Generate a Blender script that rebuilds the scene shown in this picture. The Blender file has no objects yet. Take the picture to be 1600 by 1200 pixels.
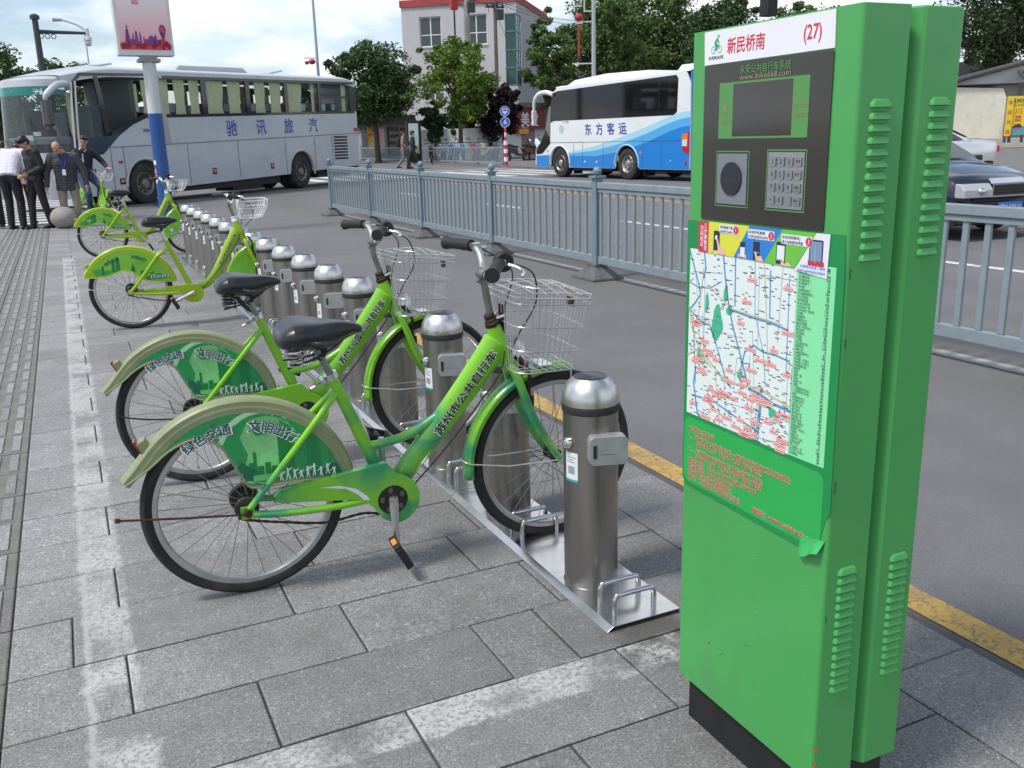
import bpy, bmesh, math, random
import numpy as np
from mathutils import Vector, Matrix, Euler
from mathutils.geometry import tessellate_polygon
R = math.radians
PI = math.pi
SC = bpy.context.scene
COL = SC.collection
rnd = random.Random(7)

# ------------------------------------------------------------------ camera
CAM = Vector((0, 0, 1.45)); FPX = 1436.67
_p, _ro, _ya = 0.262043181, -0.0266384931, 0.440398001
FW = Vector((math.sin(_ya)*math.cos(_p), math.cos(_ya)*math.cos(_p), -math.sin(_p)))
_r = Vector((math.cos(_ya), -math.sin(_ya), 0)); _u = _r.cross(FW)
RT = _r*math.cos(_ro) + _u*math.sin(_ro)
UP = -_r*math.sin(_ro) + _u*math.cos(_ro)
cd = bpy.data.cameras.new('camera'); cam = bpy.data.objects.new('camera', cd); COL.objects.link(cam)
cd.sensor_fit = 'HORIZONTAL'; cd.sensor_width = 36; cd.lens = 36*FPX/1600
cd.clip_start = .05; cd.clip_end = 3000
_m = Matrix((RT, UP, -FW)).transposed().to_4x4(); _m.translation = CAM
cam.matrix_world = _m
SC.camera = cam

# ------------------------------------------------------------------ sky, sun, exposure
SUN_DIR = Vector((-.62, -.06, 1.0)).normalized()      # towards the sun
EL = math.asin(SUN_DIR.z); AZ = math.atan2(SUN_DIR.x, SUN_DIR.y)
W = bpy.data.worlds.new('World'); SC.world = W; W.use_nodes = True
nt = W.node_tree; nt.nodes.clear()
def wn(t, **k):
    n = nt.nodes.new(t)
    for a, b in k.items(): setattr(n, a, b)
    return n
sky = wn('ShaderNodeTexSky', sky_type='NISHITA', sun_disc=False)
sky.sun_elevation = EL; sky.sun_rotation = AZ; sky.altitude = 10; sky.air_density = 1.0; sky.dust_density = .6; sky.ozone_density = 1.0
tc = wn('ShaderNodeTexCoord'); sep = wn('ShaderNodeSeparateXYZ'); nt.links.new(tc.outputs['Generated'], sep.inputs[0])
zz = wn('ShaderNodeMath', operation='MAXIMUM'); nt.links.new(sep.outputs[2], zz.inputs[0]); zz.inputs[1].default_value = 0.0
za = wn('ShaderNodeMath', operation='ADD'); nt.links.new(zz.outputs[0], za.inputs[0]); za.inputs[1].default_value = 0.22
dx = wn('ShaderNodeMath', operation='DIVIDE'); nt.links.new(sep.outputs[0], dx.inputs[0]); nt.links.new(za.outputs[0], dx.inputs[1])
dy = wn('ShaderNodeMath', operation='DIVIDE'); nt.links.new(sep.outputs[1], dy.inputs[0]); nt.links.new(za.outputs[0], dy.inputs[1])
cb = wn('ShaderNodeCombineXYZ'); nt.links.new(dx.outputs[0], cb.inputs[0]); nt.links.new(dy.outputs[0], cb.inputs[1])
cb.inputs[2].default_value = 3.7
nz = wn('ShaderNodeTexNoise'); nz.inputs['Scale'].default_value = 1.15; nz.inputs['Detail'].default_value = 9; nz.inputs['Roughness'].default_value = .52
nt.links.new(cb.outputs[0], nz.inputs['Vector'])
rp = wn('ShaderNodeValToRGB'); rp.color_ramp.elements[0].position = .45; rp.color_ramp.elements[1].position = .55
rp.color_ramp.elements[0].color = (.12, .12, .12, 1); rp.color_ramp.elements[1].color = (1, 1, 1, 1)
nt.links.new(nz.outputs['Fac'], rp.inputs[0])
nz2 = wn('ShaderNodeTexNoise'); nz2.inputs['Scale'].default_value = 2.6; nz2.inputs['Detail'].default_value = 7
nt.links.new(cb.outputs[0], nz2.inputs['Vector'])
cc = wn('ShaderNodeValToRGB'); cc.color_ramp.elements[0].position = .35; cc.color_ramp.elements[1].position = .62
cc.color_ramp.elements[0].color = (5.7, 6.7, 8.3, 1); cc.color_ramp.elements[1].color = (8.8, 8.9, 9.1, 1)
nt.links.new(nz2.outputs['Fac'], cc.inputs[0])
mx = wn('ShaderNodeMixRGB'); nt.links.new(rp.outputs[0], mx.inputs[0]); nt.links.new(sky.outputs[0], mx.inputs[1]); nt.links.new(cc.outputs[0], mx.inputs[2])
bg = wn('ShaderNodeBackground'); bg.inputs[1].default_value = .085; nt.links.new(mx.outputs[0], bg.inputs[0])
wo = wn('ShaderNodeOutputWorld'); nt.links.new(bg.outputs[0], wo.inputs[0])

sl = bpy.data.lights.new('sun', 'SUN'); sl.energy = 2.0; sl.angle = R(11); sl.color = (1, .96, .9)
so = bpy.data.objects.new('sun', sl); COL.objects.link(so)
so.rotation_euler = (-SUN_DIR).to_track_quat('-Z', 'Y').to_euler(); so.location = (0, 0, 60)
SC.view_settings.view_transform = 'Standard'; SC.view_settings.look = 'None'
SC.view_settings.exposure = 0.72; SC.view_settings.gamma = 1; SC.view_settings.use_curve_mapping = False
SC.cycles.max_bounces = 7; SC.cycles.transparent_max_bounces = 12

# ------------------------------------------------------------------ places: where a photographed point stands in the scene
def ray(px, py): return FW + RT*((px-800)/FPX) + UP*((600-py)/FPX)
def G(px, py, z=0.0):
    d = ray(px, py); return CAM + d*((z-CAM.z)/d.z)
def P(px, py, D): return CAM + ray(px, py)*D

# ------------------------------------------------------------------ materials
MATS = {}
def lin(c): return tuple(((x/255)/12.92 if x/255 <= .04045 else ((x/255+.055)/1.055)**2.4) for x in c)
def M(name, col=(.5, .5, .5), rough=.5, metal=0.0, var=0.0, vs=6.0, bump=0.0, bs=60.0, coat=0.0, spec=.5, stretch=None, speck=0.0, ss=300.0, emit=0, dirt=None, ds=3.0, da=.5, trans=0.0):
    if name in MATS: return MATS[name]
    m = bpy.data.materials.new(name); m.use_nodes = True; t = m.node_tree; b = t.nodes['Principled BSDF']
    b.inputs['Roughness'].default_value = rough; b.inputs['Metallic'].default_value = metal
    b.inputs['Coat Weight'].default_value = coat; b.inputs['Coat Roughness'].default_value = .08
    b.inputs['Specular IOR Level'].default_value = spec
    b.inputs['Base Color'].default_value = (*col, 1)
    L = t.links.new; N = t.nodes.new
    co = N('ShaderNodeTexCoord'); vec = co.outputs['Object']
    if stretch:
        mp = N('ShaderNodeMapping'); mp.inputs['Scale'].default_value = stretch; L(vec, mp.inputs[0]); vec = mp.outputs[0]
    src = None
    def noise(s, det=4, ro=.6):
        n = N('ShaderNodeTexNoise'); n.inputs['Scale'].default_value = s; n.inputs['Detail'].default_value = det; n.inputs['Roughness'].default_value = ro
        L(vec, n.inputs['Vector']); return n
    def mul(prev, fac, lo, hi, a=.3, c=.7):
        r = N('ShaderNodeMapRange'); r.inputs[1].default_value = a; r.inputs[2].default_value = c; r.inputs[3].default_value = lo; r.inputs[4].default_value = hi
        L(fac, r.inputs[0])
        x = N('ShaderNodeVectorMath'); x.operation = 'SCALE'
        if prev is None: x.inputs[0].default_value = col
        else: L(prev, x.inputs[0])
        L(r.outputs[0], x.inputs['Scale']); return x.outputs[0]
    if var: src = mul(src, noise(vs).outputs['Fac'], 1-var, 1+var)
    if speck: src = mul(src, noise(ss, 2, .7).outputs['Fac'], 1-speck, 1+speck)
    if dirt:
        n = noise(ds, 8, .68); r = N('ShaderNodeMapRange'); r.inputs[1].default_value = .52; r.inputs[2].default_value = .72; r.inputs[4].default_value = da
        L(n.outputs['Fac'], r.inputs[0]); x = N('ShaderNodeMixRGB'); L(r.outputs[0], x.inputs[0])
        if src is None: x.inputs[1].default_value = (*col, 1)
        else: L(src, x.inputs[1])
        x.inputs[2].default_value = (*dirt, 1); src = x.outputs[0]
    if src is not None: L(src, b.inputs['Base Color'])
    if var or metal:
        r = N('ShaderNodeMapRange'); r.inputs[1].default_value = .3; r.inputs[2].default_value = .7; r.inputs[3].default_value = max(.02, rough*.82); r.inputs[4].default_value = min(1, rough*1.2)
        L(noise(vs*1.7).outputs['Fac'], r.inputs[0]); L(r.outputs[0], b.inputs['Roughness'])
    if bump:
        bn = N('ShaderNodeBump'); bn.inputs['Strength'].default_value = bump; bn.inputs['Distance'].default_value = .004
        L(noise(bs, 5).outputs['Fac'], bn.inputs['Height']); L(bn.outputs[0], b.inputs['Normal'])
    if emit: b.inputs['Emission Color'].default_value = (*col, 1); b.inputs['Emission Strength'].default_value = emit
    if trans:
        tr = N('ShaderNodeBsdfTransparent'); tr.inputs[0].default_value = (.86, .93, .92, 1)
        fr = N('ShaderNodeLayerWeight'); fr.inputs[0].default_value = .5
        pw = N('ShaderNodeMath'); pw.operation = 'POWER'; L(fr.outputs['Facing'], pw.inputs[0]); pw.inputs[1].default_value = 3.5
        ma = N('ShaderNodeMath'); ma.operation = 'MULTIPLY_ADD'; L(pw.outputs[0], ma.inputs[0]); ma.inputs[1].default_value = .9; ma.inputs[2].default_value = 1-trans
        ma.use_clamp = True
        ms = N('ShaderNodeMixShader'); L(ma.outputs[0], ms.inputs[0]); L(tr.outputs[0], ms.inputs[1]); L(b.outputs[0], ms.inputs[2])
        L(ms.outputs[0], t.nodes['Material Output'].inputs[0])
    MATS[name] = m; return m

# ------------------------------------------------------------------ mesh building
class MB:
    def __init__(s): s.v = []; s.f = []; s.m = []; s.s = []
    def add(s, vs, fs, mi=0, sm=False):
        o = len(s.v); s.v += [tuple(p) for p in vs]
        for f in fs: s.f.append([i+o for i in f]); s.m.append(mi); s.s.append(sm)
    def box(s, c, d, rot=None, mi=0):
        h = [x/2 for x in d]; vs = [Vector((x*h[0], y*h[1], z*h[2])) for x in (-1, 1) for y in (-1, 1) for z in (-1, 1)]
        if rot: vs = [rot @ p for p in vs]
        c = Vector(c); s.add([p+c for p in vs], [(0, 1, 3, 2), (4, 6, 7, 5), (0, 4, 5, 1), (2, 3, 7, 6), (0, 2, 6, 4), (1, 5, 7, 3)], mi)
        return s
    def bb(s, lo, hi, mi=0): return s.box([(a+b)/2 for a, b in zip(lo, hi)], [abs(b-a) for a, b in zip(lo, hi)], None, mi)
    def tube(s, pts, r, n=8, mi=0, closed=False, caps=True, flat=None):
        pts = [Vector(p) for p in pts]; k = len(pts); rs = r if isinstance(r, (list, tuple)) else [r]*k
        prev = None; vs = []
        for i, p in enumerate(pts):
            if closed: t = pts[(i+1) % k]-pts[i-1]
            else: t = pts[min(i+1, k-1)]-pts[max(i-1, 0)]
            t = t.normalized() if t.length > 1e-9 else Vector((0, 0, 1))
            if prev is None:
                a = Vector((0, 1, 0)) if abs(t.y) < .9 else Vector((1, 0, 0))
                x = (a - t*a.dot(t)).normalized()
            else:
                x = prev - t*prev.dot(t); x = x.normalized() if x.length > 1e-6 else prev
            prev = x; y = t.cross(x)
            for j in range(n):
                a = 2*PI*j/n; vs.append(p + x*(math.cos(a)*rs[i]*(flat or 1)) + y*(math.sin(a)*rs[i]))
        fs = []
        for i in range(k if closed else k-1):
            for j in range(n):
                a, b = i*n+j, i*n+(j+1) % n; c, d = ((i+1) % k)*n+(j+1) % n, ((i+1) % k)*n+j
                fs.append((a, b, c, d))
        s.add(vs, fs, mi, True)
        if caps and not closed:
            s.add(vs[:n], [tuple(range(n-1, -1, -1))], mi); s.add(vs[-n:], [tuple(range(n))], mi)
        return s
    def lathe(s, prof, c=(0, 0, 0), n=24, mi=0, ax='z', caps=True):
        c = Vector(c); vs = []
        for r, z in prof:
            for j in range(n):
                a = 2*PI*j/n; x, y = r*math.cos(a), r*math.sin(a)
                vs.append(c + (Vector((x, y, z)) if ax == 'z' else Vector((x, z, y)) if ax == 'y' else Vector((z, x, y))))
        fs = [(i*n+j, i*n+(j+1) % n, (i+1)*n+(j+1) % n, (i+1)*n+j) for i in range(len(prof)-1) for j in range(n)]
        if ax == 'y': fs = [f[::-1] for f in fs]
        s.add(vs, fs, mi, True)
        if caps:
            for i, rev in ((0, True), (len(prof)-1, False)):
                if prof[i][0] > 1e-6:
                    q = list(range(n));  q = q[::-1] if rev != (ax == 'y') else q
                    s.add(vs[i*n:(i+1)*n], [q], mi)
        return s
    def prism(s, poly, f, d, mi=0, side=None, sm=False):
        """poly: 2d points; f(u,v)->Vector; d: extrusion vector"""
        d = Vector(d); a = [Vector(f(*p)) for p in poly]; b = [p+d for p in a]; n = len(poly)
        tr = tessellate_polygon([[Vector((p[0], p[1], 0)) for p in poly]])
        s.add(a, [t for t in tr], mi); s.add(b, [t[::-1] for t in tr], mi)
        s.add(a+b, [(i, (i+1) % n, n+(i+1) % n, n+i) for i in range(n)], mi if side is None else side, sm)
        return s
    def flat(s, poly, f, mi=0):
        tr = tessellate_polygon([[Vector((p[0], p[1], 0)) for p in poly]]); s.add([f(*p) for p in poly], tr, mi); return s
    def ball(s, c, r, nu=16, nv=10, mi=0):
        r = (r, r, r) if not isinstance(r, (tuple, list)) else r; c = Vector(c); vs = []; fs = []
        for i in range(nv+1):
            t = PI*i/nv
            for j in range(nu):
                a = 2*PI*j/nu; vs.append(c+Vector((r[0]*math.sin(t)*math.cos(a), r[1]*math.sin(t)*math.sin(a), r[2]*math.cos(t))))
        for i in range(nv):
            for j in range(nu): fs.append((i*nu+j, (i+1)*nu+j, (i+1)*nu+(j+1) % nu, i*nu+(j+1) % nu))
        s.add(vs, fs, mi, True); return s
    def grid(s, f, nu, nv, mi=0, sm=True):
        vs = [f(i/nu, j/nv) for j in range(nv+1) for i in range(nu+1)]
        s.add(vs, [(j*(nu+1)+i, j*(nu+1)+i+1, (j+1)*(nu+1)+i+1, (j+1)*(nu+1)+i) for j in range(nv) for i in range(nu)], mi, sm); return s
    def xf(s, fn): s.v = [tuple(fn(Vector(p))) for p in s.v]; return s
    def text(s, st, f, u, v, h, mi=0, off=0.0, align='l', sx=1.0, width=None):
        V, F, w = glyphs(st)
        if width: sx = width/(w*h)
        x0 = -w*sx*h/2 if align == 'c' else -w*sx*h if align == 'r' else 0
        a = Vector(f(u, v)); nn = (Vector(f(u+.004, v))-a).cross(Vector(f(u, v+.004))-a).normalized()
        k = 1 if off < .008 else 4 if off < .04 else 8
        for i in range(k):      # heavier weight: the same glyph laid again a hair to each side
            dx = dy = 0.0
            if k > 1: t_ = 2*PI*(i+.5)/k; dx, dy = off*.8*h*math.cos(t_), off*.8*h*math.sin(t_)
            lift = nn*(i*h*.0006)
            s.add([Vector(f(u+x0+p[0]*h*sx+dx*min(1, sx), v+p[1]*h+dy))+lift for p in V], F, mi)
        return s
    def mesh(s, name, mats):
        me = bpy.data.meshes.new(name); me.from_pydata(s.v, [], s.f)
        for m in (mats if isinstance(mats, (list, tuple)) else [mats]): me.materials.append(m)
        me.polygons.foreach_set('material_index', s.m); me.polygons.foreach_set('use_smooth', [True]*len(s.f) if any(s.s) else [False]*len(s.f))
        me.update()
        bm = bmesh.new(); bm.from_mesh(me); bmesh.ops.remove_doubles(bm, verts=bm.verts, dist=1e-6); bmesh.ops.recalc_face_normals(bm, faces=bm.faces); bm.to_mesh(me); bm.free()
        if any(s.s): me.set_sharp_from_angle(angle=R(38))
        return me
    def obj(s, name, mats, parent=None, bevel=0.0, seg=2, loc=None):
        return link(name, s.mesh(name, mats), parent, bevel, seg, loc)
def link(name, me, parent=None, bevel=0.0, seg=2, loc=None):
    o = bpy.data.objects.new(name, me); COL.objects.link(o)
    if parent is not None: o.parent = parent
    if loc is not None: o.location = loc
    if bevel:
        b = o.modifiers.new('bevel', 'BEVEL'); b.width = bevel; b.segments = seg; b.limit_method = 'ANGLE'; b.angle_limit = R(40); b.harden_normals = False
    return o
def thing(name, label, cat, loc=(0, 0, 0), rz=0.0, group=None, rx=0.0):
    o = bpy.data.objects.new(name, None); COL.objects.link(o); o.empty_display_size = .1
    o.location = loc; o.rotation_euler = (rx, 0, rz); return tag(o, label, cat, group)
def tag(o, label=None, cat=None, group=None, kind=None):
    if label: o['label'] = label
    if cat: o['category'] = cat
    if group: o['group'] = group
    if kind: o['kind'] = kind
    return o
def struct(o): o['kind'] = 'structure'; return o
def stuff(o): o['kind'] = 'stuff'; return o
def lab(o, l): o['label'] = l; return o
def copy_tree(o, parent=None):
    c = o.copy(); COL.objects.link(c)
    if parent is not None: c.parent = parent
    for ch in list(o.children): copy_tree(ch, c)
    return c
_GL = {}
def glyphs(st):
    k = st
    if k not in _GL:
        c = bpy.data.curves.new('t', 'FONT'); c.body = st; c.resolution_u = 2
        o = bpy.data.objects.new('t', c); COL.objects.link(o)
        me = bpy.data.meshes.new_from_object(o.evaluated_get(bpy.context.evaluated_depsgraph_get()))
        V = [(v.co.x, v.co.y) for v in me.vertices]; F = [tuple(p.vertices) for p in me.polygons]
        xs = [p[0] for p in V] or [0]; x0 = min(xs)
        _GL[k] = ([(x-x0, y) for x, y in V], F, max(xs)-x0)
        bpy.data.objects.remove(o); bpy.data.curves.remove(c); bpy.data.meshes.remove(me)
    return _GL[k]
def arc(c, r, a0, a1, n): return [(c[0]+r*math.cos(R(a0+(a1-a0)*i/n)), c[1]+r*math.sin(R(a0+(a1-a0)*i/n))) for i in range(n+1)]
def smooth_path(pts, k=6):
    """Catmull-Rom through points"""
    pts = [Vector(p) for p in pts]; out = []
    for i in range(len(pts)-1):
        p0, p1, p2, p3 = pts[max(i-1, 0)], pts[i], pts[i+1], pts[min(i+2, len(pts)-1)]
        for j in range(k):
            t = j/k; out.append(.5*((2*p1)+(p2-p0)*t+(2*p0-5*p1+4*p2-p3)*t*t+(3*p1-p0-3*p2+p3)*t**3))
    out.append(pts[-1]); return out
def rrect(u0, v0, u1, v1, r, n=4):
    o = []
    for cx, cy, a in ((u1-r, v1-r, 0), (u0+r, v1-r, 90), (u0+r, v0+r, 180), (u1-r, v0+r, 270)): o += arc((cx, cy), r, a, a+90, n)
    return o
# ------------------------------------------------------------------ ground
class NB:
    def __init__(s, name):
        s.m = bpy.data.materials.new(name); s.m.use_nodes = True; s.t = s.m.node_tree; s.b = s.t.nodes['Principled BSDF']
        s.pos = s.t.nodes.new('ShaderNodeNewGeometry').outputs['Position']
        sp = s.t.nodes.new('ShaderNodeSeparateXYZ'); s.t.links.new(s.pos, sp.inputs[0]); s.x, s.y, s.z = sp.outputs
    def n(s, op, *a, clamp=False):
        k = s.t.nodes.new('ShaderNodeMath'); k.operation = op; k.use_clamp = clamp
        for i, v in enumerate(a):
            if isinstance(v, (int, float)): k.inputs[i].default_value = v
            else: s.t.links.new(v, k.inputs[i])
        return k.outputs[0]
    def noise(s, sc, det=4, ro=.6, vec=None, w=None):
        k = s.t.nodes.new('ShaderNodeTexNoise'); k.inputs['Scale'].default_value = sc; k.inputs['Detail'].default_value = det; k.inputs['Roughness'].default_value = ro
        s.t.links.new(vec or s.pos, k.inputs['Vector']); return k.outputs['Fac']
    def ramp(s, v, a, b, lo=0.0, hi=1.0):
        k = s.t.nodes.new('ShaderNodeMapRange'); k.inputs[1].default_value = a; k.inputs[2].default_value = b; k.inputs[3].default_value = lo; k.inputs[4].default_value = hi
        s.t.links.new(v, k.inputs[0]); return k.outputs[0]
    def mix(s, f, a, b, mode='MIX'):
        k = s.t.nodes.new('ShaderNodeMixRGB'); k.blend_type = mode
        for i, v in enumerate((f, a, b)):
            if isinstance(v, (int, float)): k.inputs[i].default_value = v
            elif isinstance(v, tuple): k.inputs[i].default_value = (*v, 1)
            else: s.t.links.new(v, k.inputs[i])
        return k.outputs[0]
    def scale(s, c, f):
        k = s.t.nodes.new('ShaderNodeVectorMath'); k.operation = 'SCALE'
        if isinstance(c, tuple): k.inputs[0].default_value = c
        else: s.t.links.new(c, k.inputs[0])
        if isinstance(f, (int, float)): k.inputs['Scale'].default_value = f
        else: s.t.links.new(f, k.inputs['Scale'])
        return k.outputs[0]
    def out(s, col, rough=.7, bump=None, bstr=.3, bd=.003):
        if isinstance(col, tuple): s.b.inputs['Base Color'].default_value = (*col, 1)
        else: s.t.links.new(col, s.b.inputs['Base Color'])
        if isinstance(rough, (int, float)): s.b.inputs['Roughness'].default_value = rough
        else: s.t.links.new(rough, s.b.inputs['Roughness'])
        if bump is not None:
            k = s.t.nodes.new('ShaderNodeBump'); k.inputs['Strength'].default_value = bstr; k.inputs['Distance'].default_value = bd
            s.t.links.new(bump, k.inputs['Height']); s.t.links.new(k.outputs[0], s.b.inputs['Normal'])
        return s.m
def band(nb, v, lo, hi, soft=.008):
    c, h = (lo+hi)/2, (hi-lo)/2
    return nb.ramp(nb.n('ABSOLUTE', nb.n('SUBTRACT', v, c)), h-soft, h+soft, 1.0, 0.0)
def stone_material():
    nb = NB('granite_paving')
    oi = nb.t.nodes.new('ShaderNodeObjectInfo').outputs['Random']
    isl = nb.t.nodes.new('ShaderNodeNewGeometry').outputs['Random Per Island']
    rv = nb.n('FRACT', nb.n('ADD', oi, isl))
    sp1 = nb.noise(150, 4, .8); sp2 = nb.noise(58, 3, .75); big = nb.noise(2.2, 6, .6); mid = nb.noise(11, 5, .65)
    c = nb.mix(nb.ramp(sp1, .32, .68), (.062, .062, .063), (.315, .313, .308))
    c = nb.mix(nb.ramp(sp2, .58, .70, 0, .45), c, (.60, .60, .59)); c = nb.mix(nb.ramp(sp2, .26, .37, .6, 0), c, (.06, .06, .064))
    c = nb.scale(c, nb.ramp(rv, 0, 1, .84, 1.13))
    c = nb.scale(c, nb.ramp(mid, .3, .7, .86, 1.12))
    c = nb.mix(nb.ramp(big, .46, .70, 0, .38), c, (.115, .105, .092))
    # stone paler towards the tactile strip, darker towards the docking posts
    c = nb.scale(c, nb.ramp(nb.n('ADD', nb.x, nb.n('MULTIPLY', nb.n('SUBTRACT', big, .5), 1.2)), -.1, 1.2, 1.26, .96))
    # few dark gum spots and drips
    vo = nb.t.nodes.new('ShaderNodeTexVoronoi'); vo.inputs['Scale'].default_value = 1.35; nb.t.links.new(nb.pos, vo.inputs['Vector'])
    c = nb.mix(nb.n('MULTIPLY', nb.ramp(nb.n('ADD', vo.outputs['Distance'], nb.n('MULTIPLY', nb.n('SUBTRACT', mid, .5), .12)), .012, .03, 1, 0), .75), c, (.05, .048, .045))
    st_ = nb.t.nodes.new('ShaderNodeVectorMath'); st_.operation = 'DISTANCE'; nb.t.links.new(nb.pos, st_.inputs[0]); st_.inputs[1].default_value = (1.42, 2.03, 0)
    c = nb.mix(nb.n('MULTIPLY', nb.ramp(nb.n('ADD', st_.outputs['Value'], nb.n('MULTIPLY', nb.n('SUBTRACT', mid, .5), .14)), .09, .17, 1, 0), .72), c, (.060, .055, .046))   # damp grime at the end of the plate
    # worn white paint of the parking bay
    j = nb.n('MULTIPLY', nb.n('SUBTRACT', nb.noise(16, 3), .5), .06); xx = nb.n('ADD', nb.x, j); yy = nb.n('ADD', nb.y, j)
    a1 = nb.n('MULTIPLY', band(nb, xx, -.132, .008), band(nb, nb.y, 1.6, 14.2, .1))
    a2 = nb.n('MULTIPLY', band(nb, yy, 1.905, 2.048), band(nb, nb.x, .1, 1.47, .02))
    blob = nb.n('MULTIPLY', band(nb, xx, -.14, .03, .012), band(nb, yy, 2.08, 2.22, .02))
    pm = nb.n('MAXIMUM', nb.n('MAXIMUM', a1, a2), blob)
    wear = nb.n('MULTIPLY', nb.ramp(nb.noise(66, 6, .78), .40, .53), nb.ramp(nb.noise(3.6, 7, .68), .40, .54, .0, 1.0))
    edge = nb.n('MULTIPLY', band(nb, xx, -.13, -.11, .006), .6)
    pm = nb.n('MULTIPLY', pm, nb.n('MAXIMUM', wear, edge), clamp=True)
    c = nb.mix(nb.n('MULTIPLY', pm, .72), c, (.54, .54, .52))
    h = nb.n('ADD', nb.n('MULTIPLY', sp1, .6), sp2)
    return nb.out(c, nb.ramp(mid, .3, .7, .62, .85), h, .35, .0022)
STONE = stone_material()
def asphalt():
    nb = NB('asphalt'); a = nb.noise(260, 3, .8); b = nb.noise(1.1, 6, .62); d = nb.noise(9, 4)
    c = nb.mix(nb.ramp(a, .3, .72), (.062, .063, .066), (.228, .228, .232)); c = nb.mix(nb.ramp(nb.noise(150, 2), .66, .74, 0, .5), c, (.26, .26, .25))
    c = nb.scale(c, nb.ramp(b, .3, .7, .86, 1.12)); c = nb.scale(c, nb.ramp(d, .3, .7, .95, 1.05))
    # brown-grey dust that gathers along the railing, tyre-polished lanes
    c = nb.mix(nb.n('MULTIPLY', band(nb, nb.n('ADD', nb.x, nb.n('MULTIPLY', nb.n('SUBTRACT', b, .5), .8)), 4.5, 5.9, .35), .5), c, (.125, .118, .108))
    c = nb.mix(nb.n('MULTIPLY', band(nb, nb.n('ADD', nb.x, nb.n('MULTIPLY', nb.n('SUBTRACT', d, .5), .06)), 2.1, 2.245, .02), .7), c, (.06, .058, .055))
    return nb.out(c, nb.ramp(d, .3, .7, .78, .92), a, .55, .004)
ASPH = asphalt()
def line_paint(name, col, wlo=.36, whi=.5):
    nb = NB(name); w = nb.n('MULTIPLY', nb.ramp(nb.noise(60, 6, .72), wlo, whi), nb.ramp(nb.noise(3.0, 5, .6), .28, .48, .35, 1))
    c = nb.mix(w, (.12, .115, .105), nb.scale(col, nb.ramp(nb.noise(14, 4), .3, .7, .8, 1.1)))
    return nb.out(c, .75, nb.noise(260, 3, .8), .4, .002)
YEL = line_paint('yellow_line_paint', (.50, .31, .075)); WHI = line_paint('white_line_paint', (.62, .62, .60), .30, .42)
MORTAR = M('paving_mortar', (.055, .05, .044), .95, var=.35, vs=20)
def sheet(name, x0, y0, x1, y1, z, mat, nx=1, ny=1, parent=None):
    mb = MB(); mb.grid(lambda u, v: (x0+(x1-x0)*u, y0+(y1-y0)*v, z), nx, ny, sm=False); return mb.obj(name, mat, parent)
ROADZ = -.03
road = struct(sheet('road', -900, -600, 1200, 1500, ROADZ, ASPH))
PX1 = 2.172; PY1 = 20.35
pb = MB(); pb.bb((-9, -3, -.2), (PX1-.004, PY1-.004, -.009)); pave = struct(pb.obj('pavement', MORTAR))
ROW = .3247; Y0 = 2.374; LEN = .6453; TX = -.33
stones = []                                         # (x0, x1, y0, y1)
k0 = -16
for k in range(k0, int((PY1-Y0)/ROW)+1):
    y0 = Y0+k*ROW; y1 = min(y0+ROW, PY1)
    if k % 2 == 0: xs = [-.017+LEN*i for i in range(0, 3)]
    elif k == -1: xs = [.305, .951, 1.165]
    elif k == 1: xs = [-.158, .487, 1.132]
    else: o = rnd.choice([.30, .305, .487, .22, .40]); xs = [o+LEN*i for i in range(0, 3)]
    xs = [TX] + [x for x in xs if TX+.1 < x < 1.839-.06] + [1.839]
    for a, b in zip(xs[:-1], xs[1:]): stones.append((a, b, y0, y1))
kj = [-2.9, -1.3, .3, 1.582, 3.19]; y = 3.19
while y < PY1: y += rnd.choice([.95, 1.0, 1.28]); kj.append(min(y, PY1))
for a, b in zip(kj[:-1], kj[1:]):
    if b-a > .1: stones.append((1.839, PX1, a, b))
for k in range(k0, int((PY1-Y0)/ROW)+1):            # left of the tactile strip
    y0 = Y0+k*ROW; y1 = min(y0+ROW, PY1); xs = [-1.03-LEN*i-(.3 if k % 2 else 0) for i in range(0, 12)]; xs[0] = -1.03
    for a, b in zip(xs[1:], xs[:-1]): stones.append((max(a, -9), b, y0, y1)) if b-a > .02 and b > -9 else None
def stone_mb(mb, L, Wd, ox=0, oy=0, oz=0, t=(0, 0)):
    g = .0033; c = .0045; a, b = L/2-g, Wd/2-g
    vs = [(sx*a, sy*b, -.03) for sx, sy in ((-1, -1), (1, -1), (1, 1), (-1, 1))] + [(sx*a, sy*b, -c*.6) for sx, sy in ((-1, -1), (1, -1), (1, 1), (-1, 1))] + [(sx*(a-c), sy*(b-c), 0) for sx, sy in ((-1, -1), (1, -1), (1, 1), (-1, 1))]
    vs = [(x+ox, y+oy, z+oz+t[0]*x+t[1]*y) for x, y, z in vs]
    fs = [(8, 9, 10, 11)] + [(i, (i+1) % 4, 4+(i+1) % 4, 4+i) for i in range(4)] + [(4+i, 4+(i+1) % 4, 8+(i+1) % 4, 8+i) for i in range(4)]
    mb.add(vs, fs)
def inview(x, y, z=0):
    d = Vector((x, y, z))-CAM; w = d.dot(FW)
    return w > .2 and abs(d.dot(RT)/w)*FPX < 840 and abs(d.dot(UP)/w)*FPX < 640
vis = []; rest = []
for s in stones:
    ok = any(inview(x, y) for x in (s[0], (s[0]+s[1])/2, s[1]) for y in (s[2], s[3])); (vis if ok and s[1] > -1.1 else rest).append(s)
vis.sort(key=lambda s: s[2]); rest += vis[300:]; vis = vis[:300]
_sm = {}
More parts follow.
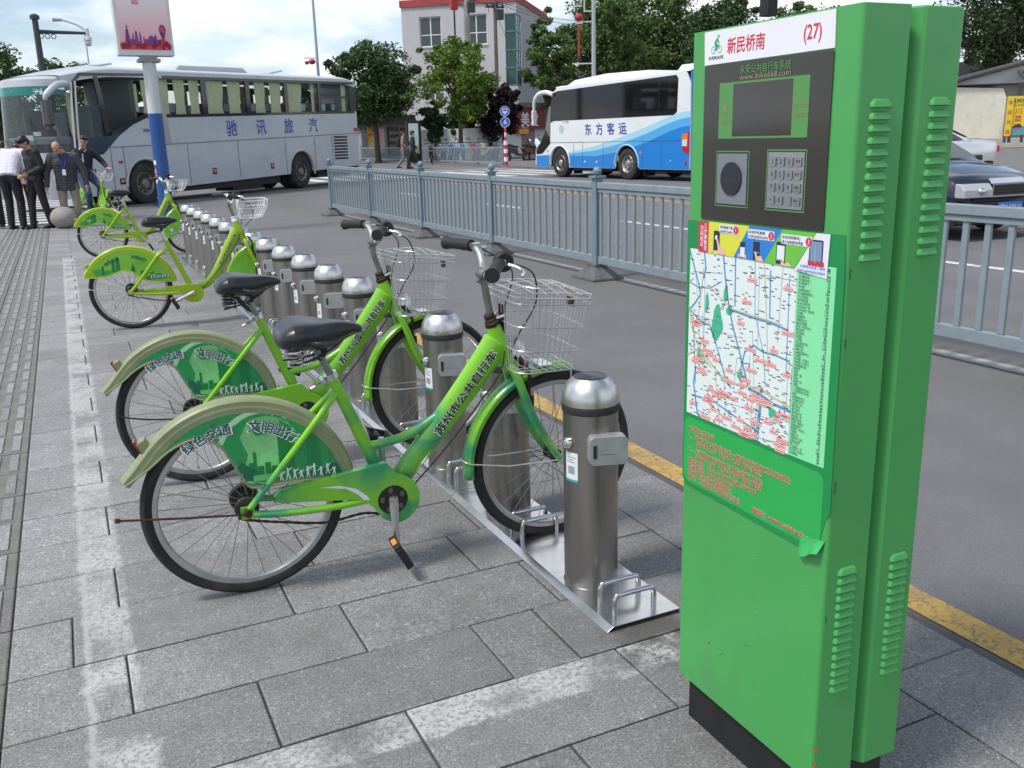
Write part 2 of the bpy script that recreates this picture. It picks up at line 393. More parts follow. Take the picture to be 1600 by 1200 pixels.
for s in vis:
    L, Wd = round(s[1]-s[0], 3), round(s[3]-s[2], 3); key = (L, Wd)
    if key not in _sm: mb = MB(); stone_mb(mb, L, Wd); _sm[key] = mb.mesh('stone', STONE)
    o = link('stone', _sm[key], pave, loc=((s[0]+s[1])/2, (s[2]+s[3])/2, rnd.uniform(-.0022, .0005)))
    o.rotation_euler = (rnd.uniform(-.004, .004), rnd.uniform(-.002, .002), 0)
mb = MB()
for s in rest: stone_mb(mb, s[1]-s[0], s[3]-s[2], (s[0]+s[1])/2, (s[2]+s[3])/2, rnd.uniform(-.002, 0))
stuff(mb.obj('stones_beyond', STONE, pave))
# tactile strip: two tiles a row, four raised bars on each
GROOVE = M('tactile_groove_dirt', (.165, .16, .15), .9, var=.25, vs=6, speck=.3, ss=120)
def tactile_mesh(n):
    mb = MB(); stone_mb(mb, n*.08+.03, ROW, 0, 0, 0); x = -(n*.08+.03)/2+.03
    for i in range(n):
        a, b = x+i*.08, x+i*.08+.046; y = ROW*.43
        lo = [(a, -y, 0), (b, -y, 0), (b, y, 0), (a, y, 0)]; c = .008
        hi = [(a+c*.6, -y+c, .0065), (b-c*.6, -y+c, .0065), (b-c*.6, y-c, .0065), (a+c*.6, y-c, .0065)]
        mb.add(lo+hi, [(4, 5, 6, 7)], 1); mb.add(lo+hi, [(j, (j+1) % 4, 4+(j+1) % 4, 4+j) for j in range(4)], 0)
    return mb.mesh('tactile_tile', [GROOVE, STONE])
tm = tactile_mesh(4); far = MB()
for k in range(k0, int((PY1-Y0)/ROW)+1):
    for xc in (-.505, -.857):
        o = link('tactile_tile', tm, pave, loc=(xc, Y0+(k+.5)*ROW, rnd.uniform(-.003, 0)))
        o.rotation_euler = (rnd.uniform(-.004, .004), rnd.uniform(-.004, .004), 0)
# markings
def mark(name, x0, y0, x1, y1, mat, z=ROADZ+.004): return struct(sheet(name, x0, y0, x1, y1, z, mat))
mark('yellow_edge_line', 2.245, -3, 2.372, 20.3, YEL)
mark('gutter_strip', 5.13, -4, 5.27, 19.8, M('pale_concrete', (.30, .295, .28), .9, var=.2, vs=9, bump=.3))
for a, b in ((5.2, 8.0), (12.0, 14.0), (18.0, 19.8), (24, 26)): mark('lane_line', 8.76, a, 8.90, b, WHI)
for x in (12.10, 12.32): mark('yellow_centre_line', x-.06, 2, x+.06, 31, M('centre_yellow', (.47, .26, .07), .7, var=.15, vs=12))
mark('lane_line', 14.0, 22.0, 14.13, 24.5, WHI); mark('lane_line', 14.0, 16.0, 14.13, 18.5, WHI)
for i in range(12): mark('zebra_stripe', 6.6+i*1.15, 33.5 if i > 7 else 36, 7.15+i*1.15, 41, WHI)
for i in range(13): mark('zebra_stripe', -6.0, 21.6+i*.92, .2, 22.05+i*.92, WHI)
mark('stop_line', 6.0, 42.5, 20.3, 42.9, WHI)
fp = MB(); fp.bb((20.4, -60, -.2), (90, 160, .07)); struct(fp.obj('far_pavement', M('far_paving', (.15, .145, .138), .85, var=.2, vs=2, speck=.2, ss=40)))
# ------------------------------------------------------------------ service kiosk
GRN = M('kiosk_green', (.060, .345, .080), .36, var=.07, vs=1.8, bump=.05, bs=7, coat=.2, dirt=(.075, .25, .095), ds=4.5, da=.55)
BLK = M('black_plinth', (.012, .012, .013), .55, var=.3, vs=12, bump=.1)
GAP = M('dark_gap', (.006, .012, .007), .8)
KW, KD1, KD, KH, KB = .4803, .1093, .2428, 1.6532, .1225
kiosk = thing('service_kiosk', 'tall green bicycle rental kiosk with screen, keypad and city map poster', 'kiosk', (1.2469, 1.228, 0), -.0106)
def KF(off): return lambda u, v: (-off, KW-u, v)          # kiosk front: u from its left edge, v height
def prism_z(mb, poly, z0, z1, mi=0): return mb.prism(poly, lambda a, b: (a, b, z0), (0, 0, z1-z0), mi)
mb = MB(); r = .008
prism_z(mb, [(KD1, 0), (KD1, KW)] + arc((r, KW-r), r, 90, 180, 4) + arc((r, r), r, 180, 270, 4), KB, KH); mb.obj('front_cabinet', GRN, kiosk, .003)
mb = MB(); gx = .122; ch = .034
prism_z(mb, [(gx, ch), (gx+.020, .004), (gx+.026, 0), (KD-.006, 0), (KD, .006), (KD, KW-.006), (KD-.006, KW), (gx+.026, KW), (gx+.020, KW-.004), (gx, KW-ch)], KB, KH); mb.obj('rear_cabinet', GRN, kiosk, .003)
mb = MB(); mb.bb((KD1-.02, .06, KB+.01), (gx+.02, KW-.06, KH-.012)); mb.obj('joining_frame', BLK, kiosk)
mb = MB(); mb.bb((.022, .02, -.004), (KD-.022, KW-.02, KB+.001)); mb.obj('plinth', BLK, kiosk, .002)
# pressed louvres on the narrow side
lv = MB(); w, h, d = .050, .0095, .0072
vs = [(-w/2, 0, -h*.6), (w/2, 0, -h*.6), (w/2, 0, h*.2), (w/2-.008, 0, h), (-w/2+.008, 0, h), (-w/2, 0, h*.2)]
top = [(-w/2+.003, -d, -h*.55), (w/2-.003, -d, -h*.55), (w/2-.005, -d*.85, h*.1), (w/2-.011, -d*.5, h*.75), (-w/2+.011, -d*.5, h*.75), (-w/2+.005, -d*.85, h*.1)]
lv.add(vs+top, [(6, 7, 8, 9, 10, 11)]+[(i, (i+1) % 6, 6+(i+1) % 6, 6+i) for i in range(6)], 0, True)
lm = lv.mesh('louvre', GRN)
for (ac, n, zt, zb) in ((.0535, 14, 1.489, 1.223), (.196, 14, 1.491, 1.223), (.057, 15, .600, .337), (.196, 15, .599, .339)):
    for i in range(n): link('louvre', lm, kiosk, .0012, 2, (ac, -.0002, zt+(zb-zt)*i/(n-1)))
# header sign
PAPER = M('white_film', (.78, .77, .80), .35, var=.03, vs=5); RED = M('red_print', (.62, .02, .055), .4); DTX = M('dark_print', (.03, .03, .06), .5)
LGRN = M('logo_green', (.02, .42, .17), .45)
mb = MB(); mb.prism([(.047, 1.5845), (.421, 1.5865), (.4185, 1.6505), (.0445, 1.650)], KF(.0005), (-.0012, 0, 0)); hd = mb.obj('header_sign', PAPER, kiosk)
mb = MB(); f = KF(.0022)
def cyclist(mb, f, u, v, s, mi=0):
    """rider on a bicycle: two wheels, a leaning body, a head"""
    for cx in (-.36, .42): mb.add(*ring(f, u+cx*s, v+.3*s, .29*s, .045*s), mi)
    def bar(p, q, w):
        p, q = Vector(p), Vector(q); n = (q-p).orthogonal().normalized()*w*.75
        mb.add([f(u+x*s, v+y*s) for x, y in (p+n, q+n, q-n, p-n)], [(0, 1, 2, 3)], mi)
    for p, q, w in (((-.36, .3), (-.02, .34), .05), ((-.02, .34), (.3, .68), .05), ((.3, .68), (.42, .3), .05), ((-.2, .75), (-.02, .34), .06), ((-.2, .78), (.16, 1.12), .17), ((.14, 1.1), (.34, .76), .09), ((-.2, .74), (.12, .62), .13), ((.1, .64), (0, .25), .09)): bar(p, q, w)
    mb.add(*disc(f, u+.24*s, v+1.3*s, .12*s), mi)
def disc(f, u, v, r, n=20): return [f(u+r*math.cos(2*PI*i/n), v+r*math.sin(2*PI*i/n)) for i in range(n)], [tuple(range(n))]
def ring(f, u, v, r, w, n=24):
    o = [f(u+r*math.cos(2*PI*i/n), v+r*math.sin(2*PI*i/n)) for i in range(n)] + [f(u+(r-w)*math.cos(2*PI*i/n), v+(r-w)*math.sin(2*PI*i/n)) for i in range(n)]
    return o, [(i, (i+1) % n, n+(i+1) % n, n+i) for i in range(n)]
def rect(mb, f, u0, v0, u1, v1, mi=0): mb.add([f(u0, v0), f(u1, v0), f(u1, v1), f(u0, v1)], [(0, 1, 2, 3)], mi)
cyclist(mb, f, .0855, 1.6055, .0255, 0); mb.text('EVERSAFE', f, .062, 1.5945, .0088, 2, .03, width=.047); mb.obj('logo', [LGRN, RED, DTX], hd); mb = MB()
mb.text('新民桥南', f, .122, 1.604, .033, 1, .018, sx=.88); mb.obj('station_name', [LGRN, RED, DTX], hd); mb = MB(); mb.text('(27)', f, .342, 1.607, .036, 1, .018, sx=.82)
mb.obj('station_number', [LGRN, RED, DTX], hd)
# control panel
PAN = M('smoked_panel', (.030, .027, .020), .22, var=.08, vs=4, coat=.3); SCR = M('screen_glass', (.026, .021, .013), .10, coat=.5)
PGR = M('panel_green', (.085, .27, .072), .4); GOLD = M('gold_print', (.30, .27, .15), .5); STL = M('brushed_steel', (.42, .43, .45), .38, .9, var=.06, vs=30)
mb = MB(); mb.prism(rrect(.049, 1.268, .4205, 1.584, .006), KF(.0004), (-.0022, 0, 0)); pn = mb.obj('control_panel', PAN, kiosk, .0006)
mb = MB(); f = KF(.0029); rect(mb, f, .102, 1.436, .3655, 1.546, 0); mb.obj('screen_surround', PGR, pn)
mb = MB(); f = KF(.0034); rect(mb, f, .147, 1.4405, .3215, 1.542, 0); mb.obj('screen', SCR, pn)
mb = MB(); f = KF(.0036); mb.text('永安公共自行车系统', f, .167, 1.561, .0185, 0, .008, width=.147); mb.text('www.ibike668.com', f, .166, 1.5485, .0155, 1, .0, width=.148); mb.obj('panel_title', [PGR, GOLD], pn); mb = MB()
cyclist(mb, f, .1235, 1.482, .019, 1); mb.text('租还车', f, .112, 1.466, .010, 1, width=.024); mb.obj('panel_logo', [PGR, GOLD], pn); mb = MB(); mb.text('亨通换乘', f, .3255, 1.4905, .0095, 1, width=.036); mb.text('欢迎使用', f, .3255, 1.4745, .0095, 1, width=.036)
mb.obj('panel_note', [PGR, GOLD], pn)
def frame(mb, f, u0, v0, u1, v1, w, mi=0):
    rect(mb, f, u0, v0, u1, v0+w, mi); rect(mb, f, u0, v1-w, u1, v1, mi); rect(mb, f, u0, v0+w, u0+w, v1-w, mi); rect(mb, f, u1-w, v0+w, u1, v1-w, mi)
mb = MB(); f = KF(.0032); frame(mb, f, .0985, 1.2985, .2055, 1.4115, .0022); mb.obj('reader_outline', PGR, pn)
mb = MB(); mb.prism(rrect(.104, 1.304, .200, 1.406, .001), KF(.0028), (-.0016, 0, 0)); rd = mb.obj('card_reader', M('grey_plate', (.22, .235, .26), .5, .3, var=.04, vs=20), pn, .0005)
mb = MB(); mb.prism(arc((.1525, 1.356), .0335, 0, 360, 40)[:-1], KF(.0044), (-.003, 0, 0)); dk = mb.obj('reader_disc', M('reader_black', (.016, .018, .026), .35, var=.1, vs=40), rd, .0015)
mb = MB(); f = KF(.0075); mb.text('IC card', f, .137, 1.351, .012, 0, 0, width=.031); mb.obj('lettering', M('faint_print', (.05, .052, .06), .5), dk)
mb = MB(); f = KF(.0032); frame(mb, f, .2585, 1.2985, .3685, 1.4145, .0026); mb.obj('keypad_outline', PGR, pn)
mb = MB(); mb.prism(rrect(.2635, 1.3035, .3635, 1.4095, .001), KF(.0028), (-.0014, 0, 0)); kp = mb.obj('keypad', STL, pn, .0005)
KEY = M('key_cap', (.30, .31, .32), .42, .6, var=.05, vs=50); KTX = M('key_print', (.04, .04, .045), .6)
kmb = MB(); kmb.prism(rrect(-.0088, -.0092, .0088, .0092, .0028), lambda u, v: (0, -u, v), (-.0022, 0, 0)); km = kmb.mesh('key', KEY)
keys = ['1', '2', '3', '取消', '4', '5', '6', '更正', '7', '8', '9', '帮助', '•', '0', '.', '确认']
for i, s in enumerate(keys):
    u, v = .278+.0236*(i % 4), 1.3925-.0241*(i//4)
    kf = MB(); ff = (lambda uu, vv, a=.0021: (-a, -uu, vv))
    o = link('key', km, kp, .0007, 2, (-.0043, KW-u, v))
    t = MB(); fz = KF(.0067); t.text(s, fz, u, v-.005+(.003 if len(s) > 1 else 0), .013 if len(s) == 1 else .0062, 0, .02, 'c')
    if len(s) > 1: rect(t, fz, u-.006, v-.0062, u+.006, v-.0052, (i//4)+1)
    t.obj('key_legend', [KTX, RED, M('key_amber', (.5, .28, .05), .5), KTX, KTX], kp)
# poster with the station map
PGN = M('poster_green', (.008, .245, .062), .33, var=.05, vs=6, dirt=(.02, .20, .07), ds=9, da=.4); PG2 = M('poster_light_green', (.022, .375, .075), .33, var=.06, vs=8)
LST = M('list_mint', (.23, .72, .36), .4); MAP = M('map_paper', (.70, .77, .75), .4); WAT = M('map_water', (.08, .27, .50), .45); ROD = M('map_road', (.52, .48, .28), .5)
LND = M('map_lines', (.22, .24, .25), .5); PRK = M('map_park', (.06, .42, .25), .5); LBL = M('map_label', (.72, .10, .10), .5); INK = M('ink', (.035, .05, .04), .6); PNK = M('map_pale', (.80, .60, .58), .5)
mb = MB(); mb.prism([(.0, 1.2615), (.475, 1.266), (.479, 1.2), (.482, .735), (.474, .72), (.452, .637), (.43, .633), (.014, .637), (.001, .655)], KF(.0005), (-.0005, 0, 0)); ps = mb.obj('map_poster', PGN, kiosk)
mb = MB(); f = KF(.0013); mb.flat(rrect(.0065, .648, .462, .808, .02), f, 0); mb.obj('notice_field', PG2, ps)
mp = MB(); f = KF(.0013); rect(mp, f, .0125, .8175, .3585, 1.2, 0); mp.flat([(.359, .818), (.459, .820), (.459, 1.206), (.359, 1.206)], f, 1)
f2 = KF(.0016); f3 = KF(.0018); f4 = KF(.0020); f5 = KF(.0023)
U0, V0, MW, MH = .0125, .8175, .346, .3825
def clip(p): return (min(max(p[0], U0), U0+MW), min(max(p[1], V0), V0+MH))
def poly_line(mb, f, pts, w, mi):
    for a, b in zip(pts[:-1], pts[1:]):
        a = clip((U0+a[0]*MW, V0+a[1]*MH)); b = clip((U0+b[0]*MW, V0+b[1]*MH)); d = Vector(b)-Vector(a)
        if d.length < 1e-5: continue
        n = Vector((-d.y, d.x)).normalized()*w/2; e = d.normalized()*w*.3
        pa, pb = Vector(a)-e, Vector(b)+e
        mb.add([f(*(pa+n)), f(*(pb+n)), f(*(pb-n)), f(*(pa-n))], [(0, 1, 2, 3)], mi)
mr = random.Random(3)
# waterways
for pts, w in (([(.0, .98), (.10, .80), (.12, .74), (.06, .68), (.0, .63)], .006), ([(.0, .64), (.12, .59), (.17, .57), (.22, .58), (.27, .52), (.33, .42), (.38, .33), (.42, .27), (.46, .25)], .005), ([(.34, 1), (.37, .86), (.41, .72), (.46, .60), (.52, .49), (.58, .38), (.62, .30), (.64, .28)], .006), ([(.42, .695), (.62, .68), (.80, .675), (.95, .66)], .0055), ([(.46, 1), (.47, .72)], .005), ([(.63, .28), (.72, .275), (.85, .245), (1, .235)], .008), ([(.09, .30), (.07, .2), (.12, .02), (.15, 0)], .006), ([(.06, .12), (.3, .13), (.52, .09), (.74, .055)], .005), ([(.05, .55), (.08, .34), (.09, .2)], .004), ([(.15, .99), (.17, .9), (.15, .84)], .006), ([(.0, .8), (.10, .78), (.22, .79), (.33, .84)], .0035), ([(.55, .38), (.58, .48), (.66, .53), (.74, .51), (.86, .51), (.97, .50)], .005), ([(.75, .23), (.74, .13), (.73, 0)], .006), ([(.64, .99), (.66, .7), (.75, .5), (.78, .33)], .0025), ([(.94, .95), (.95, .45)], .003), ([(.71, .0), (.74, .25)], .004), ([(.78, .95), (.79, .7)], .0045)):
    poly_line(mp, f2, pts, w*.75, 2)
for c, rx, ry in (((.30, .60), .055, .10), ((.38, .78), .022, .055), ((.19, .70), .02, .06), ((.86, .19), .05, .03), ((.16, .36), .03, .03), ((.12, .38), .02, .04), ((.55, .33), .03, .025), ((.42, .69), .03, .03)):
    q = [(U0+MW*(c[0]+rx*math.cos(a)*(1+.25*math.sin(3*a+c[0]*9))), V0+MH*(c[1]+ry*math.sin(a)*(1+.2*math.cos(2*a+c[1]*7)))) for a in [2*PI*i/14 for i in range(14)]]
    mp.flat([clip(p) for p in q], f2, 5)
for pts, w in (([(0, .36), (.12, .42), (.22, .37), (.35, .30), (.52, .28), (.70, .30), (1, .26)], .0045), ([(0, .66), (.05, .52), (.15, .38), (.25, .33)], .004), ([(.15, .9), (.10, .6), (.14, .4)], .0025), ([(.20, .80), (.45, .70), (.9, .68)], .0025), ([(.68, .3), (.66, .15), (.68, 0)], .0025), ([(.30, .30), (.34, .12), (.36, 0)], .002), ([(.72, 1), (.76, .72), (.80, .4)], .002)):
    poly_line(mp, f3, pts, w, 3)
for i in range(26):
    x, y = mr.random(), mr.random(); hz = mr.random() < .5; l = mr.uniform(.1, .4)
    pts = [(x, y), (x+(l if hz else mr.uniform(-.04, .04)), y+(mr.uniform(-.03, .03) if hz else -l))]
    poly_line(mp, f2, [(min(max(p[0], 0), 1), min(max(p[1], 0), 1)) for p in pts], .0011, 4)
for i in range(430):
    x, y = mr.random(), mr.random()**1.15; w = mr.uniform(.006, .014); rect(mp, f3, *clip((U0+x*MW, V0+y*MH)), *clip((U0+x*MW+w, V0+y*MH+.0016)), 7)
lbls = [(.07, .555), (.56, .755), (.52, .63), (.60, .88), (.92, .87), (.92, .64), (.83, .53), (.70, .455), (.80, .45), (.62, .50), (.95, .42), (.16, .47), (.18, .42), (.10, .355), (.15, .28), (.21, .40), (.42, .28), (.43, .345), (.58, .32), (.78, .24), (.95, .20), (.55, .24), (.45, .19), (.22, .14), (.30, .17), (.35, .20), (.55, .08), (.62, .05), (.70, .03), (.86, .09), (.92, .06), (.80, .13), (.68, .10), (.33, .03), (.4, .06), (.28, .08), (.9, .03), (.5, .03), (.62, .17)]
lbls += [(mr.random()*.95, mr.random()**1.5*.6) for _ in range(22)]
for x, y in lbls:
    u, v = U0+x*MW, V0+y*MH; w = mr.choice([.024, .03, .036]); w = min(w, U0+MW-u+.008)
    if u-.008+w > U0+MW: w = U0+MW-u+.008
    rect(mp, f4, u-.008, v-.0035, u-.008+w, v+.0045, 6); rect(mp, KF(.0021), u-.0072, v-.0025, u-.0088+w, v+.0035, 8); rect(mp, KF(.0022), u-.005, v-.0008, u-.011+w, v+.0016, 6)
    mp.add(*disc(f4, u+.002, v+.0085, .0026, 10), 6)
names = '平江新城管委会 平泷路东站 平泷路东站二 东环路南门 平河路 大观名园北门 平川路锦绣桥口 平江区政府 新天地家园 火车站停车场 火车站北广场 火车站北广场东侧 平四路 锦澄新村 香樟园小区 康庄红锦路 新庄三社区乐山 新庄新村 新庄西村 友谊园 仁安苑 市立医院北区 家苑新村 虎殿小区 山塘街游客中心 竹辉路 养育巷一号出口 养育巷三号出口 中街路西大街 接驾桥 石路 金阊一街 石路一 石路广场 石路二 广济南路四号出口 广济南路五号出口 阊胥 新城新区市口 华润新村中心 仓街大门北 相门桥北 相门新村 桂花园小区 狮山路二号 横街综合站 凤凰广场路口 凤凰街新村 西美巷一号出口 竹园路 友联小村 市医院中心院 友新派出所 南门二村 工业园区一号 胥江路二号出口 沧浪新城'.split()
tx = MB(); fl = KF(.0020)
tx.text('编号', fl, .427, 1.1945, .0095, 0, .02, width=.018); n = len(names)
for i, s in enumerate(names):
    v = 1.186-(1.186-.825)*i/(n-1); tx.text(s, fl, .3635, v-.002, .0062, 0, .0, sx=.93)
    tx.text(str(mr.randint(2, 170)), fl, .446, v-.002, .0072, 0, .02, 'r')
tx.obj('station_list', INK, ps)
mp.obj('city_map', [MAP, LST, WAT, ROD, LND, PRK, LBL, INK, PNK], ps)
# how-to strip glued over the poster top
YE = M('strip_yellow', (.66, .66, .05), .35); BU = M('strip_blue', (.025, .20, .58), .35); LG = M('strip_green', (.14, .50, .05), .35); WH = M('strip_white', (.74, .74, .80), .35); SKN = M('print_skin', (.78, .45, .36), .5); PHN = M('print_phone', (.02, .03, .06), .3)
st = MB(); f = KF(.0026)
def Y(u, t): # slanting strip: t 0..1 bottom to top
    top = 1.2635-.0*u; return 1.197+(1.264-1.197)*t if u < .43 else 1.180+(1.264-1.180)*t
def quad(pts, mi): st.flat([(u, v) for u, v in pts], f, mi)
quad([(.043, 1.196), (.079, 1.196), (.079, 1.2625), (.043, 1.2625)], 0)
quad([(.079, 1.196), (.166, 1.196), (.213, 1.2635), (.079, 1.2635)], 1)
quad([(.166, 1.196), (.262, 1.195), (.312, 1.264), (.213, 1.2635)], 2)
quad([(.262, 1.195), (.350, 1.193), (.405, 1.2645), (.312, 1.264)], 3)
quad([(.350, 1.190), (.437, 1.183), (.440, 1.265), (.405, 1.2645)], 4)
fa, fb, fc = KF(.0029), KF(.0031), KF(.0033)
for u0, v0, u1, v1, mi in ((.097, 1.204, .118, 1.246, 6), (.1865, 1.198, .203, 1.230, 6), (.228, 1.197, .248, 1.234, 6), (.297, 1.197, .3235, 1.240, 6), (.388, 1.208, .424, 1.252, 6)):
    st.flat(rrect(u0, v0, u1, v1, .003), fa, mi)
for u0, v0, u1, v1, mi in ((.1025, 1.227, .110, 1.236, 4), (.1875, 1.199, .202, 1.219, 4), (.2305, 1.212, .2455, 1.213, 4), (.2995, 1.203, .321, 1.233, 4), (.391, 1.211, .421, 1.249, 8), (.404, 1.209, .408, 1.240, 4), (.386, 1.2035, .428, 1.2125, 0)):
    rect(st, fb, u0, v0, u1, v1, mi)
for c in ((.303, 1.204), (.3085, 1.204), (.314, 1.204)): st.add(*disc(fc, *c, .0021, 10), 6)
for pts in ([(.107, 1.228), (.112, 1.229), (.119, 1.214), (.132, 1.211), (.141, 1.1975), (.112, 1.197), (.113, 1.21)], [(.200, 1.201), (.206, 1.206), (.209, 1.197), (.197, 1.197)], [(.232, 1.214), (.237, 1.214), (.242, 1.205), (.253, 1.207), (.262, 1.196), (.238, 1.196)], [(.312, 1.206), (.317, 1.206), (.322, 1.199), (.334, 1.203), (.343, 1.195), (.312, 1.195)], [(.092, 1.212), (.097, 1.209), (.097, 1.199), (.090, 1.198)], [(.181, 1.206), (.1865, 1.204), (.1865, 1.197), (.181, 1.197)]):
    st.flat(pts, fc, 5)
for (u0, u1, v0, v1) in ((.116, .180, 1.242, 1.2605), (.210, .290, 1.239, 1.258), (.310, .395, 1.237, 1.256)): st.flat(rrect(u0, v0, u1, v1, .003), fb, 4)
for u, v, s in ((.1715, 1.2515, '1'), (.281, 1.2485, '2'), (.386, 1.2465, '3')): st.add(*disc(KF(.0034), u, v, .0085, 20), 0); st.text(s, KF(.0036), u, v-.0042, .012, 4, .02, 'c')
for u, v, a, b in ((.1185, 1.2525, '手机商城下载', '[永安行APP]'), (.2125, 1.250, '点击手机桌面', '打开[永安行APP]'), (.3125, 1.248, '点击[扫码租车]', '进入扫码租车界面')): st.text(a, KF(.0035), u, v, .0068, 6, .015, width=.042 if u < .2 else .05); st.text(b, KF(.0035), u, v-.009, .0068, 6, .015, width=.042 if u < .2 else .058)
st.text('扫描租车桩身二维码', KF(.0029), .366, 1.1975, .0066, 2, .01, width=.066); st.text('按提示操作完成扫码租车', KF(.0029), .359, 1.1885, .0066, 2, .01, width=.074)
def vert(s, u, v, h, mi):
    for i, c in enumerate(s): st.text(c, KF(.0030), u, v-i*h*1.02, h, mi, .02)
vert('三步骤教您', .063, 1.249, .0118, 4); vert('扫码租车', .050, 1.244, .0118, 4)
st.obj('instruction_strip', [RED, YE, BU, LG, WH, SKN, PHN, INK, M('print_steel', (.18, .28, .42), .5)], kiosk)
# lower notice: red lettering with pale outline
nt_ = MB(); f = KF(.0022); fo = KF(.0015)
rows = [(.027, .776, '办理地点及时间', .0150, .092), (.026, .7575, '1、新市路252号综合楼一楼苏州市环境卫生管理处', .0150, .345), (.052, .7445, '09:00-11:00  12:00-17:00  周六休息', .0145, .232), (.026, .7255, '2、金门路499号市政公用监察所门卫处', .0150, .262), (.052, .7125, '09:00-11:00  12:00-17:00  周日休息', .0145, .232), (.026, .6975, '服务热线：0512-65892278 或 65892178', .0148, .243), (.026, .6835, '投诉电话：0512-62581200', .0148, .165), (.026, .6705, '苏州市公共自行车管理中心', .0148, .160), (.026, .657, '地址：工业园区水坊路向东到底', .0148, .190)]
for u, v, s, h, w in rows: nt_ = MB(); nt_.text(s, fo, u, v, h, 1, .035, width=w); nt_.text(s, f, u, v, h, 0, .0, width=w); nt_.obj('text_line', [RED, M('pale_outline', (.66, .72, .55), .5)], ps)
nt_ = MB()
nt_.text('网站：', fo, .262, .6565, .0148, 1, .055, width=.04); nt_.text('网站：', f, .262, .6565, .0148, 0, .02, width=.04)
nt_.text('www.subicycle.com', fo, .312, .6585, .0150, 1, .055, width=.142); nt_.text('www.subicycle.com', f, .312, .6585, .0150, 0, .02, width=.142)
nt_.obj('lettering', [RED, M('pale_outline', (.66, .72, .55), .5)], ps)
# the lower right corner of the poster has come loose and curls
cu = MB(); cu.grid(lambda a, b: (-(.0022+.016*math.sin(a*2.2)*(1-b)**1.5+.003*math.sin(a*9)*(1-b)), KW-(.405+.065*a+.005*b), .628+.034*b+.012*a-.008*math.sin(a*5)*(1-b)), 10, 6); cu.obj('curled_corner', M('poster_back', (.04, .40, .11), .3), ps)
# scuffs: short pale scratches and dark knocks on the lower door and its corner
SCR_ = M('pale_scratch', (.20, .42, .22), .6); KNO = M('dark_knock', (.012, .05, .02), .7); sr_ = random.Random(9)
for i in range(15):
    u, v = sr_.uniform(.05, .47), sr_.uniform(.16, .60); a = sr_.uniform(0, PI); l = sr_.uniform(.006, .03); w_ = sr_.uniform(.0005, .0012); dx, dy = math.cos(a), math.sin(a); f = KF(.0004)
    mb = MB(); mb.add([f(u, v), f(u+dx*l*.5-dy*w_, v+dy*l*.5+dx*w_), f(u+dx*l, v+dy*l), f(u+dx*l*.5+dy*w_, v+dy*l*.5-dx*w_)], [(0, 1, 2, 3)]); mb.obj('scratch', SCR_ if i % 3 else KNO, kiosk)
for i in range(9):
    z = sr_.uniform(.15, 1.2); h = sr_.uniform(.004, .03); f = lambda u, v: (.0095+u, -.0006, v); mb = MB(); mb.flat([(0, z), (.0025, z+h*.3), (.0012, z+h*.6), (.003, z+h), (0, z+h)], f); mb.obj('chipped_edge', SCR_ if i % 2 else KNO, kiosk)
# chips and touch-up spots
sp = MB()
for a, z in ((.006, .205), (.004, .168)): sp.add(*[[(a+.0045*math.cos(t), -.0011, z+.007*math.sin(t)+(.002*math.sin(3*t))) for t in [2*PI*i/9 for i in range(9)]], [tuple(range(9))]])
sp.obj('orange_spot', M('orange_spot', (.75, .17, .04), .5), kiosk)
# ------------------------------------------------------------------ docking posts on their steel plates
def steel(name, col, rough, stretch, vs, dirt=None):
    return M(name, col, rough, 1.0, var=.06, vs=vs, stretch=stretch, dirt=dirt, ds=2.5, da=.5)
TUBE = steel('brushed_steel_tube', (.33, .312, .285), .33, (14, 14, .35), 3.0); DOME = M('brushed_steel_dome', (.66, .645, .615), .33, 1.0, var=.02, vs=4, stretch=(9, 9, .8))
PLATE = M('steel_plate', (.60, .60, .60), .22, 1.0, var=.10, vs=5, dirt=(.2, .19, .18), ds=7, da=.35); HOOP = M('polished_steel', (.58, .575, .56), .2, 1.0, var=.06, vs=20)
RUB = M('black_rubber', (.014, .014, .015), .6, var=.2, vs=30); CELL = M('solar_cap', (.010, .013, .024), .22, spec=.4); CAST = M('cast_grey_lock', (.40, .41, .415), .42, .5, var=.08, vs=14, dirt=(.1, .1, .1), ds=9, da=.35)
STK = M('white_sticker', (.72, .75, .77), .4); TEA = M('sticker_teal', (.02, .36, .36), .45); GRYP = M('grey_print', (.30, .32, .34), .5); CHR = M('chrome', (.72, .72, .72), .12, 1.0)
DX, DY, DS, DH = 1.4236, 2.4385, .645, .718
ordn = ['first', 'second', 'third', 'fourth', 'fifth', 'sixth', 'seventh', 'eighth', 'ninth', 'tenth', 'eleventh', 'twelfth', 'thirteenth', 'fourteenth', 'fifteenth', 'sixteenth', 'seventeenth']
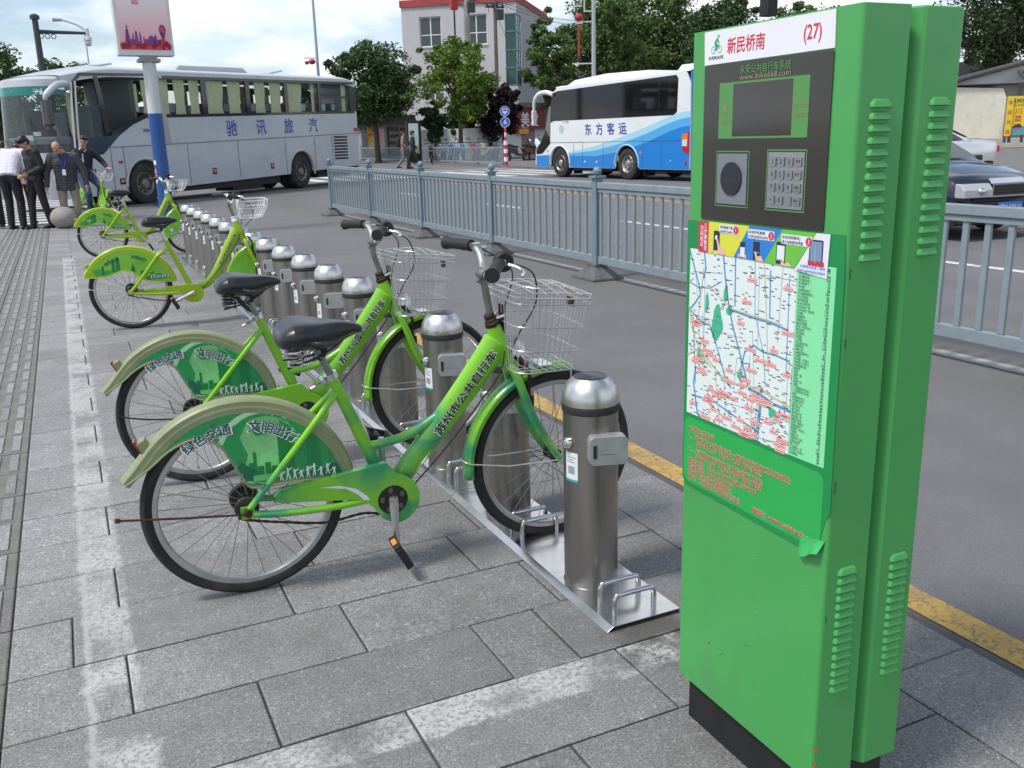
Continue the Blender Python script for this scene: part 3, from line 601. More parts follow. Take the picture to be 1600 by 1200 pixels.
def make_dock():
    t = thing('docking_post', 'x', 'docking post', (DX, DY, .012), 0, 'steel docking posts in a row')
    mb = MB(); mb.lathe([(.0935, 0), (.0935, .004), (.0885, .006), (.0885, .598)], n=40); mb.obj('post_tube', TUBE, t)
    mb = MB(); mb.lathe([(.0895, .594), (.0925, .597), (.0925, .617), (.090, .621)], n=40); mb.obj('rubber_ring', RUB, t)
    mb = MB(); mb.lathe([(.0905, .618), (.0915, .628), (.0905, .643), (.0865, .660), (.078, .679), (.067, .692), (.054, .702), (.0535, .7025)], n=40, caps=False); mb.obj('dome_cap', DOME, t)
    mb = MB(); mb.lathe([(.0545, .701), (.053, .7045), (.03, .710), (.0, .7125)], n=32, caps=False); mb.obj('solar_cap', CELL, t)
    # lock housing
    mb = MB(); f = lambda u, v: (u, -.078, v)
    poly = rrect(-.028, .446, .094, .538, .018, 4)
    RZ = Matrix.Rotation(R(-19), 4, 'Z'); rz_f = lambda p: RZ @ p
    mb.prism(poly, f, (0, -.046, 0)); lk = mb.xf(rz_f).obj('lock_housing', CAST, t, .012, 4)
    mb = MB(); mb.bb((-.016, -.1255, .470), (-.006, -.1237, .512)); mb.xf(rz_f).obj('lock_slot', RUB, lk)
    mb = MB(); mb.bb((-.0045, -.1248, .468), (-.0035, -.1238, .514)); mb.bb((.006, -.1247, .4812), (.056, -.1239, .4822)); mb.xf(rz_f).obj('scratch', M('scratch_dark', (.08, .08, .08), .6), lk)
    mb = MB(); mb.lathe([(.0, -.106), (.012, -.106), (.0135, -.103), (.0135, -.099), (.019, -.096), (.019, -.085)], (0, -.012, .498), 20, 0, 'x'); mb.obj('release_button', CHR, t)
    mb = MB(); mr_ = .0893
    def cyl(u, v): a = R(196)+u/mr_; return (mr_*math.cos(a), mr_*math.sin(a), v)
    mb.grid(lambda a, b: cyl(-.026+.052*a, .372+.098*b), 8, 1, 0); s = mb.obj('sticker', STK, t)
    mb = MB(); m2 = .0896
    def cyl2(u, v): a = R(196)+u/m2; return (m2*math.cos(a), m2*math.sin(a), v)
    mb.grid(lambda a, b: cyl2(-.026+.052*a, .372+.008*b), 6, 1, 1)
    for i, (a, b) in enumerate(((-.019, .019), (-.019, .010), (-.019, .015))): mb.grid(lambda x, y: cyl2(a+(b-a)*x, .452-.008*i+.0035*y), 4, 1, 0)
    mb.grid(lambda x, y: cyl2(-.014+.028*x, .398+.026*y), 4, 1, 0)
    mb.obj('sticker_print', [GRYP, TEA], s)
    return t
dock0 = make_dock()
for i in range(17):
    d = dock0 if i == 0 else copy_tree(dock0)
    d.location = (DX, DY+DS*i, .012)
    d['label'] = (['stainless docking post nearest the green kiosk, at the front end of the row', 'second docking post from the kiosk, just past the front wheel of the nearest bicycle'][i] if i < 2 else
                  'steel docking post with dome cap, %s along the row counted from the kiosk' % ordn[i]) if i < 16 else 'last steel docking post at the far end of the row'
# plates: bent sheet with a turned-down lip, three or so posts on each
edges = [2.125, 3.385, 5.315, 7.25, 9.185, 11.12, 13.05]
for i, (a, b) in enumerate(zip(edges[:-1], edges[1:])):
    x0, x1 = 1.318, 1.562
    mb = MB(); pr = [(x0-.022, .001), (x0, .0165), (x1, .0165), (x1+.003, .0015), (x1-.002, .0015), (x1-.004, .0135), (x0+.001, .0135), (x0-.020, .001)]
    mb.prism(pr, lambda u, v, a=a: (u, a+.002, v), (0, b-a-.004, 0)); o = mb.obj('base_plate', PLATE, None, .0008, 1)
    tag(o, 'bent stainless base plate under the docking posts, %s' % ['nearest the kiosk', 'under the wheel of the second bicycle', 'third from the kiosk', 'fourth from the kiosk', 'fifth from the kiosk', 'at the far end of the row'][i], 'base plate', 'steel base plates under the posts')
hm = MB(); hm.tube(smooth_path([(-.072, 0, 0), (-.072, 0, .042), (-.066, 0, .058), (-.052, 0, .064), (.052, 0, .064), (.066, 0, .058), (.072, 0, .042), (.072, 0, 0)], 4), .0088, 10); hmesh = hm.mesh('wheel_guide', HOOP)
for i in range(17):
    for j, dy in enumerate((-.163, -.251)):
        o = link('wheel_guide', hmesh, None, loc=(1.432, DY+DS*i+dy, .0155))
        tag(o, 'polished steel hoop, %s of the pair before the %s post from the kiosk' % (('farther', 'nearer')[j], ordn[i]), 'wheel guide', 'steel wheel guides on the base plates')
# ------------------------------------------------------------------ bicycles (origin: rear wheel's contact, x forward, y to the rider's left)
TYRE = M('tyre_rubber', (.016, .016, .016), .75, var=.35, vs=14, bump=.25, bs=140, dirt=(.07, .065, .06), ds=6, da=.5)
RIM = M('alloy_rim', (.50, .495, .48), .38, .85, var=.12, vs=9, dirt=(.2, .16, .12), ds=6, da=.5); SPK = M('spoke_steel', (.30, .29, .27), .35, .9); HUB = M('greasy_hub', (.05, .042, .036), .5, .4, var=.4, vs=30)
VIN = M('black_vinyl', (.012, .013, .016), .33, var=.12, vs=9, bump=.12, bs=220, coat=.12); GRIP = M('grip_rubber', (.014, .014, .015), .62, bump=.4, bs=200)
ALU = M('alloy', (.58, .58, .57), .3, .9, var=.08, vs=14); STEM = M('dull_stem', (.24, .25, .24), .4, .85, var=.2, vs=12); RST = M('rusty_steel', (.060, .036, .026), .6, .6, var=.5, vs=25)
CHN = M('rusty_chain', (.055, .035, .025), .7, .5, var=.4, vs=90, bump=.8, bs=160); WIRE = M('wire_steel', (.52, .515, .50), .36, .55); WWH = M('white_wire', (.72, .73, .72), .4)
OLV = M('clouded_fender_plastic', (.25, .28, .145), .42, var=.12, vs=9, dirt=(.17, .19, .095), ds=7, da=.55); TAIL = M('red_reflector', (.30, .022, .015), .25, coat=.4); ORG = M('orange_reflector', (.85, .25, .02), .25)
KBL = M('cable_black', (.01, .01, .01), .45)
def paint(name, base, teal=None, amount=0.0, zones=()):
    """enamel, chipped and partly brushed over with a second paint: zones are (centre, radius) in the bicycle's own space"""
    m = M(name, base, .28, var=.07, vs=5, coat=.35, bump=.02, bs=20)
    if teal:
        t = m.node_tree; L = t.links.new; b = t.nodes['Principled BSDF']; src = b.inputs['Base Color'].links[0].from_socket
        co = t.nodes.new('ShaderNodeTexCoord').outputs['Object']; prev = None
        for c, r in zones:
            v = t.nodes.new('ShaderNodeVectorMath'); v.operation = 'DISTANCE'; L(co, v.inputs[0]); v.inputs[1].default_value = c
            mr = t.nodes.new('ShaderNodeMapRange'); mr.inputs[1].default_value = r*1.25; mr.inputs[2].default_value = r*.6; L(v.outputs['Value'], mr.inputs[0])
            if prev is None: prev = mr.outputs[0]
            else: k = t.nodes.new('ShaderNodeMath'); k.operation = 'MAXIMUM'; L(prev, k.inputs[0]); L(mr.outputs[0], k.inputs[1]); prev = k.outputs[0]
        n = t.nodes.new('ShaderNodeTexNoise'); n.inputs['Scale'].default_value = 9; n.inputs['Detail'].default_value = 5; L(co, n.inputs['Vector'])
        s = t.nodes.new('ShaderNodeMapRange'); s.inputs[1].default_value = .36; s.inputs[2].default_value = .56; s.inputs[4].default_value = amount; L(n.outputs['Fac'], s.inputs[0])
        k = t.nodes.new('ShaderNodeMath'); k.operation = 'MULTIPLY'; L(prev, k.inputs[0]); L(s.outputs[0], k.inputs[1])
        x = t.nodes.new('ShaderNodeMixRGB'); L(k.outputs[0], x.inputs[0]); L(src, x.inputs[1]); x.inputs[2].default_value = (*teal, 1)
        n2 = t.nodes.new('ShaderNodeTexNoise'); n2.inputs['Scale'].default_value = 55; n2.inputs['Detail'].default_value = 4; L(co, n2.inputs['Vector'])
        r2 = t.nodes.new('ShaderNodeMapRange'); r2.inputs[1].default_value = .69; r2.inputs[2].default_value = .73; L(n2.outputs['Fac'], r2.inputs[0])
        y = t.nodes.new('ShaderNodeMixRGB'); L(r2.outputs[0], y.inputs[0]); L(x.outputs[0], y.inputs[1]); y.inputs[2].default_value = (.10, .10, .06, 1)
        L(y.outputs[0], b.inputs['Base Color'])
    return m
LIME = (.205, .535, .020)
ZON = (((.42, -.02, .47), .16), ((.555, -.03, .26), .12), ((1.02, -.04, .47), .22), ((.78, 0, .34), .12), ((.06, -.06, .36), .16), ((.62, 0, .50), .10), ((.93, 0, .60), .06), ((.47, -.05, .17), .1))
PA = paint('lime_enamel_brushed_over', LIME, (.018, .27, .125), .92, ZON); PB = paint('lime_enamel', (.20, .52, .018), (.08, .12, .03), .12, (((.5, 0, .4), .6),)); PC = paint('yellow_green_enamel', (.31, .48, .008))
SG = [M('sticker_mid_green', (.015, .31, .085), .35, dirt=(.10, .08, .03), ds=38, da=.7), M('sticker_dark_green', (.004, .15, .075), .35), M('sticker_light_green', (.20, .56, .20), .35, var=.25, vs=12), M('sticker_pale_green', (.42, .70, .40), .35, var=.15, vs=10), M('sticker_white', (.80, .83, .80), .4), M('sticker_ink', (.006, .075, .085), .4), M('sticker_deep', (.01, .22, .06), .35)]
SGC = [M('sticker_lime', (.20, .52, .045), .35, var=.2, vs=8), SG[6], M('sticker_lime_pale', (.34, .62, .20), .35), M('sticker_lime_light', (.30, .60, .12), .35), SG[4], SG[5], M('sticker_grass', (.05, .36, .05), .35)]
WR = .321
def spoke_meshes():
    out = []
    for sg, sw in ((1, .55), (-1, -.55)):
        mb = MB(); a = sw; mb.tube([(.024*math.cos(a), sg*.027, .024*math.sin(a)), (.289, sg*.003, 0)], .00135, 5, caps=False); out.append(mb.mesh('spoke', SPK))
    return out
SPM = spoke_meshes()
def tyre_mesh():
    prof = [(WR-.036, -.014), (WR-.028, -.0205), (WR-.014, -.0215), (WR-.004, -.014), (WR, -.005), (WR, .005), (WR-.004, .014), (WR-.014, .0215), (WR-.028, .0205), (WR-.036, .014)]
    mb = MB(); mb.lathe(prof, n=72, ax='y', caps=False); return mb.mesh('tyre', TYRE)
def rim_mesh():
    prof = [(WR-.034, -.013), (WR-.050, -.0125), (WR-.054, -.008), (WR-.054, .008), (WR-.050, .0125), (WR-.034, .013)]
    mb = MB(); mb.lathe(prof, n=72, ax='y', caps=False); return mb.mesh('rim', RIM)
TYM, RIMM = tyre_mesh(), rim_mesh()
def hub_mesh(rear):
    mb = MB(); r = .017
    mb.lathe([(.005, -.062), (.005, -.04), (.010, -.036), (.026, -.029), (.026, -.025), (r, -.022), (r, .022), (.026, .025), (.026, .029), (.010, .036), (.005, .04), (.005, .062)], n=16, ax='y')
    if rear: mb.lathe([(.012, -.05), (.036, -.047), (.040, -.043), (.036, -.039), (.012, -.037)], n=18, ax='y'); mb.lathe([(.045, .03), (.048, .034), (.048, .052), (.04, .056)], n=24, ax='y')
    return mb.mesh('hub', HUB)
HUBM = {True: hub_mesh(True), False: hub_mesh(False)}
def wheel(parent, c, rear, steer=None, single=True, nsp=28):
    t = link('wheel', TYM, parent); t.matrix_local = Matrix.Translation(c) if steer is None else steer @ Matrix.Translation(c)
    t.rotation_mode = 'XYZ'
    link('rim', RIMM, t); link('hub', HUBM[rear], t)
    if single:
        for i in range(nsp):
            o = link('spoke', SPM[i % 2], t); o.rotation_euler = (0, 2*PI*i/nsp + (.3 if rear else 0), 0)
    else:
        mb = MB()
        for i in range(nsp):
            a = 2*PI*i/nsp; sg = 1 if i % 2 else -1; b = a+sg*.55; mb.tube([(.024*math.cos(b), sg*.027, .024*math.sin(b)), (.289*math.cos(a), sg*.003, .289*math.sin(a))], .0016, 4, caps=False)
        stuff(mb.obj('spokes', SPK, t))
    return t
def fender_graphics(mb, f, fi, pal, qr=False):
    """printed panel: swirl, towers, arrow, walkers; u,v are bicycle x,z"""
    def PZ(pts, mi, l): mb.flat([p for p in pts], fi(l), mi)
    if pal == 'A':
        PZ(arc((.055, .52), .125, 0, 360, 30)[:-1], 3, 1); PZ(arc((.068, .515), .118, 0, 360, 30)[:-1], 0, 2); PZ(arc((.075, .512), .110, 0, 360, 30)[:-1], 2, 3)
        PZ([(-.045, .455), (-.06, .53), (-.02, .60), (.03, .615), (.0, .56), (.02, .50), (.005, .455)], 0, 4)       # recycling arrow
        PZ([(.03, .59), (.125, .59), (.125, .605), (.165, .575), (.125, .545), (.125, .56), (.05, .56)], 0, 5); PZ([(-.05, .435), (.0, .475), (.05, .435), (.03, .435), (.03, .41), (-.03, .41), (-.03, .435)], 1, 6)
        for x, w, z0, z1 in ((.115, .05, .425, .555), (.165, .03, .425, .52), (.205, .04, .42, .545), (.25, .025, .41, .50), (.28, .03, .40, .47)): PZ([(x, z0), (x+w, z0-.004), (x+w, z1-.01), (x, z1)], 0 if w < .04 else 6, 4)
        for x, w, z1 in ((.02, .015, .47), (.035, .010, .505), (.046, .02, .455), (.07, .018, .465), (.09, .02, .45), (-.07, .02, .45), (-.095, .02, .465)): PZ([(x, .425), (x+w, .425), (x+w, z1), (x, z1)], 6, 5)
        PZ([(.30, .385), (.322, .385), (.322, .43), (.30, .445)], 1, 5); PZ([(.14, .384), (.33, .384), (.322, .415), (.29, .43), (.15, .395)], 1, 6)
    else:
        PZ([(-.27, .455), (-.18, .46), (-.06, .47), (.0, .462), (.0, .485), (-.09, .485), (-.09, .50), (-.2, .50), (-.22, .52), (-.26, .50)], 6, 2)
        for x, w, z1 in ((-.12, .022, .585), (-.09, .03, .60), (.02, .03, .52), (.03, .012, .545), (.09, .05, .49), (-.2, .02, .54), (.16, .03, .47)): PZ([(x, .45), (x+w, .45), (x+w, z1), (x, z1-.012)], 1, 3)
        PZ([(.10, .40), (.32, .405), (.325, .43), (.22, .45), (.14, .43)], 1, 4)
    # walkers along the hem
    wr = random.Random(5)
    for i in range(9):
        x = .115+.0215*i+(.05 if pal == 'C' else 0); z = .388+(.006 if i % 2 else 0)+(.02 if pal == 'C' else 0); h = wr.uniform(.028, .046)*(.7 if pal == 'C' else 1); l = wr.uniform(-.008, .008)
        if x > .31: break
        PZ([(x-.005, z), (x-.002, z), (x+.002, z+h*.42), (x+.006+l*.4, z), (x+.009+l*.4, z), (x+.005, z+h*.5), (x+.006, z+h*.75), (x+.012+l, z+h*.95), (x+.011+l, z+h), (x+.003, z+h*.86), (x+.004, z+h), (x-.001, z+h), (x-.001, z+h*.85), (x-.007+l, z+h*.62), (x-.006+l, z+h*.57), (x, z+h*.74), (x-.001, z+h*.45)], 4, 8)
def make_bicycle(label, loc, th, variant, text, single=True, lean=.055, steer=.06, crank=-90, panel_text=True, bar=.13):
    PT = {'A': PA, 'B': PB, 'C': PC}[variant]; newer = variant == 'C'
    t = thing('bicycle', label, 'bicycle', loc, th, 'green public bicycles', lean)
    # frame
    mb = MB()
    low = smooth_path([(.470, 0, .283), (.505, 0, .305), (.560, 0, .372), (.640, 0, .462), (.760, 0, .607), (.870, 0, .750), (.893, 0, .785)], 6) if not newer else smooth_path([(.470, 0, .30), (.56, 0, .315), (.645, 0, .375), (.715, 0, .475), (.79, 0, .61), (.882, 0, .765)], 6)
    n = len(low)-1; mb.tube(low, [(.037+.021*(i/n)**2)*(1 if i < n-3 else 1-.11*(i-n+4)) for i in range(n+1)] if not newer else [.030+.016*i/n for i in range(n+1)], 16, flat=.62)
    mb.tube([(.868, 0, .838), (.886, 0, .79), (.912, 0, .715), (.934, 0, .668)], [.024, .032, .030, .023], 16)
    mb.tube([(.3045, 0, .722), (.33, 0, .655), (.40, 0, .476), (.475, 0, .281)], [.0185, .020, .022, .024], 14)
    if not newer: mb.tube(smooth_path([(.415, 0, .455), (.50, 0, .463), (.575, 0, .484), (.635, 0, .515), (.67, 0, .535)], 4), .0155, 12)
    mb.lathe([(.026, -.04), (.028, -.038), (.028, .038), (.026, .04)], (.475, 0, .281), 18, 0, 'y')
    for s in (-1, 1):
        mb.tube(smooth_path([(.0, s*.066, WR-.012), (.10, s*.066, .293), (.30, s*.055, .279), (.46, s*.030, .281)], 4), [.0125]*13, 10)
        mb.tube(smooth_path([(-.005, s*.066, WR-.008), (.05, s*.064, .375), (.20, s*.050, .542), (.30, s*.022, .645), (.325, 0, .662)], 4) if not newer else smooth_path([(-.005, s*.066, WR-.008), (.06, s*.064, .385), (.19, s*.052, .545), (.24, s*.045, .60), (.33, s*.012, .645)], 4), .0105 if not newer else .013, 10)
        mb.bb((-.022, s*.066-.0035, WR-.028), (.022, s*.066+.0035, WR+.014))
    if not newer: mb.bb((.235, -.046, .572), (.25, .046, .586))
    fr = mb.obj('frame', PT, t, 0)
    # lettering down the big tube, following its near side
    def along(off):
        a, b = (Vector((.655, -.034-off, .472)), Vector((.868, -.040-off, .742))) if not newer else (Vector((.722, -.030-off, .478)), Vector((.872, -.038-off, .735)))
        d = (b-a); L_ = d.length; d = d/L_; up = Vector((-d.z, 0, d.x))
        def f(u, v):
            bulge = .0075*(1-min(1, (v/.042)**2)); return a+d*u+up*v+Vector((0, -bulge, 0))
        return f, L_
    h = .034 if not newer else .022
    f1, L1 = along(.0012); f0, _ = along(.0006); mb = MB()
    if text:
        mb.text(text, f0, .0, -h*.36+.012, h, 1, .085, width=L1); mb.text(text, f1, .003, -h*.36+.012, h, 0, .042, width=L1-.006)
        mb.obj('lettering', [M('white_print', (.75, .78, .72), .45), M('black_print', (.01, .012, .01), .45)][::-1], fr)
    # white flash on the seat tube and chain case
    fl = MB(); g = lambda u, v: (u, -.0236, v)
    if not newer:
        fl.flat([(.372, .60), (.384, .575), (.398, .535), (.418, .488), (.405, .530), (.392, .570), (.382, .605)], g, 0)
    # rear wheel, front wheel
    wheel(t, Vector((0, 0, WR)), True, None, single)
    A0 = Vector((.868, 0, .838)); ax = (Vector((.934, 0, .668))-A0).normalized()
    ST = Matrix.Translation(A0) @ Matrix.Rotation(-steer, 4, ax) @ Matrix.Translation(-A0)
    FC = Vector((1.10, 0, WR)); wheel(t, FC, False, ST, single)
    X = lambda p: ST @ p
    # fork
    mb = MB(); mb.tube([(.900, 0, .745), (.934, 0, .665)], .017, 12)
    for s in (-1, 1): mb.tube(smooth_path([(.928, s*.012, .682), (.938, s*.040, .655), (.965, s*.049, .575), (1.005, s*.052, .475), (1.05, s*.055, .395), (1.10, s*.057, WR)], 4), [.0165]*9+[.0155]*6+[.013]*6, 10)
    mb.xf(X).obj('fork', PT, t)
    mb = MB(); mb.lathe([(.0255, -.008), (.027, -.004), (.027, .006), (.0225, .010), (.0225, .016), (.019, .020), (.019, .034), (.0155, .038)], n=16); m4 = Matrix.Translation(A0) @ Vector((0, 0, 1)).rotation_difference(-ax).to_matrix().to_4x4()
    mb.xf(lambda p: m4 @ p).obj('headset', RST if not newer else WWH, t)
    # stem and bars (the bars sit a little askew of the wheel)
    SB = Matrix.Translation(A0) @ Matrix.Rotation(-(steer+bar), 4, ax) @ Matrix.Translation(-A0)
    XB = lambda p: SB @ p
    C = Vector((.838, 0, 1.012)) if not newer else Vector((.842, 0, .985))
    mb = MB(); mb.tube(smooth_path([(.868, 0, .838), (.858, 0, .89), (.838, 0, .955), C], 4) if variant != 'A' else [(.864, 0, .85), (.845, 0, .955), C], .0125, 12)
    mb.lathe([(.0, -.03), (.017, -.028), (.02, -.02), (.02, .02), (.017, .028), (.0, .03)], C, 14, 0, 'y'); mb.tube([C+Vector((-.012, -.010, -.022)), C+Vector((-.012, .010, -.022))], .011, 8)
    mb.xf(X).obj('stem', STEM, t)
    zz_ = 1.0 if not newer else .8
    def barp(s): return smooth_path([C+Vector((0, s*.022, 0)), C+Vector((.015, s*.065, .016)), C+Vector((.018, s*.108, .048)), C+Vector((.010, s*.150, .064)), C+Vector((-.018, s*.205, .064)), C+Vector((-.056, s*.285, .058))], 5)
    mb = MB(); pl = barp(1)[:-6]; prt = barp(-1)[:-6]; mb.tube(list(reversed(prt))+pl, .0110, 12); hb = mb.xf(XB).obj('handlebar', ALU if not newer else WWH, t)
    for s in (-1, 1):
        q = barp(s)[-9:]; k = len(q)-1
        mb = MB(); mb.tube(q, [.0200, .0200, .0210]+[.0200]*(k-4)+[.0225, .0245], 12); mb.tube([q[0]-(q[1]-q[0])*.55, q[0]], [.0215, .0215], 12); mb.xf(XB).obj('grip', GRIP, t)
        b0 = q[0]; dirv = (q[0]-q[3]).normalized()
        mb = MB(); mb.box(b0+dirv*.028, (.03, .024, .022)); mb.tube(smooth_path([b0+dirv*.035+Vector((.012, 0, -.005)), b0+Vector((.062, s*.012, -.012)), b0+Vector((.068, s*.045, -.020)), b0+Vector((.052, s*.085, -.022)), b0+Vector((.046, s*.10, -.014))], 4), [.007]*6+[.0055]*11, 8)
        mb.xf(XB).obj('brake_lever', ALU, t)
    mb = MB(); b0 = barp(-1)[-12]; mb.lathe([(.0, -.014), (.028, -.014), (.034, -.006), (.034, .006), (.026, .014), (0, .016)], b0+Vector((.012, 0, .006)), 18, 0, 'y'); mb.xf(XB).obj('bell', GRIP, t)
    mb = MB(); e = barp(-1)[-10]; e2 = barp(1)[-10]
    mb.tube(smooth_path([e+Vector((.05, 0, -.01)), e+Vector((.135, .06, -.06)), e+Vector((.17, .12, -.17)), (.955, -.03, .80), (.925, -.028, .735), (.93, -.02, .69)], 7), .0028, 6); mb.tube(smooth_path([e2+Vector((.05, 0, -.01)), e2+Vector((.13, -.08, -.08)), (.93, .05, .86), (.885, -.052, .70), (.80, -.048, .575), (.68, -.044, .43), (.56, -.03, .30)], 7), .0028, 6)
    mb.obj('brake_cable', KBL, t)
    # front brake, front guard
    mb = MB(); mb.tube(smooth_path([(.955, -.03, .715), (.985, -.045, .66), (.985, -.040, .60), (.992, -.032, .555)], 3), .007, 7); mb.box((.992, -.03, .548), (.03, .018, .035)); mb.tube([(.95, 0, .71), (.99, -.02, .66), (.99, .02, .65)], .006, 6); mb.xf(X).obj('front_brake', RST, t)
    gr = .352; a0, a1 = (80, 186) if not newer else (72, 205)
    def guard(mb, c, r, a0, a1, w, dp, n=26):
        prof = [(-w, -dp), (-w*.94, -dp*.25), (-w*.6, dp*.3), (0, dp*.5), (w*.6, dp*.3), (w*.94, -dp*.25), (w, -dp)]
        vs = [];
        for i in range(n+1):
            a = R(a0+(a1-a0)*i/n)
            for y, d in prof: vs.append((c[0]+(r+d)*math.cos(a), y, c[1]+(r+d)*math.sin(a)))
        m = len(prof); mb.add(vs, [(i*m+j, i*m+j+1, (i+1)*m+j+1, (i+1)*m+j) for i in range(n) for j in range(m-1)], 0, True)
    mb = MB(); guard(mb, (1.10, WR), gr-.008, a0, a1, .032, .018); fg = mb.xf(X).obj('front_mudguard', PT, t); md = fg.modifiers.new('thickness', 'SOLIDIFY'); md.thickness = .002
    mb = MB()
    for s in (-1, 1): mb.tube([(1.10, s*.064, WR-.002), (.90, s*.058, WR+.006), (.762, s*.034, WR+.028)], .0026, 6); mb.tube([(1.10, s*.064, WR), (1.14, s*.07, .47), (1.135, s*.075, .655)], .0030, 6)
    mb.tube(smooth_path([(.762, -.034, WR+.028), (.745, -.02, WR+.034), (.745, .02, WR+.034), (.762, .034, WR+.028)], 3), .0026, 6); mb.lathe([(.0, -.068), (.009, -.068), (.009, .068), (.0, .068)], FC, 10, 0, 'y')
    mb.xf(X).obj('mudguard_stay', WIRE, t)
    if newer:   # solid printed skirt on the front wheel
        for s in (-1, 1):
            mb = MB(); o = [p for p in arc((1.10, WR), gr-.012, 84, 196, 18)]; i_ = smooth_path([Vector((*arc((1.10, WR), gr-.012, 196, 196, 1)[0], 0)), Vector((.86, .235, 0)), Vector((.93, .27, 0)), Vector((.985, .36, 0)), Vector((1.0, .45, 0)), Vector((1.06, .53, 0)), Vector((*arc((1.10, WR), gr-.012, 84, 84, 1)[0], 0))], 4)
            pl_ = o + [(p.x, p.y) for p in i_[1:-1]]
            mb.prism(pl_, lambda u, v: (u, s*.032, v), (0, s*.002, 0), 0); mb.xf(X).obj('front_wheel_skirt', SGC[0], t)
        mb = MB(); mb.add(*disc(lambda u, v: (u, -.0352, v), .862, .335, .022), 0); mb.text('公共自行车', lambda u, v: (u, -.0352, v), .812, .285, .019, 0, .01, width=.10); mb.xf(X).obj('skirt_print', SG[4], t)
    # rear guard with printed side skirts
    AR = .357
    outer = [(.349, .372)] + arc((0, WR), AR, 12, 143, 26) + [(-.318, .497), (-.354, .458)]
    if newer: outer = [(.349, .372)] + arc((0, WR), AR, 12, 148, 26) + [(-.330, .475), (-.336, .448)]
    inner = smooth_path([Vector((*p, 0)) for p in ([(-.348, .452), (-.272, .500), (-.215, .545), (-.150, .572), (-.105, .568), (-.058, .535), (-.028, .475), (.000, .418), (.022, .385), (.08, .383), (.20, .382), (.349, .372)] if not newer else [(-.330, .446), (-.25, .446), (-.16, .452), (-.09, .475), (-.03, .490), (.03, .470), (.07, .438), (.12, .40), (.20, .386), (.349, .372)])], 3)
    inner = [(p.x, p.y) for p in inner]
    # side skirt polygon: outer boundary one way, inner back
    skirt = outer + inner[1:-1]
    GM = OLV if not newer else PC
    mb = MB()
    k = len(outer); prof = [(-.0352, -.004), (-.034, .010), (-.026, .020), (-.012, .0255), (0, .027), (.012, .0255), (.026, .020), (.034, .010), (.0352, -.004)]
    vs = []
    for i, p in enumerate(outer):
        q = Vector(outer[min(i+1, k-1)])-Vector(outer[max(i-1, 0)]); nrm = Vector((q.y, -q.x)).normalized()
        if nrm.dot(Vector(p)-Vector((0, WR))) < 0: nrm = -nrm
        for y, d in prof: vs.append((p[0]+nrm.x*(d-.018), y, p[1]+nrm.y*(d-.018)))
    m = len(prof); mb.add(vs, [(i*m+j, i*m+j+1, (i+1)*m+j+1, (i+1)*m+j) for i in range(k-1) for j in range(m-1)], 0, True)
    for s in (-1, 1): mb.prism(skirt, lambda u, v: (u, s*.0325, v), (0, s*.002, 0), 0)
    mb.tube([(p[0], -.0345, p[1]) for p in inner], .0042, 6); mb.tube([(p[0], .0345, p[1]) for p in inner], .0042, 6)
    g = mb.obj('rear_mudguard', GM, t)
    # printed panels (both sides), inset from the guard's rim
    rr = AR-.037 if not newer else AR-.034
    pan_o = [p for p in arc((0, WR), rr, 10, 142 if not newer else 146, 26)]
    ins = [(p[0]*1.0+(.0 if p[0] > 0 else .0), p[1]+.011) for p in inner[3:-2]]
    ins = [p for p in ins if math.hypot(p[0], p[1]-WR) < rr-.004]
    pal = SG if not newer else SGC
    def mapping(s):
        return lambda l: (lambda u, v: (u, s*(.0350+.00035*l), v))
    for s in (-1, 1):
        mb = MB(); fi = mapping(s); mb.flat(pan_o+ins, fi(0), 0); pn_ = mb.obj('printed_panel', pal, g)
        mb = MB()
        fender_graphics(mb, None, fi, 'A' if not newer else 'C'); ins_poly = pan_o+ins
        def split(mb, ml):          # cut large faces small so the artwork follows the panel's edge
            q = list(zip(mb.f, mb.m)); nf, nm = [], []
            while q:
                f_, m_ = q.pop()
                if len(f_) > 3: q += [((f_[0], f_[i], f_[i+1]), m_) for i in range(1, len(f_)-1)]; continue
                e_ = [((Vector(mb.v[f_[i]])-Vector(mb.v[f_[(i+1) % 3]])).length, i) for i in range(3)]; L_, i = max(e_)
                if L_ > ml: a_, b_, c_ = f_[i], f_[(i+1) % 3], f_[(i+2) % 3]; mb.v.append(tuple((Vector(mb.v[a_])+Vector(mb.v[b_]))/2)); k_ = len(mb.v)-1; q += [((a_, k_, c_), m_), ((k_, b_, c_), m_)]
                else: nf.append(list(f_)); nm.append(m_)
            mb.f, mb.m, mb.s = nf, nm, [False]*len(nf)
        split(mb, .014)
        def keep(tri):   # clip artwork to the panel: drop faces whose centre lies outside
            cx = sum(mb.v[i][0] for i in tri)/len(tri); cz = sum(mb.v[i][2] for i in tri)/len(tri); c = False; q = ins_poly; j = len(q)-1
            for i in range(len(q)):
                if (q[i][1] > cz) != (q[j][1] > cz) and cx < (q[j][0]-q[i][0])*(cz-q[i][1])/(q[j][1]-q[i][1])+q[i][0]: c = not c
                j = i
            return c
        kp_ = [i for i, f in enumerate(mb.f) if keep(f)]; mb.f = [mb.f[i] for i in kp_]; mb.m = [mb.m[i] for i in kp_]; mb.s = [mb.s[i] for i in kp_]
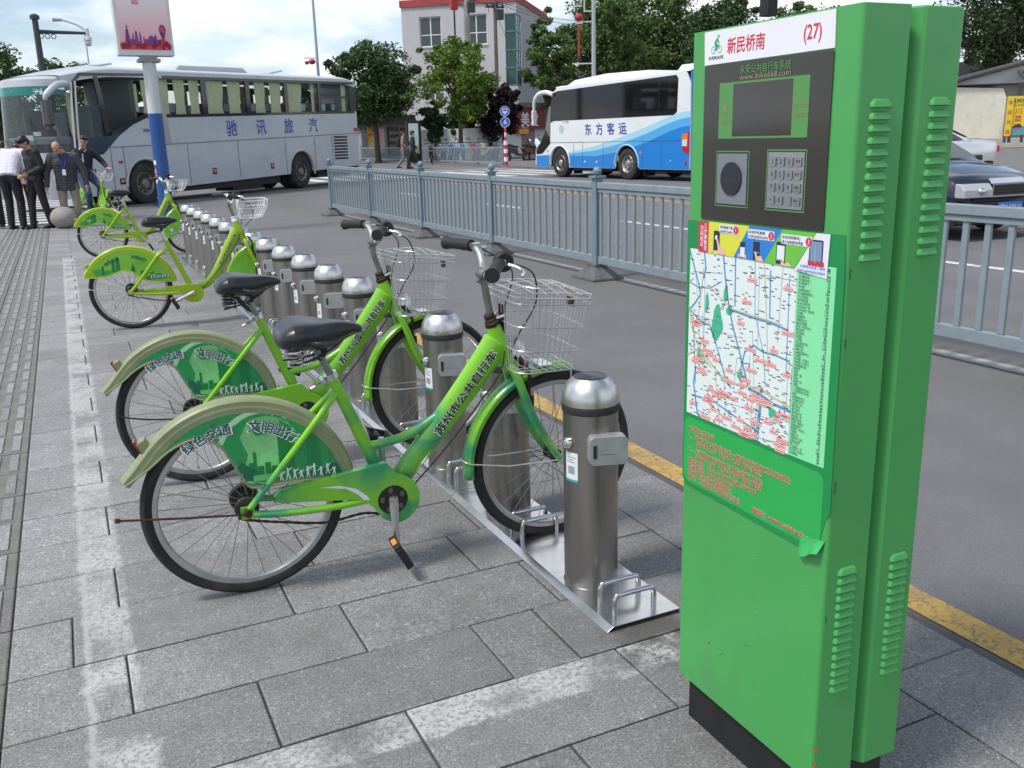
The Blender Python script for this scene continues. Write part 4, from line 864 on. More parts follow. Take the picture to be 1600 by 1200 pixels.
        if panel_text:
            sgn = -s   # near side is y<0: text runs with x there, against it on the far side
            def curved(rad, ac, l):
                def f(u, v):
                    a = R(ac)-sgn*u/rad; return (rad+v)*math.cos(a), s*(.0350+.00035*l), WR+(rad+v)*math.sin(a)
                return f
            hh = .040 if not newer else .030; r1 = .262 if not newer else .268
            for st_, ac in (('绿色交通', 128), ('文明出行', 84)):
                a_ = ac if s < 0 else 180-ac+30
                w_ = .150 if not newer else .115
                fo, ff = curved(r1, a_, 9), curved(r1, a_, 10)
                if not newer: mb.text(st_, fo, -.002, -.002, hh, 4, .08, width=w_+.006)
                mb.text(st_, ff, .001, -.001, hh, 5, .03, width=w_)
        mb.obj('panel_print', pal, pn_)
    mb = MB(); mb.box((-.297, 0, .562) if not newer else (-.318, 0, .535), (.010, .030, .050 if not newer else .03), Matrix.Rotation(R(-28), 3, 'Y')); mb.obj('tail_reflector', TAIL if not newer else ORG, t, .002)
    mb = MB(); mb.box((-.279, 0, .560) if not newer else (-.30, 0, .53), (.03, .034, .05), Matrix.Rotation(R(-28), 3, 'Y')); mb.obj('reflector_mount', GM, t, .003)
    if variant == 'A':
        mb = MB(); mb.lathe([(0, -.075), (.006, -.075), (.006, -.06), (0, -.06)], (.035, 0, .417), 8, 0, 'y'); mb.tube([(.035, -.07, .417), (.085, -.066, .395)], .004, 6); mb.obj('guard_bolt', PT, t)
    # saddle
    secs = [(.138, .060, .872, .842), (.150, .090, .900, .832), (.185, .112, .926, .822), (.235, .108, .924, .815), (.285, .072, .914, .808), (.330, .040, .904, .818), (.375, .028, .894, .845), (.405, .022, .884, .852), (.418, .012, .874, .860)]
    mb = MB(); vs = []; n = 20
    for x, w, z1, z0 in secs:
        for j in range(n):
            a = 2*PI*j/n; cy, sz = math.cos(a), math.sin(a); y = w*(abs(cy)**.75)*(1 if cy > 0 else -1); z = (z1+z0)/2+(z1-z0)/2*(abs(sz)**.8)*(1 if sz > 0 else -1)
            if sz > 0: z -= (.012*(1-abs(cy))**2 if x < .3 else 0)
            else: z += .45*(z1-z0)*abs(cy)*(0 if x < .2 else .3)
            vs.append((x, y, z))
    mb.add(vs, [(i*n+j, i*n+(j+1) % n, (i+1)*n+(j+1) % n, (i+1)*n+j) for i in range(len(secs)-1) for j in range(n)], 0, True); mb.add(vs[:n], [tuple(range(n))[::-1]]); mb.add(vs[-n:], [tuple(range(n))])
    sd = mb.obj('saddle', VIN, t); sm_ = sd.modifiers.new('smooth', 'SUBSURF'); sm_.levels = 1; sm_.render_levels = 1
    if not newer:
        for s in (-1, 1):
            mb = MB(); mb.tube([(.190+.024*math.cos(a), s*.058+.024*math.sin(a), .775+.058*a/(2*PI*4)) for a in [2*PI*4*i/64 for i in range(65)]], .0030, 5); mb.obj('saddle_spring', HOOP if variant == 'A' else GRIP, sd)
    mb = MB()
    for s in (-1, 1): mb.tube(smooth_path([(.165, s*.05, .772), (.23, s*.03, .782), (.29, s*.018, .80), (.37, s*.012, .852)], 3), .0035, 6)
    mb.tube([(.275, 0, .775), (.29, 0, .812)], .013, 8); mb.obj('saddle_rail', GRIP, sd)
    mb = MB(); mb.tube([(.268, 0, .81), (.318, 0, .69)], .0128 if not newer else .0125, 14); mb.obj('seat_post', STEM if not newer else ALU, t)
    mb = MB(); rot = Matrix.Rotation(R(-22.6), 4, 'Y'); m5 = Matrix.Translation((.3045, 0, .72)) @ rot
    mb.lathe([(.0195, -.012), (.0235, -.012), (.0235, .008), (.0195, .008)], n=16); mb.tube([(-.02, -.012, -.002), (-.05, -.02, -.004), (-.075, -.012, -.006)], .006, 7); mb.tube([(-.03, -.022, -.002), (-.03, .022, -.002)], .008, 8)
    mb.xf(lambda p: m5 @ p).obj('seat_clamp', ALU, t)
    # chain case, chain, cranks
    cc = [(.088, .345), (.105, .363), (.28, .388), (.46, .408)] + arc((.487, .268), .088, 78, -95, 16) + [(.44, .205), (.415, .245), (.39, .275), (.36, .290), (.10, .325)]
    if newer: cc = [(.10, .30), (.10, .325), (.40, .345)] + arc((.480, .268), .080, 75, -140, 16) + [(.395, .265)]
    mb = MB(); mb.prism(cc, lambda u, v: (u, -.030, v), (0, -.026, 0)); cs = mb.obj('chain_case', PT, t, .006, 2)
    mb = MB()
    if not newer:
        mb.lathe([(.0, -.0575), (.052, -.0575), (.0525, -.056)], (.478, 0, .270), 24, 0, 'y'); mb.obj('chainring', M('chainring_black', (.012, .011, .010), .5), cs)
        mb = MB()
        for k_ in range(5):
            a = 2*PI*k_/5+.5; q = [(.478+.037*math.cos(a)+.008*math.cos(b), .270+.037*math.sin(a)+.011*math.sin(b)) for b in [2*PI*j/10 for j in range(10)]]; mb.flat(q, lambda u, v: (u, -.0581, v), 0)
        mb.lathe([(.0, -.064), (.014, -.064), (.016, -.058)], (.478, 0, .270), 16, 0, 'y'); mb.obj('chainring_hub', M('dull_chainring', (.16, .15, .14), .45, .6), cs)
        fl2 = MB(); g2 = lambda u, v: (u, -.0566, v)
        fl2.flat([(.235, .356), (.30, .352), (.355, .332), (.39, .300), (.40, .283), (.378, .286), (.36, .310), (.32, .338)], g2, 0); fl2.obj('white_flash', STK, cs); fl.obj('white_flash', STK, fr)
    else:
        mb.text('公共自行车', lambda u, v: (u, -.0568, v), .19, .318, .02, 0, .02, width=.075); mb.obj('case_print', STK, cs)
    mb = MB()
    lo = smooth_path([(-.03, -.044, WR-.03), (.0, -.044, WR-.043), (.10, -.044, .252), (.25, -.044, .222), (.38, -.044, .232), (.475, -.044, .205)], 8); mb.tube(lo, [.0052 if i % 2 else .0038 for i in range(len(lo))], 6); mb.obj('chain', CHN, t)
    ca = R(crank)
    for s in (-1, 1):
        d = Vector((math.cos(ca), 0, math.sin(ca)))*(-s); B = Vector((.478, s*.066, .272)); E_ = B+d*.165+Vector((0, s*.012, 0))
        mb = MB(); mb.tube([B-d*.012, B+d*.02, B+d*.09+Vector((0, s*.004, 0)), E_, E_+d*.012], [.015, .0165, .0125, .0125, .011], 10, flat=.7); mb.lathe([(0, -.012), (.012, -.012), (.014, 0), (.014, .010), (0, .010)], B, 12, 0, 'y'); mb.obj('crank', ALU, t)
        pc = E_+Vector((0, s*.055, -.0)); tilt = Matrix.Rotation(R(62 if s < 0 else 20), 3, 'Y')
        mb = MB()
        for q in ((.042, 0), (-.042, 0)): mb.box(pc+tilt @ Vector((q[0], 0, 0)), (.014, .085, .026), tilt)
        for q in (-.04, .04): mb.box(pc+Vector((0, q, 0)), (.075, .010, .024), tilt)
        mb.tube([pc+Vector((0, -s*.055, 0)), pc+Vector((0, s*.04, 0))], .010, 8); pd = mb.obj('pedal', GRIP, t, .002)
        mb = MB()
        for q in (.0495, -.0495): mb.box(pc+tilt @ Vector((q, 0, 0)), (.002, .036, .016), tilt)
        mb.obj('pedal_reflector', ORG, pd)
    # folded stand
    ke = -.375 if variant == 'A' else -.30
    mb = MB(); mb.tube(smooth_path([(.02, -.074, WR-.015), (-.06, -.074, .318), (-.20, -.076, .336), (ke, -.080, .362)], 4), .0038, 8); mb.tube([(ke, -.080, .362), (ke-.012, -.084, .366)], .0075, 8); mb.lathe([(.0, -.09), (.012, -.09), (.014, -.07)], (.0, 0, WR-.004), 8, 0, 'y'); mb.obj('stand', RST if variant == 'A' else GRIP if variant == 'B' else ALU, t)
    # basket
    mb = MB(); w = .0024
    def lvl(z, ex, ey, x0): return [Vector((x, y, z)) for x, y in rrect(x0, -ey, x0+ex, ey, .05, 4)]
    if not newer:
        x0 = .905; z0, z1 = .680, .948
        L0, L1_ = lvl(z0, .225, .125, x0+.005), lvl(z1, .285, .165, x0-.01)
        def mixl(k_): return [p.lerp(q, k_) for p, q in zip(L0, L1_)]
        for k_ in (0, .30, .62): mb.tube(mixl(k_), w, 5, closed=True)
        mb.tube(L1_, .0031, 6, closed=True); mb.tube([p+Vector((0, 0, -.018)) for p in mixl(.99)], w, 5, closed=True)
        def per(loop, n):
            k_ = len(loop); ln = [0]
            for i in range(k_): ln.append(ln[-1]+(loop[(i+1) % k_]-loop[i]).length)
            out = []
            for j in range(n):
                d = ln[-1]*j/n; i = max(q for q in range(k_) if ln[q] <= d); t_ = (d-ln[i])/max(1e-9, ln[i+1]-ln[i]); out.append((i, t_))
            return out
        for i, t_ in per(L1_, 44):
            a = L0[i].lerp(L0[(i+1) % 20], t_); b = L1_[i].lerp(L1_[(i+1) % 20], t_); mb.tube([a, b], .0017, 4, caps=False)
        for j in range(1, 8):
            x = x0+.005+.225*j/8; mb.tube([(x, -.125, z0), (x, .125, z0)], .0014, 4, caps=False)
        for j in range(1, 7):
            y = -.125+.25*j/7; mb.tube([(x0+.005, y, z0), (x0+.23, y, z0)], .0014, 4, caps=False)
        lz = z1+.012     # hinged wire lid, domed
        def lid(u, v): return (x0-.005+.275*u, -.158+.316*v, lz+.022*math.sin(PI*u)*math.sin(PI*v))
        for v in (.04, .28, .5, .72, .96): mb.tube([lid(u/8, v) for u in range(9)], .0031 if v in (.04, .96) else w, 5)
        for u in (.03, .2, .36, .52, .68, .84, .98): mb.tube([lid(u, v/8) for v in range(9)], .0031 if u in (.03, .98) else w, 5)
        mb.tube([lid(.5+.34*math.cos(a), .5+.36*math.sin(a)) for a in [2*PI*i/24 for i in range(24)]], w, 5, closed=True)
        mb.tube([(.868, 0, .850), (.90, -.03, .868), (.905, -.03, .87)], .005, 6); mb.tube([(.868, 0, .850), (.90, .03, .868), (.905, .03, .87)], .005, 6)
        X0 = X; X = lambda p: X0(Vector((p[0], p[1], p[2]-.10*max(0, p[0]-.92)*(1 if p[2] > .69 else .3))))
        bk = mb.xf(X).obj('wire_basket', WIRE, t)
        mb = MB(); mb.bb((x0-.004, -.022, .80), (x0+.004, .022, .90)); mb.bb((x0-.008, -.012, .83), (x0-.003, .012, .875)); mb.xf(X).obj('basket_bracket', RST, bk); mb = MB(); mb.bb((x0+.262, -.022, .895), (x0+.270, .022, .925)); mb.xf(X).obj('basket_latch', RST, bk)
        mb = MB(); mb.box((x0+.14, -.02, z0+.006), (.05, .09, .003)); mb.xf(X).obj('basket_plate', STK, bk)
    else:
        x0 = .905; z0, z1 = .855, 1.005; rings = [[Vector((x, y, z)) for x, y in rrect(x0, -ey, x0+ex, ey, .045, 4)] for z, ex, ey in ((z1, .235, .135), (z1-.06, .225, .125), (z0+.01, .18, .10))]
        for rg in rings: mb.tube(rg, .0036, 6, closed=True)
        for i in list(range(0, 20)): mb.tube(smooth_path([rings[0][i], rings[1][i], rings[2][i], rings[2][i].lerp(Vector((x0+.09, 0, z0-.005)), .35)], 3), .0030, 5, caps=False)
        for y in (-.06, -.03, 0, .03, .06): mb.tube([(x0+.02, y, z0), (x0+.17, y, z0)], .003, 5)
        mb.tube([(.862, 0, .86), (.90, 0, .885), (.905, 0, .95)], .010, 8); mb.box((.905, 0, .93), (.012, .10, .13))
        mb.xf(X).obj('wire_basket', WWH, t)
    return t
BIKES = []
BIKES.append(make_bicycle('nearest lime bicycle, its frame patchily brushed over in darker green, beside the kiosk end', (.4008, 2.932, 0), -.067, 'A', '苏州市公共自行车', steer=.05, bar=-.12))
BIKES.append(make_bicycle('second lime bicycle from the front, evenly bright frame, half hidden behind the nearest one', (.392, 4.112, 0), -.075, 'B', '苏州工业园区公共自行车', steer=.09, bar=-.05, lean=.02, crank=-75))
BIKES.append(make_bicycle('yellow green bicycle with white basket and tall silver seat post, middle of the row', (.397, 8.134, 0), -.096, 'C', '苏州市公共自行车', steer=.05, crank=-158))
BIKES.append(make_bicycle('farthest parked bicycle, whitish clouded rear guard, standing beside the blue and white post', (.409, 13.715, 0), -.05, 'C', '苏州市公共自行车', single=False, steer=.25, crank=-52))
# ------------------------------------------------------------------ railing between the cycle lane and the road
RAIL = M('grey_blue_enamel', (.225, .272, .298), .42, var=.07, vs=6, dirt=(.10, .12, .12), ds=5, da=.35, coat=.1); RPOST = M('blue_grey_post', (.165, .235, .28), .4, var=.08, vs=5, dirt=(.09, .11, .12), ds=4, da=.4)
CASTI = M('cast_iron_foot', (.105, .108, .112), .75, var=.25, vs=9, bump=.3, bs=60)
rail = thing('railing', 'grey blue steel railing with ball topped posts dividing the cycle lane from the road', 'railing', (5.02, 0, ROADZ))
def ball_post(n=1):
    mb = MB(); mb.bb((-.042, -.042, .10), (.042, .042, 1.055)); p = mb.mesh('post', RPOST)
    mb = MB(); mb.lathe([(.0, 1.072), (.02, 1.072), (.022, 1.08)], n=12); mb.ball((0, 0, 1.118), .047, 18, 12); b = mb.mesh('post_ball', RPOST)
    mb = MB(); mb.bb((-.068, -.068, 1.052), (.068, .068, 1.072)); c = mb.mesh('post_cap', RPOST)
    mb = MB(); z = [(.23, .0), (.23, .028), (.085, .125), (.085, .165), (.06, .165)]
    vs = [(sx*r*(.82 if h < .1 else .9), sy*r, h) for r, h in z for sx, sy in ((-1, -1), (1, -1), (1, 1), (-1, 1))]
    mb.add(vs, [(i*4+j, i*4+(j+1) % 4, (i+1)*4+(j+1) % 4, (i+1)*4+j) for i in range(len(z)-1) for j in range(4)]+[(16, 17, 18, 19)]); f = mb.mesh('post_foot', CASTI)
    return p, b, c, f
BP = ball_post()
pys = [.45, 3.12, 5.78, 8.44, 11.1, 13.75, 16.45, 19.2]
bm_ = MB(); bm_.bb((-.012, -.0215, .245), (.012, .0215, .935)); barm = bm_.mesh('bar', RAIL)
for i, y in enumerate(pys):
    p = link('post', BP[0], rail, .004, 2, (0, y, 0)); link('post_cap', BP[2], p, .003); link('post_ball', BP[1], p); f = link('post_foot', BP[3], p, .008)
    if i < len(pys)-1:
        y0, y1 = y+.047, pys[i+1]-.047
        mb = MB(); mb.bb((-.036, y0, .945), (.036, y1, 1.008)); r = mb.obj('top_rail', RAIL, rail, .006)
        mb = MB(); mb.bb((-.022, y0+.004, .905), (.022, y1-.004, .9425)); mb.obj('under_rail', RAIL, rail, .003)
        mb = MB(); mb.bb((-.024, y0, .165), (.024, y1, .245)); mb.obj('bottom_rail', RAIL, rail, .004)
        n = 17
        for k in range(n): link('bar', barm, rail, .003, 1, (0, y0+.03+(y1-y0-.06)*k/(n-1), 0))
# stone ball at the pavement end
GRAN = M('rough_granite', (.30, .275, .25), .8, var=.12, vs=7, speck=.25, ss=120, bump=.3, bs=90)
mb = MB(); mb.ball((0, 0, .196), (.235, .235, .208), 40, 24); o = mb.obj('stone_ball', GRAN, None, loc=(-.06, 19.62, 0)); tag(o, 'round granite ball bollard at the end of the pavement by the waiting men', 'bollard')
# sign post: white above, blue below, with a lit-poster board
BLUP = M('blue_enamel', (.012, .075, .27), .4, var=.06, vs=3, dirt=(.08, .1, .2), ds=4, da=.4); WHP = M('weathered_white', (.58, .59, .59), .45, var=.05, vs=3)
sp = G(265, 366, 0)
sg = thing('sign_post', 'tall blue and white post carrying a pink poster board beside the far bicycle', 'sign post', sp, R(3))
mb = MB(); mb.tube([(0, 0, 0), (0, 0, 1.98)], [.118, .112], 28, flat=1.0); mb.obj('blue_sleeve', BLUP, sg)
mb = MB(); mb.tube([(0, 0, 1.981), (0, 0, 2.78)], [.110, .105], 28); mb.obj('white_shaft', WHP, sg)
mb = MB(); mb.bb((-.17, -.13, 2.781), (.17, .13, 2.83)); mb.bb((-.13, -.10, 2.831), (.13, .10, 2.875)); mb.obj('bracket', STEM, sg, .004)
mb = MB(); mb.bb((-.46, -.12, 2.876), (.40, .12, 4.9)); bd = mb.obj('poster_board', M('board_frame', (.62, .62, .60), .4), sg, .01)
pnk = NB('pink_poster'); pc = pnk.t.nodes.new('ShaderNodeTexCoord'); ps_ = pnk.t.nodes.new('ShaderNodeSeparateXYZ'); pnk.t.links.new(pc.outputs['Object'], ps_.inputs[0])
PINK = pnk.out(pnk.mix(pnk.ramp(ps_.outputs[2], 3.02, 3.7), (.80, .33, .36), (.80, .70, .70)), .4)
PR = M('poster_red', (.62, .05, .09), .5); PV = M('poster_violet', (.16, .05, .24), .5)
mb = MB(); f = lambda u, v: (.62*u, -0.1225, v); rect(mb, f, -.655, 2.965, .575, 4.86); pp = mb.obj('poster', PINK, bd)
mb = MB(); f = lambda u, v: (.62*u, -0.1235, v); pr_ = random.Random(4)
for i in range(30): mb.add(*disc(f, -.62+1.16*i/29, 2.985+.09*pr_.random()+.02, .05, 12), 0)
rect(mb, f, -.655, 2.965, .575, 3.05, 0)
for x, w, z in ((-.52, .10, 3.28), (-.49, .04, 3.36), (-.36, .05, 3.22), (-.30, .09, 3.26), (-.19, .06, 3.24), (-.10, .05, 3.18), (.0, .22, 3.19), (.16, .10, 3.20)): mb.flat([(x, 3.05), (x+w, 3.05), (x+w*.8, z-.03), (x+w*.5, z), (x+w*.2, z-.03)], lambda u, v: (.62*u, -0.1240, v), 1)
for k in range(5): mb.flat([(-.56+.014*k, 3.1+.05*k), (-.38-.014*k, 3.1+.05*k), (-.42-.012*k, 3.125+.05*k), (-.52+.012*k, 3.125+.05*k)], lambda u, v: (.62*u, -0.1245, v), 1)
mb.add(*disc(lambda u, v: (.62*u, -0.1242, v), .40, 3.27, .085, 16), 1); mb.add(*disc(lambda u, v: (.62*u, -0.1246, v), .40, 3.27, .05, 12), 0); mb.flat([(.33, 3.24), (.47, 3.24), (.42, 3.08), (.38, 3.08)], lambda u, v: (.62*u, -0.1242, v), 1)
mb.obj('skyline_print', [PR, PV], pp); mb = MB()
for i, c in enumerate('守道德'): mb.text(c, f, -.30, 4.18-.26*i, .20, 0, .02)
for i, c in enumerate('公德'): mb.text(c, f, -.02, 4.64-.26*i, .20, 0, .02)
mb.obj('poster_print', [PR, PV], pp)
# chips of old stickers on the sleeve
mb = MB()
for z, c, w in ((1.16, 0, .07), (1.02, 1, .05), (.86, 0, .04), (.93, 1, .05)):
    mb.grid(lambda a, b: (.1185*math.cos(R(205)+(a-.5)*w/.12), .1185*math.sin(R(205)+(a-.5)*w/.12), z+.07*b), 4, 1, c)
mb.obj('old_sticker', [STK, M('sticker_orange', (.7, .25, .12), .5)], sg)
mb = MB(); mb.grid(lambda a, b: (.1185*math.cos(R(283)+(a-.5)*1.1), .1185*math.sin(R(283)+(a-.5)*1.1), .56+.13*b), 6, 1); o = mb.obj('blue_notice', M('notice_blue', (.10, .24, .55), .4), sg)
# ------------------------------------------------------------------ coaches. local space: x from the front wheel to the rear, y away from the camera, z up
SILV = M('silver_coach_paint', (.50, .515, .535), .36, .15, var=.03, vs=2, coat=.4, dirt=(.3, .3, .3), ds=1.6, da=.35); CBLK = M('coach_black', (.011, .012, .014), .18, coat=.5); CGLS = M('coach_glass', (.016, .018, .02), .04, coat=.0, spec=.6, trans=.95)
WGLS = M('windscreen_glass', (.20, .23, .225), .05, spec=.6, trans=.72); DRK = M('coach_inside', (.035, .035, .038), .8); DTNT = M('dark_tint', (.008, .008, .010), .05, spec=.38); CURT = M('cream_curtain', (.72, .66, .42), .85, var=.08, vs=8); SEATC = M('seat_cover', (.22, .23, .26), .8, var=.1, vs=8); TEAL = M('teal_sun_band', (.05, .34, .32), .1, trans=.45); WHC = M('white_coach_paint', (.76, .78, .79), .3, coat=.4, dirt=(.55, .55, .53), ds=1.2, da=.35)  # windscreen's grey base colour paints in reflected sky, with a veil of dust
BL1 = M('coach_blue', (.012, .21, .62), .3, coat=.4); BL2 = M('coach_mid_blue', (.09, .40, .74), .3, coat=.4); BL3 = M('coach_pale_blue', (.36, .66, .80), .3, coat=.4); TYC = M('coach_tyre', (.028, .027, .026), .8, var=.3, vs=6, dirt=(.11, .10, .09), ds=4, da=.6); WHL = M('dusty_wheel', (.24, .225, .20), .5, .5, var=.25, vs=9, dirt=(.08, .07, .06), ds=6, da=.7); SEAM = M('panel_gap', (.04, .04, .045), .7)
AMB = M('amber_lamp', (.75, .20, .02), .25, coat=.5); RLM = M('red_lamp', (.48, .02, .02), .2, coat=.5); CLR = M('clear_lamp', (.65, .66, .68), .12, coat=.6); CTX = M('coach_lettering_blue', (.03, .07, .36), .4); PLT = M('yellow_plate', (.72, .40, .03), .4)
def coach_wheel(parent, x, y, z, r, w=.32, alloy=False):
    mb = MB(); mb.lathe([(r*.56, -w/2+.04), (r*.62, -w/2+.005), (r*.80, -w/2), (r*.95, -w/2+.02), (r, -w/2+.06), (r, w/2-.06), (r*.95, w/2), (r*.6, w/2)], n=40, ax='y', caps=False); t = mb.obj('wheel', TYC, parent, loc=(x, y+w/2, z))
    mb = MB(); mb.lathe([(r*.575, -w/2+.03), (r*.55, -w/2+.02), (r*.50, -w/2+.05), (r*.46, -w/2+.11), (r*.26, -w/2+.09), (r*.24, -w/2+.03), (r*.19, -w/2+.0), (0, -w/2-.005)], n=32, ax='y', caps=False); link('wheel_rim', mb.mesh('wheel_rim', WHL if not alloy else M('clean_alloy', (.46, .45, .43), .35, .8, var=.15, vs=8)), t)
    hm_ = MB(); hm_.lathe([(.0, -.012), (r*.06, -.012), (r*.06, .0)], n=10, ax='y') ; nm = hm_.mesh('wheel_nut', RUB)
    for k in range(8): a = 2*PI*k/8; link('rim_slot', nm, t, loc=(r*.37*math.cos(a), -w/2+.082, r*.37*math.sin(a)))
    return t
def profile_prism(mb, pts, y0, y1, sh, mi=0): mb.prism(pts, lambda u, v: (u, y0, v+sh*u), (0, y1-y0, 0), mi)
def side_text(mb, s, x, z, h, sh, mi=0, off=.02, flip=False, y=-.006, sp=None):
    f = (lambda u, v: (u, y, v+sh*u))
    if sp is None: mb.text(s, f, x, z, h, mi, off)
    else:
        for i, c in enumerate(s): mb.text(c, f, x+sp*i, z, h, mi, off)
# ---- silver coach, turning out of the side road
A = Vector((2.0694, 27.1034, ROADZ)); ang = math.atan2(.6585, .7526)
cs_ = thing('coach', 'silver coach with cream curtains and blue Chinese lettering turning at the junction', 'coach', A, ang)
SH = .021; WD = 1.92; XF, XR = -2.62, 10.62
def arch(x, r, z0, n=14): return [(x+r*math.cos(R(a)), .49+.0+r*math.sin(R(a))) for a in [180-180*i/n for i in range(n+1)] if .49+r*math.sin(R(a)) >= z0-.001]
low = [(XF+.55, .34), (-.66, .34)] + arch(0, .66, .34) + [(.66, .34), (6.4, .36)] + [(7.04+.64*math.cos(R(a)), .40+.66*math.sin(R(a))) for a in [180-180*i/14 for i in range(15)]] + [(7.7, .38), (XR, .40), (XR+.02, 2.32), (.2, 2.27), (-.25, 2.12), (-.75, 1.86), (-1.35, 1.44), (-1.75, 1.30), (XF+.55, 1.28)]
mb = MB(); profile_prism(mb, low, 0, .06, SH); body = mb.obj('side_panel', SILV, cs_, .012)
mb = MB(); profile_prism(mb, low, WD-.06, WD, SH); mb.obj('far_side_panel', SILV, cs_)
# roof: rounded loft
def roofpt(u, v):
    x = XF+.25+(XR-XF-.25)*u; e = .0; zc = 3.42+.13*(1-(2*v-1)**2)**.5 if abs(2*v-1) < 1 else 3.42
    fr = min(1, (u)*7); zc = 3.12+(zc-3.12)*(.35+.65*math.sin(fr*PI/2)); rr_ = min(1, (1-u)*22); zc -= .10*(1-rr_)
    return (x, WD*v, zc+SH*x)
mb = MB(); mb.grid(lambda u, v: roofpt(u, .5-.5*math.cos(PI*v)), 40, 14)
mb.grid(lambda u, v: (roofpt(u, 0)[0], 0-.001, roofpt(u, 0)[2]-(.17)*(1-v)), 40, 1); mb.grid(lambda u, v: (roofpt(u, 1)[0], WD+.001, roofpt(u, 1)[2]-.17*(1-v)), 40, 1); mb.obj('roof', SILV, cs_)
mb = MB(); mb.prism([(2.0, 3.5), (2.25, 3.66), (5.0, 3.68), (5.3, 3.5)], lambda u, v: (u, .45, v+SH*u), (0, WD-.9, 0)); mb.obj('roof_unit', SILV, cs_, .04); mb = MB(); mb.box((-.4, 1.1, 3.56), (.9, .7, .05), Matrix.Rotation(R(-9), 3, 'Y')); mb.obj('roof_hatch', SILV, cs_, .01); mb = MB(); mb.box((7.2, 1.2, 3.78), (.7, .7, .05), Matrix.Rotation(R(-9), 3, 'Y')); mb.obj('roof_hatch', SILV, cs_, .01)
# rear wall and inside
mb = MB(); mb.bb((XR-.03, .03, .55), (XR+.015, WD-.03, 3.62)); mb.obj('rear_wall', SILV, cs_, .02)
mb = MB(); mb.bb((XF+.6, .08, .5), (XR-.1, WD-.08, 1.65)); mb.obj('floor_box', DRK, cs_)
mb = MB(); mb.grid(lambda u, v: (XF+2.0+(XR-XF-2.1)*u, .06+(WD-.12)*v, 3.36+SH*(XF+(XR-XF)*u)), 1, 1); mb.obj('ceiling', M('coach_ceiling', (.3, .3, .3), .8), cs_)
# window band: black surround with pillars, panes, curtains
mb = MB()
pil = [(.55, 1.02), (2.50, 2.72), (4.46, 4.66), (6.40, 6.58), (8.28, 8.46), (10.22, XR+.02)]
for a, b in pil[1:]: profile_prism(mb, [(a, 2.24), (b, 2.24), (b, 3.36), (a, 3.36)], .004, .05, SH)
profile_prism(mb, [(1.0, 2.225), (XR-.12, 2.255), (XR-.12, 2.33), (1.0, 2.31)], -.004, .05, SH); profile_prism(mb, [(1.0, 3.24), (XR-.12, 3.25), (XR-.12, 3.33), (1.0, 3.32)], -.004, .05, SH); mb.obj('window_surround', CBLK, cs_)
mb = MB(); profile_prism(mb, [(.62, 3.36), (.86, 3.36), (1.10, 1.52), (.92, 1.52)], -.010, .05, SH); mb.obj('slanted_pillar', M('champagne_trim', (.40, .38, .34), .45, .3), cs_)
cur = {0: [(1.05, 1.35), (1.5, 1.95), (2.1, 2.5)], 1: [(2.80, 3.55), (3.75, 4.35)], 2: [(5.0, 5.5), (5.75, 6.35)], 3: [(6.65, 7.45), (8.05, 8.25)], 4: [(9.9, 10.2)]}
def curtain(x0, x1, z0, z1, y, wv=.018, parent=cs_, taper=0.0):
    mb = MB(); n = max(12, int((x1-x0)*46))
    def f(u, v):
        k = 1-taper*max(0, math.sin(PI*min(1, v*1.4)))*(1-v)
        return (x0+(x1-x0)*(u*k+(1-k)*.3), y+wv*math.sin(u*(x1-x0)*46), z0+(z1-z0)*v+SH*x0)
    mb.grid(f, n, 6); return mb.obj('curtain', CURT, parent)
for i in range(5):
    a, b = pil[i][1]+.0, pil[i+1][0]
    mb = MB(); mb.flat([(a, 2.30), (b, 2.31), (b, 3.26), (a, 3.25)], lambda u, v: (u, .020, v+SH*u)); pn = mb.obj('window', CGLS, cs_)
    for (c0, c1) in cur[i]: curtain(c0, c1, 2.26, 3.24, .10 if (c1-c0) > .35 else .14, taper=.25)
    for sx in ((a+.45), (b-.55)):
        mb = MB(); mb.prism(rrect(sx, 1.9, sx+.42, 2.62, .08), lambda u, v: (u, .45, v+SH*u), (0, .45, 0)); mb.obj('seat_back', SEATC, cs_)
        mb = MB(); mb.prism(rrect(sx+.03, 2.38, sx+.39, 2.60, .05), lambda u, v: (u, .444, v+SH*u), (0, .006, 0)); mb.obj('headrest_cover', STK, cs_)
mb = MB(); profile_prism(mb, [(8.46, 2.78), (10.22, 2.79), (10.22, 2.84), (8.46, 2.83)], .012, .03, SH); profile_prism(mb, [(9.32, 2.31), (9.37, 2.31), (9.37, 2.8), (9.32, 2.8)], .012, .03, SH); mb.obj('window_bar', CBLK, cs_)
# far side windows: light comes through between dark pillars
mb = MB()
for x in (-1.2, .9, 2.9, 4.9, 6.9, 8.9, 10.3): mb.bb((x, WD-.10, 1.6), (x+.22, WD-.05, 3.15))
mb.bb((-.6, WD-.1, 3.1), (10.5, WD-.05, 3.3)); mb.bb((-2, WD-.1, 1.6), (10.5, WD-.05, 2.45)); mb.obj('far_pillars', DRK, cs_)
for x in (1.3, 2.3, 3.4, 5.3, 6.3, 7.4, 8.6): curtain(x, x+.45, 2.4, 3.2, WD-.2)
